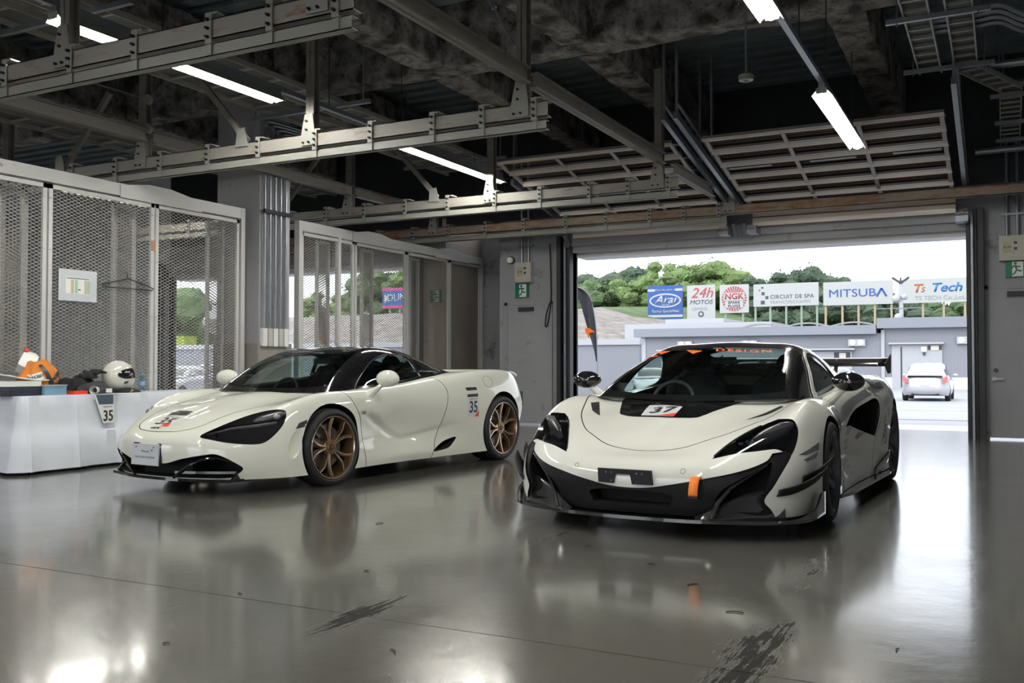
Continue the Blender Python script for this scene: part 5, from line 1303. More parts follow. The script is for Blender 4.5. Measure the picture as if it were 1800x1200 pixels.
rd = MB().tube([(-4.3, 7.7, 4.6), (-3.95, 7.7, 3.95)], .012, 6); rd.tube([(-4.3, 7.7, 4.6), (-4.16, 7.7, 4.34)], .028, 8)
tag(rd.build('turnbuckle_rod', M['galv'], smooth=True), 'thin turnbuckle rod running down to the second frame post', 'rod')
rd = MB()
for (x, z) in ((-8.62, 4.05), (-8.62, 3.72)):
    rd.tube([(x, 7.68, z), (x - 1.3, 7.68, z + .45)], .012, 6); rd.lathe([(.0001, -.02), (.06, -.02), (.06, .02), (.0001, .02)], 12, 'y', (x, 7.66, z))
tag(rd.build('turnbuckle_rod', M['rail'], smooth=True), 'pair of brace rods on the post above the left fence', 'rod')

# ------------------------------------------------------------------ overhead doors parked under the roof
SL = .19
def dz(y): return 3.40 + (14.45 - y) * SL
tilt = math.atan(SL)
def overhead_door(xa, xb, label, windows):
    t = empty('overhead_door', (xa, 14.45, 3.22)); tag(t, label, 'overhead door', 'open overhead doors')
    inv = Matrix.Translation((-xa, -14.45, -3.22))
    def P(o): o.parent = t; o.matrix_parent_inverse = inv; return o
    n = 6; y1 = 14.38; L_ = (14.38 - 11.72) / n
    for k in range(n):
        ya, yb = y1 - k * L_, y1 - (k + 1) * L_ + .02
        m = MB(); za, zb = dz(ya), dz(yb)
        m.bar((xa + .06, (ya + yb) / 2, (za + zb) / 2 + .03), (xb - .06, (ya + yb) / 2, (za + zb) / 2 + .03), L_ - .03, .02, -tilt)
        po = P(m.build('door_section', M['doorpanel']))
        r = MB()
        for f_ in (.05, .93):
            yy = ya + (yb - ya) * f_; r.bar((xa + .06, yy, dz(yy) + .005), (xb - .06, yy, dz(yy) + .005), .035, .03, -tilt)
        for f_ in (.30, .42, .54, .66): 
            yy = ya + (yb - ya) * f_; r.bar((xa + .06, yy, dz(yy) + .012), (xb - .06, yy, dz(yy) + .012), .006, .008, -tilt)
        r.build('stiffening_rib', M['doorrib'], po)
        lp_ = MB()
        for f_ in (.02, .13, .985):
            yy = ya + (yb - ya) * f_; lp_.bar((xa + .06, yy, dz(yy) - .03), (xb - .06, yy, dz(yy) - .03), .022, .012, -tilt)
        lp_.build('section_lip', M['doorlip'], po)
        st = MB()
        for x in (xa + (xb - xa) * .36, xa + (xb - xa) * .66): st.bar((x, ya - .02, dz(ya) - .035), (x, yb + .08, dz(yb) - .045), .05, .010)
        for x in (xa + .09, xb - .09): st.bar((x, ya - .05, dz(ya) - .02), (x, yb + .10, dz(yb) - .03), .05, .03)
        st.build('hinge_plate', M['doorstile'], po)
        if windows and k == 3:
            for x in (xa + .42, xa + (xb - xa) * .51, xb - .42):
                yy = (ya + yb) / 2
                w_ = MB(); w_.bar((x - .28, yy, dz(yy) - .004), (x + .28, yy, dz(yy) - .004), .15, .02, -tilt)
                P2 = w_.build('panel_window', M['frosted'], po)
    bm_ = MB(); bm_.bar((xa + .06, 14.50, 3.28), (xb - .06, 14.50, 3.28), .02, .28); lo = P(bm_.build('bottom_section', M['doorpanel']))
    for z in (3.18, 3.26, 3.36): MB().bb(xa + .06, xb - .06, 14.475, 14.49, z, z + .02).build('section_lip', M['doorlip'] if z < 3.2 else M['doorrib'], lo)
    return t
overhead_door(-3.42, -.50, 'right open overhead door with three frosted windows, parked under the roof', True)
overhead_door(-6.40, -3.70, 'left open overhead door parked under the roof behind the rails', False)
for x, lab in ((-.43, 'galvanised door track at the right jamb'), (-3.47, 'right galvanised track at the middle of the opening'), (-3.63, 'left galvanised track at the middle of the opening'), (-6.45, 'galvanised door track at the left jamb')):
    b = MB(); b.bar((x, 14.55, 3.02), (x, 14.40, 3.20), .05, .07); ys_ = 11.0 if x > -6 else 12.5; b.bar((x, 14.42, dz(14.42) - .02), (x, ys_, dz(ys_) - .02), .055, .085); b.bar((x + .03, 14.3, dz(14.3) + .08), (x + .03, ys_, dz(ys_) + .12), .03, .03)
    b.bb(x - .015, x + .015, 12.6, 12.64, dz(12.6), 5.3); b.bb(x - .015, x + .015, ys_ + .05, ys_ + .09, dz(ys_), 5.3)
    tag(b.build('door_track', M['galv']), lab, 'door track', 'overhead door tracks')
for x, lab in ((-3.78, 'left'), (-3.35, 'right')):
    b = MB().bb(x - .07, x + .07, 14.36, 14.66, 3.02, 3.14).build('door_roller_box', M['galv']); tag(b, 'small %s roller bracket at the middle of the door header' % lab, 'bracket')
    MB().bb(x - .07, x + .07, 14.35, 14.362, 3.08, 3.11).build('rust_band', M['rust2'], b)
b = MB().bb(-.56, -.40, 14.36, 14.66, 3.00, 3.12).build('door_roller_box', M['galv']); tag(b, 'roller bracket at the right end of the door header', 'bracket'); MB().bb(-.56, -.40, 14.35, 14.362, 3.08, 3.11).build('rust_band', M['rust2'], b)

# ------------------------------------------------------------------ fluorescent lamps on raceways
def lamp(x, y0, y1, z, label):
    t = empty('ceiling_lamp', (x, (y0 + y1) / 2, z)); tag(t, label, 'lamp', 'long fluorescent lamps')
    h = (y1 - y0) / 2
    r = MB(); prof = [(-.095, -.01), (-.035, .055), (.035, .055), (.095, -.01), (.09, -.014), (.033, .046), (-.033, .046), (-.09, -.014)]
    r.prism([(a, c) for a, c in prof], 'y', -h, h); r.build('lamp_reflector', M['lampbody'], t)
    for dx in (0,): MB().tube([(dx, -h + .03, .008), (dx, h - .03, .008)], .026, 12).build('fluorescent_tube', M['tube'], t, smooth=True)
    MB().bb(-.03, .03, -h, h, .055, .10).build('lamp_housing', M['galv'], t)
    MB().bb(-.05, .05, -h - .01, -h, 0, .055).build('end_cap', M['lampbody'], t); MB().bb(-.05, .05, h, h + .01, 0, .055).build('end_cap', M['lampbody'], t)
Lr = [(-6.47, 4.83, 7.40, 'left row, between the nearest and second rails'), (-6.47, 9.62, 12.2, 'left row, between the second and third rails'), (-1.5, 4.6, 7.13, 'right row, cut by the top edge'), (-1.5, 9.3, 11.85, 'right row, nearest the open door'),
      (-6.47, .3, 2.9, 'left row, behind the camera edge'), (-1.5, .1, 2.6, 'right row, above the camera'), (-12.2, 3.9, 6.4, 'neighbouring bay, nearer the camera'), (-12.2, 8.6, 11.1, 'neighbouring bay, nearer the door wall'), (-6.47, -4.2, -1.7, 'left row, added unseen far behind the camera for more light'), (-1.5, -4.2, -1.7, 'right row, added unseen far behind the camera for more light')]  # last pair: unseen lamps added behind the camera to brighten the room
for x, a, c, lab in Lr: lamp(x, a, c, 3.6 if x < -10 or x > -5 else 3.69, 'long lit fluorescent lamp in the ' + lab)
for x, yend, lab in ((-6.47, 12.2, 'left'), (-1.5, 11.9, 'right')):
    zr = 3.79 if x < -5 else 3.70
    b = MB().bb(x - .025, x + .025, -4.5, yend, zr, zr + .05)
    rc = b.build('lamp_raceway', M['galv']); tag(rc, 'thin grey raceway carrying the %s row of lamps' % lab, 'raceway')
    hz = MB()
    for y in (-3, -1, 1.5, 3.6, 5.9, 8.2, 9.6, 11.4): hz.tube([(x, y, zr + .04), (x, y, 5.35)], .006, 5)
    hz.build('hanger_rod', M['dark_steel'], rc)
# smoke detector
sd = MB().lathe([(.0001, -.03), (.05, -.03), (.075, -.02), (.078, .03), (.05, .05), (.0001, .05)], 24, 'z', (-2.32, 9.75, 3.98)).build('smoke_detector', M['lampbody'], smooth=True); tag(sd, 'round white smoke detector hanging on a rod', 'detector')
MB().tube([(-2.32, 9.75, 4.03), (-2.32, 9.75, 5.36)], .012, 6).build('drop_rod', M['galv'], sd); MB().lathe([(.0001, -.034), (.025, -.034), (.03, -.03)], 16, 'z', (-2.32, 9.75, 3.98)).build('detector_vent', M['cabin_grey'], sd)

# ------------------------------------------------------------------ cable ladders
def ladder(p, q, w, label, step=.28, cover=True):
    p, q = Vector(p), Vector(q); d, s, u = frame(q - p); b = MB()
    for k in (-1, 1): b.bar(p + s * (k * w / 2), q + s * (k * w / 2), .015, .06)
    L_ = (q - p).length; n = int(L_ / step)
    for i in range(n + 1):
        c = p + d * (L_ * (i + .5) / (n + 1)); b.bar(c - s * (w / 2), c + s * (w / 2), .03, .02)
    o = b.build('cable_ladder', M['tray']); tag(o, label, 'cable ladder', 'cable ladders')
    if cover: MB().bar(p + u * .03, q + u * .03, w - .03, .01).build('tray_cover', M['tray_cover'], o)
    return o
ladder((-.68, 6, 4.3), (-.68, 11.5, 4.3), .22, 'left of two parallel cable ladders at the top right')
ladder((-.32, 6, 4.3), (-.32, 11.45, 4.3), .22, 'right of two parallel cable ladders at the top right')
ladder((-.31, 11.5, 4.3), (.13, 12.65, 4.3), .23, 'short slanting cable ladder at the top right')
ladder((.12, 12.7, 4.3), (.12, 14.6, 4.05), .23, 'cable ladder running to the wall at the right edge', .16)
for x0_, x1_, y, z, lab in ((-.95, -.06, 9.52, 4.25, 'upper strut under the twin ladders'), (-.94, -.04, 11.25, 4.25, 'lower strut under the twin ladders'), (-.1, .5, 12.7, 4.24, 'strut at the bend of the slanting ladder'), (-.06, .5, 13.6, 4.12, 'strut under the ladder by the wall'), (-.05, .5, 14.3, 4.04, 'last strut under the ladder by the wall')):
    b = MB().bar((x0_, y, z), (x1_, y, z), .045, .045)
    for x in (x0_ + .1, x1_ - .1): b.tube([(x, y, z - .05), (x, y, 5.35)], .008, 5)
    tag(b.build('support_strut', M['galv']), 'galvanised ' + lab, 'strut', 'ladder support struts')
for k in range(4):
    y = 10.0 + .17 * k
    b = MB().tube(crom([(-.62, y, 4.42), (-.2, y, 4.42), (.02, y, 4.42), (.25, y + .15, 4.34), (.6, y + .15, 4.34), (2.0, y + .15, 4.34)], 5, False), .025, 8)
    tag(b.build('conduit', M['galv'], smooth=True), ['nearest', 'second', 'third', 'farthest'][k] + ' of four bent conduits beside the cable ladders', 'pipe', 'bent conduits')
for y, z, x in ((12.1, 4.45, -.1), (13.0, 4.45, .0), (14.2, 3.9, -.3)):
    tag(MB().tube([(x, y, z), (3, y, z)], .045, 10).build('pipe', M['galv'], smooth=True), 'grey pipe running off the right edge, %s' % ('above the slanting ladder' if y < 12.5 else 'crossing behind the slanting ladder' if y < 14 else 'low by the door wall'), 'pipe')
for k, (x, z, w_) in enumerate(((-7.15, 4.15, .42), (-7.95, 4.2, .42), (-9.9, 4.0, .45), (-10.7, 4.05, .45))):
    ladder((x, -1, z), (x, 13.5, z), w_, ['wide cable ladder just left of the left lamp row', 'second wide cable ladder left of the lamp row', 'cable ladder above the neighbouring bay beside the fence', 'outer cable ladder above the neighbouring bay'][k], .45)
for y in (3.2, 5.6, 6.9, 9.0, 12.4):
    b = MB().bar((-8.3, y, 4.1), (-6.5, y, 4.1), .045, .045)
    for x in (-8.25, -6.6): b.tube([(x, y, 4.1), (x, y, 5.35)], .01, 5)
    tag(b.build('support_strut', M['galv']), 'strut hung under the wide ladders, %s' % {3.2: 'closest to the camera', 5.6: 'second from the camera', 6.9: 'third from the camera', 9.0: 'just past the second rail', 12.4: 'past the third rail'}[y], 'strut', 'ladder support struts')
# ------------------------------------------------------------------ paddock outside
M['asphalt'] = nmat('pale_asphalt', (.25, .26, .285), .65, 0, .08, .5, bump=.1, bscale=30)
M['apron'] = nmat('wet_concrete_apron', (.40, .41, .44), .4, 0, .08, .6, rvar=.15)
M['bwall'] = nmat('ribbed_cladding', (.165, .172, .195), .6, 0, .02, .6)
M['bwhite'] = nmat('white_building', (.29, .297, .315), .6, 0, .02, .6)
M['fascia'] = nmat('grey_fascia', (.155, .168, .195), .5, 0, .02, .6)
M['road_line'] = nmat('road_line', (.45, .45, .46), .6, 0, .05, 2)
M['grass'] = nmat('bank_grass', (.055,.095,.03), .9, 0, .3, .3)
M['leaf'] = nmat('tree_leaves', (.06, .10, .04), .8, 0, .5, .35)
M['leaf2'] = nmat('light_tree_leaves', (.10, .15, .05), .8, 0, .45, .35)
M['leaf3'] = nmat('dark_tree_leaves', (.045, .07, .042), .8, 0, .5, .35)
M['bark'] = nmat('tree_bark', (.09, .07, .05), .9, 0, .3, 2)
M['stone'] = nmat('terraced_stone', (.16,.145,.135), .9, 0, .35, .8, bump=.4, bscale=6)
M['car_white'] = nmat('white_car_paint', (.33,.34,.36), .25, 0, .01, 3, coat=.8)
M['car_blue'] = nmat('grey_blue_paint', (.10, .13, .19), .25, .2, .02, 3, coat=.8)
M['post_green'] = nmat('pale_green_post', (.17,.22,.17), .5, 0, .05, 3)
M['post_tan'] = nmat('tan_post', (.25,.21,.14), .5, 0, .05, 3)
M['flag'] = nmat('dark_flag_cloth', (.045, .045, .055), .75, 0, .15, 3)
g = MB()
def gz(y): return -.02 if y < 15.2 else (-.02 - .36 * min(1, (y - 15.2) / 16))
ys = [14.9, 15.2, 17, 20, 24, 28, 31.2, 40, 60, 90, 130, 200, 320]
V_ = [[g.bm.verts.new((x, y, gz(y))) for y in ys] for x in (-260, -60, -20, 0, 30, 160)]
for i in range(5):
    for j in range(len(ys) - 1): g.mi = 1 if ys[j] < 20 else 0; g.face([V_[i][j], V_[i + 1][j], V_[i + 1][j + 1], V_[i][j + 1]])
go = g.build('ground', [M['asphalt'], M['apron']], smooth=True); struct(go, 'pale paddock asphalt')
g = MB().bb(-60, 40, -60, -7.5, -.25, -.02); struct(g.build('ground', M['asphalt']), 'pit lane asphalt on the camera side')
for y0, y1, lab in ((32.4, 32.65, 'white painted line across the paddock nearest the white hatchback'), (23.2, 23.35, 'thin grey joint line across the apron')):
    b = MB().bb(-40, 10, y0, y1, gz(y0) + .005, gz(y0) + .012) if y0 > 31 else MB().prism([(y0, gz(y0) + .006), (y1, gz(y1) + .006), (y1, gz(y1) + .012), (y0, gz(y0) + .012)], 'x', -40, 10)
    struct(b.build('trim_%d' % (20 if y0 > 30 else 21), M['road_line'] if y0 > 30 else M['asphalt']))
YB = 62.0
def bpart(t, nm, m, *a):
    b = MB(); b.bb(*a); o = b.build(nm, m); o.parent = t; o.matrix_parent_inverse = Matrix.Translation(-Vector(t.location)); return o
b1 = empty('paddock_building', (-14, YB, -.38)); tag(b1, 'long low grey building behind the cars with a wavy vent strip on its roof', 'building')
bpart(b1, 'wall', M['bwall'], -22, -6.5, YB, YB + 12, -.38, 3.0); bpart(b1, 'roof_fascia', M['fascia'], -22.4, -6.85, YB - .5, YB + 12, 2.95, 3.50)
for x in [-21.8 + .3 * k for k in range(52)]: pass
rb = MB()
for k in range(76): rb.bb(-21.9 + .2 * k, -21.86 + .2 * k, YB - .006, YB, .05, 2.95)
o = rb.build('cladding_rib', M['bwall'], b1); o.matrix_parent_inverse = Matrix.Translation(-Vector(b1.location)); o['kind'] = 'stuff'
bpart(b1, 'corner_trim', M['bwhite'], -22.02, -21.7, YB - .05, YB, -.38, 2.95); bpart(b1, 'plinth', M['wall2'], -22, -6.5, YB - .03, YB, -.38, .25)
for xa, xb in ((-10.7, -8.3), (-20.6, -18.2)):
    d = bpart(b1, 'shutter', M['bwhite'], xa, xb, YB - .08, YB, -.38, 1.9); bpart(b1, 'canopy', M['bwhite'], xa - .2, xb + .2, YB - .5, YB, 1.98, 2.08)
    bpart(b1, 'window', M['dark_steel'], xb - 1.05, xb - .1, YB - .10, YB - .08, 1.45, 1.85); bpart(b1, 'notice', M['boxbeige'], xb - .75, xb - .35, YB - .12, YB - .10, 1.5, 1.8)
def fanunit(t, x, z):
    o = bpart(t, 'vent_unit', M['bwhite'], x - .5, x + .5, YB - .25, YB, z, z + .42)
    for dx in (-.24, .24):
        q = MB().lathe([(.0001, -.06), (.14, -.06), (.18, -.02), (.18, 0)], 18, 'y', (x + dx, YB - .25, z + .21)).build('fan_hood', M['wall2'], o, smooth=True)
for x in (-8.0, -14.6, -18.9): fanunit(b1, x, 2.22)
wv = MB(); n = 160
for k in range(n):
    x = -15.6 + 9.0 * k / n; z = 3.52 + .24 * abs(math.sin((x + 15.6) * PI / 2.9)) ** 1.0
    wv.box((x, YB + 1.5, z), (.035, .4, .10))
o = wv.build('wavy_roof_vent', M['bwhite'], b1); o.matrix_parent_inverse = Matrix.Translation(-Vector(b1.location))
b2 = empty('paddock_building', (-2, YB, -.38)); tag(b2, 'taller grey building with a white shutter behind the parked hatchback', 'building')
bpart(b2, 'wall', M['bwall'], -6.5, 9, YB, YB + 14, -.38, 3.3); bpart(b2, 'roof_fascia', M['fascia'], -6.8, 9.3, YB - .5, YB + 14, 3.28, 3.90)
bpart(b2, 'drain_pipe', M['bwhite'], -6.60, -6.40, YB - .12, YB, -.38, 3.2); bpart(b2, 'plinth', M['wall2'], -6.5, 9, YB - .03, YB, -.38, .3)
bpart(b2, 'shutter', M['bwhite'], -6.0, -3.2, YB - .10, YB, -.38, 2.28); bpart(b2, 'canopy', M['bwhite'], -6.15, -3.1, YB - .4, YB, 2.30, 2.40)
bpart(b2, 'door_gap', M['dark_steel'], -5.50, -5.42, YB - .12, YB - .10, -.3, 2.15); bpart(b2, 'meter_box', M['wall2'], -4.35, -4.05, YB - .2, YB - .10, 1.85, 2.15); bpart(b2, 'meter_box', M['dark_steel'], -4.25, -4.12, YB - .2, YB - .10, 1.65, 1.80)
bpart(b2, 'window', M['dark_steel'], -3.98, -3.22, YB - .13, YB - .10, 1.95, 2.22); bpart(b2, 'notice', M['boxbeige'], -3.82, -3.38, YB - .15, YB - .13, 1.93, 2.2)
fanunit(b2, -1.9, 2.3)
rb = MB()
for k in range(76): rb.bb(-6.4 + .2 * k, -6.36 + .2 * k, YB - .006, YB, .05, 3.28)
o = rb.build('cladding_rib', M['bwall'], b2); o.matrix_parent_inverse = Matrix.Translation(-Vector(b2.location)); o['kind'] = 'stuff'
b3 = empty('white_building', (-28, 75, -.38)); tag(b3, 'plain white flat roofed building left of the long grey building', 'building')
def bp3(nm, m, *a):
    o = MB().bb(*a).build(nm, m); o.parent = b3; o.matrix_parent_inverse = Matrix.Translation(-Vector(b3.location)); return o
bp3('wall', M['bwhite'], -28.1, -16, 75, 82, -.38, 4.45); bp3('roof_block', M['bwhite'], -24.9, -20, 76, 82, 4.45, 4.85); bp3('corner_post', M['fascia'], -25.9, -25.8, 74.95, 75, 1.0, 3.6)
w = MB().bb(-60, -14.3, 40, 40.3, -.4, 1.95).build('boundary_wall', M['bwall']); tag(w, 'long pale boundary wall with a white capping left of the grey building', 'wall')
MB().bb(-60, -14.25, 39.9, 40.4, 1.95, 2.2).build('wall_capping', M['bwhite'], w)
# weather mast on the roof
ms = MB(); ms.bb(-5.65, -5.45, 63, 63.2, 3.9, 6.1); ms = ms.build('weather_mast', M['bwhite']); tag(ms, 'white weather mast with lamps and round cameras on the grey roof', 'mast')
for (x, z, r) in ((-5.8, 5.15, .26), (-5.35, 5.25, .2), (-5.7, 4.0, .25)): MB().sphere((x, 63, z), r, 14, 8).build('camera_dome', M['bwhite'], ms, smooth=True)
MB().bar((-7.0, 63, 4.55), (-4.3, 63, 4.55), .05, .05).build('cross_arm', M['fascia'], ms)
for dx in (-.35, 0, .35): MB().bar((-5.55, 63, 6.1), (-5.55 + dx * 1.4, 63, 6.45), .08, .14).build('mast_lamp', M['dark_steel'], ms)
# terraced spectator bank and wooded hill
bk = MB(); rows = []
prof = [(88, 1.0), (96, 3.2), (104, 5.6), (110, 7.6), (124, 9.0), (150, 10.5), (175, 11.5), (230, 14)]
for i in range(41):
    x = -130 + 5.0 * i; f = 1.0 if x < -50 else max(0.42, 1 - (x + 50) / 34)
    rows.append([bk.bm.verts.new((x, y, z * (f if y < 120 else f * .8 + .2 if y < 160 else f * .5 + .5) + .25 * math.sin(x * .7 + y))) for y, z in prof])
for i in range(40):
    for j in range(len(prof) - 1): bk.mi = 0 if (j < 4 and i < 19) else 1; bk.face([rows[i][j], rows[i + 1][j], rows[i + 1][j + 1], rows[i][j + 1]])
struct(bk.build('hillside', [M['stone'], M['grass']], smooth=True), 'stone terraced bank and grass hillside')
fn = MB()
for k in range(14): fn.bb(-100 + 5.4 * k, -99.85 + 5.4 * k, 86, 86.15, -.3, 3.9)
for z in (1.2, 2.6, 3.8): fn.bb(-100, -20, 86.05, 86.1, z, z + .05)
tag(fn.build('wire_fence', M['post_green']), 'thin green wire fence along the foot of the stone bank', 'fence')
def tree_mesh(seed, h, w, n=9, tall=False):
    rnd = random.Random(seed); b = MB(); blobs = []
    for k in range(n * 2):
        a = rnd.random() * 2 * PI; r = w * .5 * math.sqrt(rnd.random()) * .85; z = h * rnd.uniform(.30, .92); rr = w * rnd.uniform(.14, .26) * (1.15 - .5 * (z / h - .3))
        r *= 1.1 - .6 * max(0, z / h - .5); blobs.append((Vector((r * math.cos(a), r * math.sin(a), z)), rr))
    for c, r in blobs:
        n0 = len(b.bm.verts); b.sphere((0, 0, 0), r, 9, 6); b.bm.verts.ensure_lookup_table()
        for v in b.bm.verts[n0:]: v.co = c + v.co * rnd.uniform(.75, 1.1)
        for q in range(150):
            d = Vector((rnd.gauss(0, 1), rnd.gauss(0, 1), rnd.gauss(0, 1))).normalized(); p = c + d * r * rnd.uniform(.85, 1.28); s = rnd.uniform(.09, .22) * w / 7
            e1 = Vector((rnd.gauss(0, 1), rnd.gauss(0, 1), rnd.gauss(0, 1))).normalized(); e2 = e1.cross(d + Vector((.1, 0, 0))).normalized()
            b.face([b.bm.verts.new(p + e1 * s), b.bm.verts.new(p + e2 * s * .6), b.bm.verts.new(p - e1 * s), b.bm.verts.new(p - e2 * s * .6)])
    me = b.mesh('crown', M['leaf'], recalc=False); return me
def trunk_mesh(h):
    b = MB(); b.tube([(0, 0, 0), (.1, .05, h * .25), (0, 0, h * .5), (-.1, 0, h * .8)], .3, 8, rs=[.35, .28, .2, .08])
    b.tube([(0, 0, h * .3), (h * .12, 0, h * .55)], .1, 6); b.tube([(0, 0, h * .35), (-h * .1, h * .05, h * .6)], .1, 6); return b.mesh('trunk', M['bark'], True)
T3 = [tree_mesh(3, 12, 9), tree_mesh(5, 12, 11), tree_mesh(8, 12, 8)]; TR = trunk_mesh(12)
LM = [M['leaf'], M['leaf2'], M['leaf3']]
def tree(x, y, z, h, w, kind, shade, label, group='trees on the hill'):
    t = empty('tree', (x, y, z)); tag(t, label, 'tree', group)
    me = T3[kind].copy(); me.materials[0] = LM[shade]
    c = link('crown', me, None, t); c.scale = (w / 9.5, w / 9.5, h / 12); c.rotation_euler = (0, 0, x * 1.7)
    r = link('trunk', TR, None, t); r.scale = (h / 12,) * 3
TP = [(-76, 170, 9.5, 7.5, 12, 0, 2, 'dark round tree at the far left of the skyline seen through the opening'), (-70, 172, 9.5, 8.5, 11, 1, 2, 'dark tree second from the left jamb on the hill'), (-69, 150, 7.6, 8.2, 9, 2, 1, 'bright green pointed tree near the feather flag'), (-63, 172, 9.5, 10, 12, 0, 2, 'tall dark tree between the flag and the blue board'),
      (-61, 150, 7.6, 7.2, 9, 1, 0, 'mid green tree low on the bank left of the blue board'), (-55, 168, 9, 11.0, 12, 2, 1, 'tallest bright green tree directly above the blue board'), (-53, 148, 7.4, 8, 10, 0, 1, 'rounded tree just left of the blue board'), (-48, 168, 9, 10, 12, 1, 1, 'bright green tree above the white board with the red 24h'),
      (-42, 170, 9, 8.4, 10, 0, 1, 'green tree above the red sunburst board'), (-37, 172, 9, 8.3, 12, 2, 2, 'dark tree behind the left end of the checkered board'), (-31, 170, 8, 9.5, 9, 1, 2, 'spiky tree rising over the middle of the checkered board'), (-26, 172, 8, 8.0, 10, 0, 2, 'dark tree between the checkered board and the blue lettered board'),
      (-20, 172, 6, 8.0, 12, 1, 2, 'dark tree behind the left half of the blue lettered board'), (-13, 172, 5, 8.0, 12, 2, 0, 'green tree in the gap before the last board'), (-7, 170, 4, 7.4, 12, 0, 0, 'green tree under the last board on the right'), (0, 170, 4, 7.4, 12, 1, 0, 'green tree at the right jamb'),
      (-30, 150, 4.2, 7.5, 12, 1, 2, 'low dark tree under the checkered board'), (-21, 152, 3.5, 7.2, 12, 0, 2, 'low dark tree under the blue lettered board'), (-12, 150, 3, 7.0, 12, 2, 2, 'low dark tree left of the last board posts'), (-3, 150, 3, 7.0, 12, 1, 0, 'low green tree right of the weather mast')]
for i, a in enumerate(TP):   # staggered rows so the crowns stand clear of each other
    a = list(a); front = a[1] < 160; k = (-14 if i % 2 else 0) if front else (i % 3) * 15
    if front and a[0] > -35: a[4] = 9
    r = (a[1] + k) / a[1]; a[1] += k; a[0] *= r; a[2] = 1.02 + (a[2] - 1.02) * r; a[3] *= r; a[4] *= r; tree(*a)
for a in [(-93, 146, 8.2, 11, 12, 0, 1, 'big green tree seen through the far mesh fence right of its middle'), (-113, 162, 9, 11, 12, 1, 0, 'green tree seen through the far mesh fence near its middle'), (-116, 146, 7, 8, 11, 2, 1, 'green tree seen through the far mesh fence on its left'), (-132, 166, 6.5, 7, 10, 0, 2, 'small tree seen low through the far mesh fence'), (-97, 164, 10, 11, 11, 2, 0, 'tree above the blue and pink board')]: tree(*a, group='trees beyond the neighbouring bay')
tree(-54.0, 49, -.4, 7.0, 6.5, 1, 0, 'round green tree seen through the near mesh fence', 'trees beyond the neighbouring bay')
hd = MB().bb(-60, -44, 42, 43, -.4, 2.8).build('hedge', nmat('yellow_green_hedge', (.2,.26,.03), .9, 0, .3, 3)); tag(hd, 'bright yellow green clipped hedge seen through the near mesh fence', 'hedge')

# advertising boards on posts
def board(x0, x1, z0, z1, label, mat, posts, pm, frame=True):
    b = MB().bb(x0, x1, 130, 130.2, z0, z1).build('advertising_board', mat); tag(b, label, 'sign', 'advertising boards on the hill')
    for x in posts: MB().bb(x - .13, x + .13, 130.2, 130.45, 3.0 if z0 > 8 else 3.5, z1 - .2).build('board_post', pm, b)
    return b
YS = 129.98
def T(s, size, mat, x, z, par, **k): return place_text('board_lettering', s, size, mat, (x, YS, z), (1, 0, 0), (0, 0, 1), par, .02, **k)
blue = nmat('sign_blue', (0.008, 0.052, 0.209), .5, 0, .02, 2); red_ = nmat('sign_red', (0.278, 0.029, 0.035), .5, 0, .02, 2); dk = nmat('sign_slate', (0.029, 0.035, 0.052), .5, 0, .02, 2); pale = nmat('sign_faded', (0.209, 0.226, 0.249), .5, 0, .02, 2)
sky_ = nmat('sign_sky_blue', (0.008, 0.110, 0.302), .5, 0, .02, 2); oran = nmat('sign_orange', (0.348, 0.081, 0.029), .5, 0, .02, 2); cob = nmat('sign_cobalt', (0.012, 0.049, 0.232), .5, 0, .02, 2); WB = nmat('board_white', (0.290, 0.296, 0.302), .5, 0, .01, 1)
def ell(b, cx, cz, a, c, y, t=None, n=40):
    if t is None: b.prism([(cx + a * math.cos(2 * PI * k / n), cz + c * math.sin(2 * PI * k / n)) for k in range(n)], 'y', y - .02, y)
a = board(-45.2, -40.05, 7.6, 12.4, 'blue board with a white oval emblem reading Arai', blue, (-44, -41.2), M['post_green'])
for z in (8.05, 11.75): MB().bb(-45.2, -40.05 if z < 9 else -44.1, YS, 130, z - .17, z + .17).build('board_stripe', WB, a)
MB().bb(-41.1, -40.05, YS, 130, 11.58, 11.92).build('board_stripe', WB, a)
T('from the team of', .42, WB, -42.6, 11.78, a, shear=.3)
e = MB(); ell(e, -42.6, 10.25, 2.35, 1.02, YS); e.build('oval_ring', WB, a); e = MB(); ell(e, -42.6, 10.25, 2.1, .80, YS - .02); e.build('oval_field', blue, a)
place_text('board_lettering', 'Arai', 1.55, WB, (-42.6, YS - .045, 10.33), (1, 0, 0), (0, 0, 1), a, .02, shear=.35, bold=True, sx=1.15)
place_text('board_lettering', 'HELMET', .34, WB, (-42.5, YS - .045, 9.62), (1, 0, 0), (0, 0, 1), a, .02)
T('Racing Specialities', .56, WB, -42.6, 8.72, a, shear=.3, bold=True)
a = board(-39.4, -35.4, 7.45, 12.25, 'white board with a large red 24h above MOTOS', WB, (-38.6, -36.2), M['post_green'])
T('24h', 2.0, red_, -37.3, 11.1, a, shear=.3, sx=1.05); T('MOTOS', .85, dk, -37.4, 9.85, a, shear=.2, sx=1.1); T('LEMANS', .6, pale, -37.6, 8.95, a); e = MB(); ell(e, -37.4, 8.2, .4, .4, YS); e.build('round_emblem', dk, a)
e = MB(); ell(e, -37.4, 8.2, .22, .22, YS - .02); e.build('emblem_centre', WB, a)
a = board(-34.75, -30.75, 8.25, 12.15, 'white board with a red sunburst reading NGK SPARK PLUGS', WB, (-34.0, -31.6), M['post_green'])
e = MB()
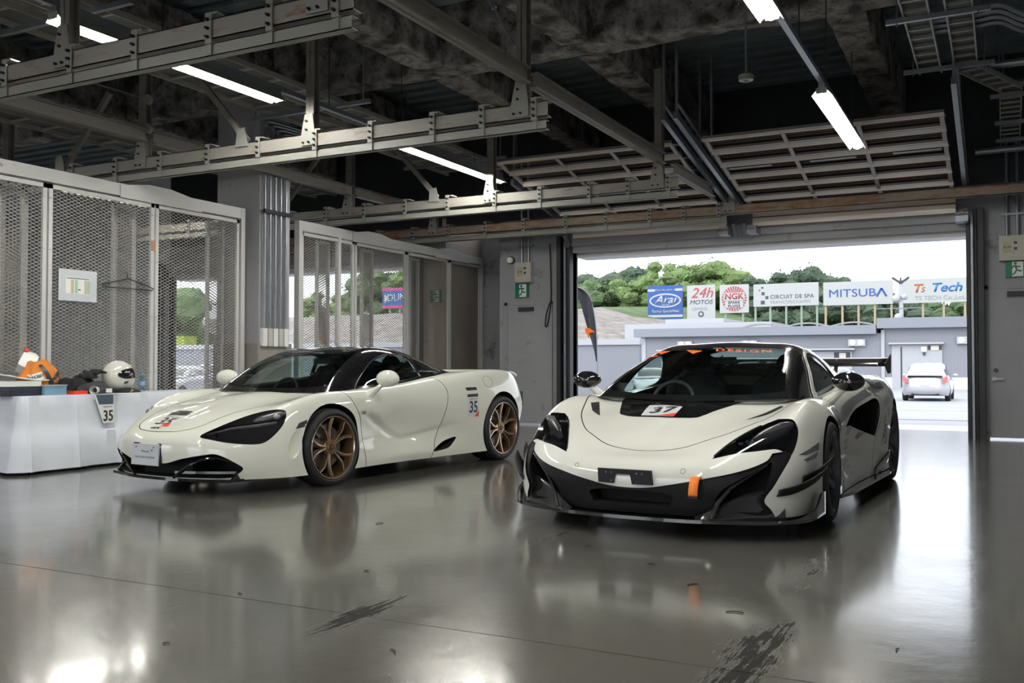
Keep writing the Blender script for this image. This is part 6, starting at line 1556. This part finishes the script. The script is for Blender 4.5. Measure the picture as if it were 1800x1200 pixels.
for k in range(28):
    if 11 <= k <= 15 or k in (0, 27, 26, 1): pass
    a0, a1 = 2 * PI * k / 28, 2 * PI * (k + .55) / 28
    e.prism([(-32.75 + r * math.cos(q), 10.2 + r * 1.0 * math.sin(q)) for r, q in ((.85, a0), (1.72, a0), (1.72, a1), (.85, a1))], 'y', YS - .02, YS)
e.build('sunburst', red_, a)
MB().bb(-34.2, -31.3, YS - .03, YS - .02, 9.95, 11.05).build('band', WB, a)
place_text('board_lettering', 'NGK', 1.15, red_, (-32.75, YS - .05, 10.5), (1, 0, 0), (0, 0, 1), a, .02, bold=True, sx=1.05)
MB().bb(-34.0, -31.5, YS - .03, YS - .02, 8.95, 9.9).build('band', WB, a)
for s_, z in (('SPARK', 9.68), ('PLUGS', 9.18)): place_text('board_lettering', s_, .5, dk, (-32.75, YS - .05, z), (1, 0, 0), (0, 0, 1), a, .02, space=1.2, bold=True)
a = board(-30.1, -21.55, 9.0, 12.05, 'white board with a checker motif reading CIRCUIT DE SPA', WB, (-29.9, -27.9, -25.8, -23.8, -21.8), M['post_green'])
T('CIRCUIT DE SPA', .72, dk, -25.0, 10.25, a, space=1.1); T('FRANCORCHAMPS', .56, pale, -25.2, 9.55, a, space=1.15)
for x, z, w_, m in ((-28.9, 11.55, .26, dk), (-29.3, 11.2, .2, red_), (-28.8, 10.75, .42, dk), (-28.3, 10.2, .40, dk), (-28.85, 9.55, .52, dk)): MB().bb(x - w_ / 2, x + w_ / 2, YS, 130, z - w_ / 2, z + w_ / 2).build('checker', m, a)
a = board(-20.95, -12.4, 8.9, 11.95, 'white board with bold blue MITSUBA lettering', WB, (-20.7, -18.6, -16.6, -14.6, -12.6), M['post_tan'])
T('MITSUB', 1.45, cob, -17.35, 10.4, a, sx=1.22)
v = MB(); v.bar((-14.35, YS, 9.88), (-13.75, YS, 10.93), .03, .26); v.bar((-13.15, YS, 9.88), (-13.75, YS, 10.93), .03, .26); v.build('board_lettering', cob, a)
a = board(-11.7, -2.9, 8.9, 11.95, 'white board at the right reading TS Tech in orange and blue', WB, (-11.3, -8.9, -6.5, -4.1), M['post_tan'])
T('T', 1.5, oran, -9.6, 10.7, a, shear=.25, bold=True, sx=1.15); T('Tech', 1.55, sky_, -6.2, 10.75, a, shear=.25, bold=True, sx=1.15); T('S', .9, oran, -8.9, 10.55, a, shear=.25, bold=True)
T('TS TECH Co.,Ltd.', .75, pale, -6.9, 9.5, a, sx=1.05)
for x, z in (): pass
pk = nmat('sign_magenta', (.4, .02, .12), .5, 0, .02, 2)
a = board(-91.3, -83.3, 10.4, 13.8, 'blue board with pink edges and white lettering seen through the far fence', blue, (-90, -88, -86, -84), M['post_green'])
for z in (10.65, 13.55): MB().bb(-91.3, -83.3, YS, 130, z - .22, z + .22).build('board_stripe', pk, a)
T('DUNLOP', 1.7, WB, -86.9, 12.1, a, bold=True); v = MB().prism([(-90.9, 11.3), (-89.9, 12.1), (-90.9, 12.9)], 'y', YS, 130).build('arrow_emblem', WB, a)

# feather flags
def flag(x, y, z0, h, label, lean=1):
    t = empty('feather_flag', (x, y, z0)); tag(t, label, 'flag', 'dark feather flags')
    path = crom([(0, 0, 0), (0, 0, h * .35), (-.04, 0, h * .7), (-.20, 0, h * .93), (-.50, 0, h)], 6, False)
    MB().tube(path, .012, 6).build('flag_pole', M['bwhite'], t, smooth=True)
    L_ = [(-.01, h * .42), (-.02, h * .55), (-.04, h * .7), (-.10, h * .84), (-.20, h * .93), (-.36, h * .98), (-.54, h)]
    Rr = [(-.02, h * .42), (-.13, h * .55), (-.27, h * .70), (-.38, h * .84), (-.46, h * .93), (-.52, h * .97), (-.55, h)]
    b = MB(); A = crom(L_, 4, False); B = crom(Rr, 4, False)
    b.grid(lambda u, v: Vector((A[round(u * 24)][0] * (1 - v) + B[round(u * 24)][0] * v, .03 * math.sin(7 * v + 6 * u), A[round(u * 24)][1] * (1 - v) + B[round(u * 24)][1] * v)), 24, 10)
    f = b.build('flag_cloth', M['flag'], t, smooth=True); f.modifiers.new('s', 'SOLIDIFY').thickness = .004
    e = crom([(-.29, h * .665), (-.24, h * .68), (-.16, h * .672), (-.045, h * .645), (-.10, h * .645), (-.17, h * .64), (-.18, h * .62), (-.20, h * .605)], 4)
    MB().prism(e, 'y', -.045, -.035).build('flag_emblem', M['orange'], t)
flag(-8.15, 20, gz(20), 2.95, 'dark feather flag with an orange swoosh standing at the left of the opening')
flag(-14.95, 19, gz(19), 2.75, 'dark feather flag with an orange swoosh seen through the far mesh fence')

# parked cars
def parked(name, label, loc, rz, paint, kind=0):
    t = empty(name, loc, rz); tag(t, label, 'car')
    hgt = (1.49, 1.30, 1.45)[kind]
    def row(x, w, zb, zbelt, fx=0): return [(x, w * .93, zb), (x, w * .98, zb + .1), (x, w, zb + .28), (x, w * .985, (zb + zbelt) / 2 + .1), (x, w * .95, zbelt), (x, w * .70, zbelt + .03), (x, w * .35, zbelt + .045), (x, 0, zbelt + .05)]
    front = [(2.15, 0), (2.2, .0), (2.22, 0)]
    G = [[(2.08,0,.22),(2.16,0,.32),(2.2,0,.45),(2.16,0,.6),(2.05,0,.72),(1.9,0,.78),(1.7,0,.83),(1.5,0,.87)],
         [(1.98,.5,.22),(2.05,.5,.32),(2.08,.5,.45),(2.04,.5,.6),(1.94,.48,.72),(1.8,.42,.78),(1.6,.3,.84),(1.3,0,.91)],
         row(1.55, .84, .2, .76), row(1.0, .87, .2, .86), row(.3, .88, .2, .92), row(-.6, .88, .2, .93), row(-1.3, .87, .2, .96), row(-1.75, .85, .22, .97),
         [(-2.02,.55,.25),(-2.1,.56,.35),(-2.14,.56,.5),(-2.12,.56,.72),(-2.08,.54,.98),(-2.0,.44,1.01),(-1.9,.25,1.02),(-1.75,0,1.03)],
         [(-2.08,0,.25),(-2.16,0,.35),(-2.2,0,.5),(-2.17,0,.72),(-2.13,0,.99),(-2.05,0,1.02),(-1.95,0,1.03),(-1.85,0,1.04)]]
    bd = pebble(G, 'body', paint, None, 5, 4)
    cs = arch_cutter(1.3, .31, .34, .6, 1.0, M['void']) + arch_cutter(-1.35, .31, .34, .6, 1.0, M['void']); boolean(bd, cs); kill(cs); smoothme(bd.data, 35); bd.parent = t
    z = hgt; hb = kind != 1
    C = [[(1.0,.80,.90),(1.02,.72,.91),(1.05,.35,.92),(1.08,0,.93)], [(.55,.79,.92),(.5,.70,1.15),(.45,.34,1.2),(.42,0,1.21)], [(.0,.79,.93),(.0,.62,z - .09),(0,.3,z - .02),(0,0,z - .01)],
         [(-.6,.79,.94),(-.6,.62,z - .07),(-.6,.3,z),(-.6,0,z)], [(-1.3,.77,.96),(-1.3,.58,z - (.16 if hb else .3)),(-1.3,.3,z - (.08 if hb else .24)),(-1.3,0,z - (.07 if hb else .22))],
         [(-1.8,.74,.97),(-1.82,.56,z - (.32 if hb else .33)),(-1.84,.3,z - (.25 if hb else .31)),(-1.85,0,z - (.24 if hb else .31))], [(-2.02,.66,.98),(-2.03,.5,1.0),(-2.05,.3,1.02),(-2.06,0,1.03)]]
    cn = sheet(C, 'cabin', paint, None, 5, 5); sk = Drape([cn]); cn.parent = t
    dkg = M['gloss_black']
    for s in (1, -1): sk.film('side_window', crom([(.75,.96,'c'),(.2,1.26),(-.2,z - .13),(-.9,z - .14),(-1.45,z - .28),(-1.6,1.0,'c')], 4), 'y', 1.5 * s, dkg, t, off=.006, res=.1)
    sk.film('rear_window', [(-1.35,.5),(-1.35,-.5),(-1.86,-.58),(-1.86,.58)] if hb else [(-1.2,.48),(-1.2,-.48),(-1.8,-.55),(-1.8,.55)], 'z', 3, M['car_white'] if False else nmat('rear_glass', (.30, .33, .36), .08, 0, .05, 3, coat=1), t, off=.006, res=.1)
    sk.film('windscreen', [(.92,.66),(.92,-.66),(.12,-.52),(.12,.52)], 'z', 3, dkg, t, off=.006, res=.1)
    for x in (1.3, -1.35):
        for s in (1, -1):
            w_ = link('wheel', tyre(.32, .2, .21), None, t, (x, .87 * s, .32), (0, 0, 0 if s > 0 else PI)); MB().lathe([(.0001, -.02), (.19, -.02), (.21, -.01)], 20, 'y').build('wheel_cover', M['steel'], w_, smooth=True)
    for s in (1, -1):
        MB().sphere((.75, .97 * s, 1.0), .1, 12, 8, (.6, 1, .7)).build('door_mirror', paint, t, smooth=True)
        MB().prism([(.60*s,.72),(.80*s,.74),(.82*s,.95),(.74*s,1.0),(.66*s,.86)], 'x', -2.13, -2.03).build('tail_lamp', nmat('tail_lamp_red', (.5, .12, .12), .3, 0, .1, 8), t)
    MB().bb(-2.16, -2.06, -.62, .62, .93, 1.01).build('tail_strip', dkg, t)
    MB().bb(-2.21, -2.185, -.17, .17, .62, .74).build('number_plate', M['plate_white'], t); MB().bb(-2.10, -2.0, -.5, .5, .25, .31).build('bumper_shadow_panel', M['satin_black'], t)
    return t
parked('hatchback', 'white hatchback parked tail on in front of the white shutter', (-2.72, 42.6, -.38), R(90), M['car_white'])
parked('coupe', 'dark blue grey saloon parked behind the rear wing of the track coupe', (-6.1, 40.5, -.38), R(90), M['car_blue'], 1)
parked('parked_car', 'white car parked beyond the opening, seen through the track coupe windscreen', (-12.6, 36.5, -.38), R(-60), M['car_white'], 1)
parked('parked_car', 'white car seen low through the near mesh fence', (-26.0, 24.5, -.3), R(-70), M['car_white'], 1)
parked('van', 'small white van seen through the near mesh fence beside the parked car', (-33.0, 33.0, -.38), R(-80), M['car_white'], 2)
# ------------------------------------------------------------------ draped table and what lies on it
TX0, TX1, TY0, TY1, TZ = -8.78, -8.15, 5.78, 8.75, .735
tb = empty('folding_table', ((TX0 + TX1) / 2, (TY0 + TY1) / 2, 0)); tag(tb, 'long folding table hidden under the white cloth', 'table')
inv = Matrix.Translation(-Vector(tb.location))
for nm, a in [('tabletop', (TX0 + .01, TX1 - .01, TY0 + .01, TY1 - .01, .70, .728))] + [('leg', (x - .015, x + .015, y - .015, y + .015, 0, .70)) for x in (TX0 + .08, TX1 - .08) for y in (TY0 + .15, TY1 - .15)]:
    o = MB().bb(*a).build(nm, M['cabin_grey']); o.parent = tb; o.matrix_parent_inverse = inv
b = MB(); per = []
x0, x1, y0, y1 = TX0, TX1, TY0, TY1
def per_pt(s):
    Lx, Ly = x1 - x0, y1 - y0; P_ = 2 * (Lx + Ly); d = (s % 1) * P_
    if d < Ly: return Vector((x1, y0 + d, 0)), Vector((1, 0, 0))
    d -= Ly
    if d < Lx: return Vector((x1 - d, y1, 0)), Vector((0, 1, 0))
    d -= Lx
    if d < Ly: return Vector((x0, y1 - d, 0)), Vector((-1, 0, 0))
    d -= Ly
    return Vector((x0 + d, y0, 0)), Vector((0, -1, 0))
NS = 520; rings = []
for j, (h, amp) in enumerate(((TZ, 0), (TZ - .004, .2), (.62, .35), (.50, .6), (.38, .75), (.37, .70), (.2, .9), (.03, 1.1))):
    r = []
    for k in range(NS):
        p, n = per_pt(k / NS); s = k / NS * 2 * (x1 - x0 + y1 - y0)
        w_ = .018 * math.sin(s * 4.6 + .4) + .010 * math.sin(s * 10.3 + j * .3) + .006 * math.sin(s * 23)
        cr = .022 * max(0, 1 - abs(((s + .2) % .52) - .26) / .03) if j > 1 else 0   # pressed fold lines
        q = p + n * (.012 + amp * (w_ + .016 * j * .5) + cr + (.007 if j == 5 else 0)); r.append(b.bm.verts.new((q.x, q.y, h)))
    rings.append(r)
for j in range(len(rings) - 1):
    for k in range(NS): b.face([rings[j][k], rings[j][(k + 1) % NS], rings[j + 1][(k + 1) % NS], rings[j + 1][k]])
b.face(rings[0])
cl = b.build('tablecloth', M['cloth'], smooth=True, angle=50); tag(cl, 'white cloth hanging to the floor over the long table by the fence', 'tablecloth')
def lay(o, label, cat, group=None): return tag(o, label, cat, group)
# folders, boxes
ob = MB().box((0, 0, .045), (.26, .38, .09)).build('cardboard_box', nmat('navy_box', (.02, .022, .035), .4, 0, .1, 10), None, loc=(-8.36, 5.90, TZ), rot=(0, 0, R(4))); lay(ob, 'flat navy box at the near end of the table', 'box')
MB().bb(-.131, .131, -.191, .191, .055, .09).build('box_lid', nmat('navy_lid', (.03, .032, .05), .35, 0, .1, 10), ob)
b = MB().box((0, 0, .025), (.28, .40, .05)).build('paper_stack', M['sign_white'], None, loc=(-8.42, 5.90, TZ + .09), rot=(0, 0, R(-6))); lay(b, 'stack of white papers on the navy box', 'paper')
b = MB(); b.grid(lambda u, v: Vector((-.14 + .28 * u, -.24 + .48 * v, .02 + .05 * (1 - v) ** 2 + .01 * math.sin(u * 5))), 6, 10); b = b.build('open_folder', M['sign_white'], None, smooth=True, loc=(-8.44, 5.97, TZ + .14), rot=(0, 0, R(8))); b.modifiers.new('s', 'SOLIDIFY').thickness = .012; lay(b, 'white folder lying open on the paper stack', 'folder')
b = MB().box((0, 0, .045), (.18, .25, .09)).build('plastic_case', nmat('translucent_blue_case', (.16, .27, .36), .25, 0, .1, 10), None, loc=(-8.30, 6.20, TZ), rot=(0, 0, R(2))); lay(b, 'pale blue plastic case beside the navy box', 'case')
MB().bb(-.095, .095, -.13, .13, .09, .10).build('case_lid', nmat('clear_lid', (.4, .45, .5), .2, 0, .05, 10), b)
b = MB().box((0, 0, .018), (.1, .17, .036)).build('red_pouch', M['red'], None, loc=(-8.24, 6.47, TZ), rot=(0, 0, R(3))); lay(b, 'small red pouch at the table edge', 'pouch')
b = MB(); b.sphere((0, 0, .0), 1, 16, 10, (.05, .1, .05)); b = b.build('paper_cup', M['sign_white'], None, smooth=True, loc=(-8.19, 6.80, TZ - .03)); 
bpy.data.objects.remove(b, do_unlink=True)
b = MB(); b.lathe([(.028, 0), (.031, .0), (.040, .09), (.037, .09), (.028, .004)], 22, 'z', closed=True); b = b.build('paper_cup', M['sign_white'], None, smooth=True, loc=(-8.19, 6.66, TZ + .04), rot=(R(90), 0, R(30))); lay(b, 'white paper cup tipped over at the table edge', 'cup')
# jug
b = MB(); b.tube([(0, 0, .10), (0, .02, .14), (0, .05, .26), (0, .055, .30)], .09, 4, rs=[.10, .11, .10, .05]); b = b.build('white_bottle', M['sign_white'], None, smooth=False, loc=(-8.66, 6.15, TZ + .14), rot=(R(-18), 0, R(12))); lay(b, 'white plastic bottle with a red cap standing behind the orange bag', 'bottle')
MB().lathe([(.0001, .0), (.022, 0), (.022, .035), (.0001, .035)], 14, 'z', (-.0, -.03, .29)).build('bottle_cap', M['red'], b)
# crumpled soft shapes: the orange bag and black garments
def soft(name, c, size, seed, mat, label, cat, rz=0, nu=36, nv=22, amp=.14, flat=.35):
    rnd = random.Random(seed); ph = [(rnd.uniform(1.5, 6), rnd.uniform(1.5, 6), rnd.uniform(0, 6)) for _ in range(7)]; b = MB(); b.sphere((0, 0, 0), 1, nu, nv)
    for v in b.bm.verts:
        p = v.co.normalized(); f = 1 + sum(math.sin(p.x * a_ * 1.6 + p.y * b_ * 1.3 + p.z * 3 + c_) for a_, b_, c_ in ph) * amp / 3.2
        q = Vector((p.x * size[0] * f, p.y * size[1] * f, p.z * size[2] * f)); q.z = max(q.z, -size[2] * flat); v.co = q
    o = b.build(name, mat, None, smooth=True, angle=60, loc=(c[0], c[1], c[2] + size[2] * flat), rot=(0, 0, rz)); lay(o, label, cat); return o
obag = soft('orange_bag', (-8.50, 6.24, TZ + .0), (.14, .21, .22), 3, nmat('orange_cloth', (.62, .20, .03), .8, 0, .15, 9, bump=.3, bscale=14), 'crumpled orange and black race bag between the case and the garments', 'bag', amp=.16, flat=.55)
SB = Drape([obag])
def onbag(nm, poly, m, off=.004): 
    o = SB.film(nm, poly, 'x', 2, m, obag, off=off, res=.02); return o
onbag('bag_strap', [(-.07,.17),(-.03,.18),(.05,-.02),(.01,-.05)], M['ink']); onbag('bag_panel', [(.03,.04),(.13,.12),(.19,.04),(.18,-.10),(.0,-.10)], M['ink']); onbag('bag_label', [(-.17,.075),(-.06,.105),(-.04,.04),(-.15,.01)], M['sign_white'])
tm = text_polys('HOBBY', .045, bold=True); SB.film('bag_lettering', None, 'x', 2, M['ink'], obag, mesh=tm, mapf=lambda a, c: (-.105 + a * .85, .057 + c + a * .2), off=.007)
tm = text_polys('YOKO', .05, bold=True); SB.film('bag_lettering', None, 'x', 2, nmat('orange_print', (.7, .22, .03), .6), obag, mesh=tm, mapf=lambda a, c: (.10 + a * .75, .03 + c + a * .5), off=.007)
bk_ = nmat('black_garment', (.012, .012, .014), .85, 0, .4, 12, bump=.4, bscale=16); gy_ = nmat('charcoal_garment', (.035, .036, .042), .8, 0, .3, 12, bump=.4, bscale=16)
soft('jacket', (-8.47, 6.66, TZ), (.13, .20, .13), 5, bk_, 'black folded jacket heaped beside the orange bag', 'jacket', amp=.2)
g1 = soft('cap', (-8.30, 6.72, TZ), (.11, .19, .09), 6, gy_, 'charcoal peaked cap lying in front of the gloves', 'cap', amp=.08)
MB().bb(-.02, .02, .0, .07, -.02, .02).build('cap_badge', M['sign_white'], g1, loc=(.10, .05, .0))
# gloves with fingers
def glove(loc, rz, label):
    o = soft('glove', loc, (.06, .10, .05), 11, bk_, label, 'glove', rz, amp=.12)
    o['group'] = 'driving gloves'
    for k in range(4):
        a = R(-24 + 16 * k); x = -.035 + .023 * k
        MB().tube([(x, .06, .03), (x + .02 * math.sin(a), .12, .06), (x + .04 * math.sin(a), .165 + .01 * (k % 2), .045)], .014, 8, rs=[.017, .015, .011]).build('glove_finger', bk_, o, smooth=True)
    MB().tube([(-.05, .0, .03), (-.085, .04, .05), (-.09, .085, .05)], .014, 8, rs=[.018, .015, .011]).build('glove_thumb', bk_, o, smooth=True)
glove((-8.40, 6.72, TZ + .15), R(-10), 'black driving glove on top of the heap, nearer the orange bag'); glove((-8.50, 6.82, TZ + .16), R(20), 'black driving glove on top of the heap, beside the helmet')
# full face helmet
hl = MB(); hl.sphere((0, 0, 0), 1, 40, 26)
for v in hl.bm.verts:
    p = v.co.normalized(); x, y, z = p.x * .138, p.y * .175, p.z * .168
    if z < 0 and y > 0: y *= 1 + .16 * (-p.z); x *= 1 - .12 * (-p.z)
    if z < -.135: z = -.135
    v.co = (x, y, z)
hm_ = nmat('helmet_white', (.66, .66, .60), .15, 0, .01, 5, coat=1)
ho = hl.build('helmet', hm_, None, smooth=True, angle=60, loc=(-8.40, 7.10, TZ + .175), rot=(0, 0, R(-14))); tag(ho, 'white full face racing helmet with a black visor facing the car', 'helmet')
SH = Drape([ho])
vis = crom([(-.055,.04),(.02,.065),(.09,.08),(.150,.065),(.178,.02),(.168,-.012),(.09,-.022),(.0,-.022),(-.06,.0)], 4)
for s in (1, -1): SH.film('visor', vis, 'x', .5 * s, M['gloss_black'], ho, off=.004, res=.012)
SH.film('chin_vent', [(.0,-.06),(.055,-.05),(.045,-.075),(.005,-.08)], 'x', .5, M['ink'], ho, off=.003, res=.01); SH.film('brow_stripe', [(-.03,.062),(.08,.09),(.14,.08),(.08,.078),(-.03,.052)], 'x', .5, M['ink'], ho, off=.003, res=.01)
tm = text_polys('Arai', .03, shear=.2); SH.film('helmet_lettering', None, 'x', .5, M['sign_white'], ho, mesh=tm, mapf=lambda a, c: (.035 + a, .045 + c), off=.007, res=.01)
MB().lathe([(.10, -.135), (.105, -.155), (.075, -.16), (.07, -.135)], 24, 'z', closed=True).build('helmet_lining', M['ink'], ho, smooth=True)
hb = soft('helmet_bag', (-8.36, 7.14, TZ - .004), (.12, .20, .04), 14, bk_, 'black cloth bag spread under the helmet', 'bag', amp=.1); MB().prism([(-.02,-.01),(.03,.015),(.0,.03)], 'x', .118, .122).build('bag_emblem', nmat('gold_print', (.5, .33, .08), .4), hb)
# water bottle
wb = MB().lathe([(.0001, 0), (.032, 0), (.034, .01), (.033, .05), (.031, .06), (.033, .07), (.033, .13), (.026, .16), (.012, .178), (.012, .19)], 24, 'z')
pw = glassmat('bottle_plastic', (.78, .86, .92)); wb = wb.build('water_bottle', pw, None, smooth=True, loc=(-8.34, 7.36, TZ)); tag(wb, 'clear water bottle with a pale blue cap beside the helmet', 'bottle')
MB().lathe([(.0001, .205), (.014, .205), (.0145, .185), (.0001, .185)], 16, 'z').build('bottle_cap', nmat('pale_blue_cap', (.12, .42, .55), .4), wb, smooth=True)
MB().lathe([(.0338, .075), (.0342, .075), (.0342, .118), (.0338, .118)], 24, 'z', closed=True).build('bottle_label', nmat('blue_label', (.2, .42, .68), .4), wb)
# hanging number sheet
nsx = TX1 + .045
ns = MB().prism([(6.56,.735),(6.80,.735),(6.80,.44),(6.67,.44)], 'x', nsx, nsx + .002).build('number_sheet', M['sign_white']); tag(ns, 'clear sleeve with number 35 hanging off the front of the table', 'paper')
MB().prism([(6.58,.73),(6.79,.73),(6.79,.63),(6.62,.63)], 'x', nsx + .002, nsx + .004).build('sheet_header', nmat('slate_print', (.06, .09, .12), .4), ns)
place_text('race_number', '35', .15, M['ink'], (nsx + .004, 6.73, .51), (0, 1, 0), (0, 0, 1), ns, .001, bold=True, sx=.85)
place_text('sheet_lettering', 'TRACK DAY', .02, M['ink'], (nsx + .004, 6.72, .605), (0, 1, 0), (0, 0, 1), ns, .001)
# loose rubber crumbs on the floor near the camera
for k, (x, y, l, a, lab) in enumerate(((-2.83, 3.9, .02, 20, 'at the joint left of the near skid mark'), (-3.05, 3.25, .02, 0, 'just before the joint on the left'), (-2.75, 2.55, .02, 70, 'low at the left of the picture'), (-1.95, 2.85, .045, -35, 'curl right of the left skid mark'), (-1.30, 4.35, .05, 60, 'thin curl in front of the track coupe'), (-1.0, 3.95, .06, 15, 'straight sliver in front of the track coupe wheel'), (-2.1, 5.0, .03, 40, 'between the two cars'), (-3.6, 5.1, .05, 80, 'under the nose of the bronze wheeled car'), (-1.62, 4.7, .03, 10, 'below the splitter'), (-.35, 3.7, .03, 90, 'near the bright patch at the right'))):
    b = MB().tube(crom([(-l * .6, 0, .003), (-l * .2, l * .12, .004), (l * .25, l * .06, .004), (l * .6, -l * .1, .003)], 4, False), .0022, 5).build('rubber_crumb', M['satin_black'], None, loc=(x, y, 0), rot=(0, 0, R(a))); tag(b, 'small black rubber scrap on the floor, ' + lab, 'debris', 'rubber scraps on the floor')
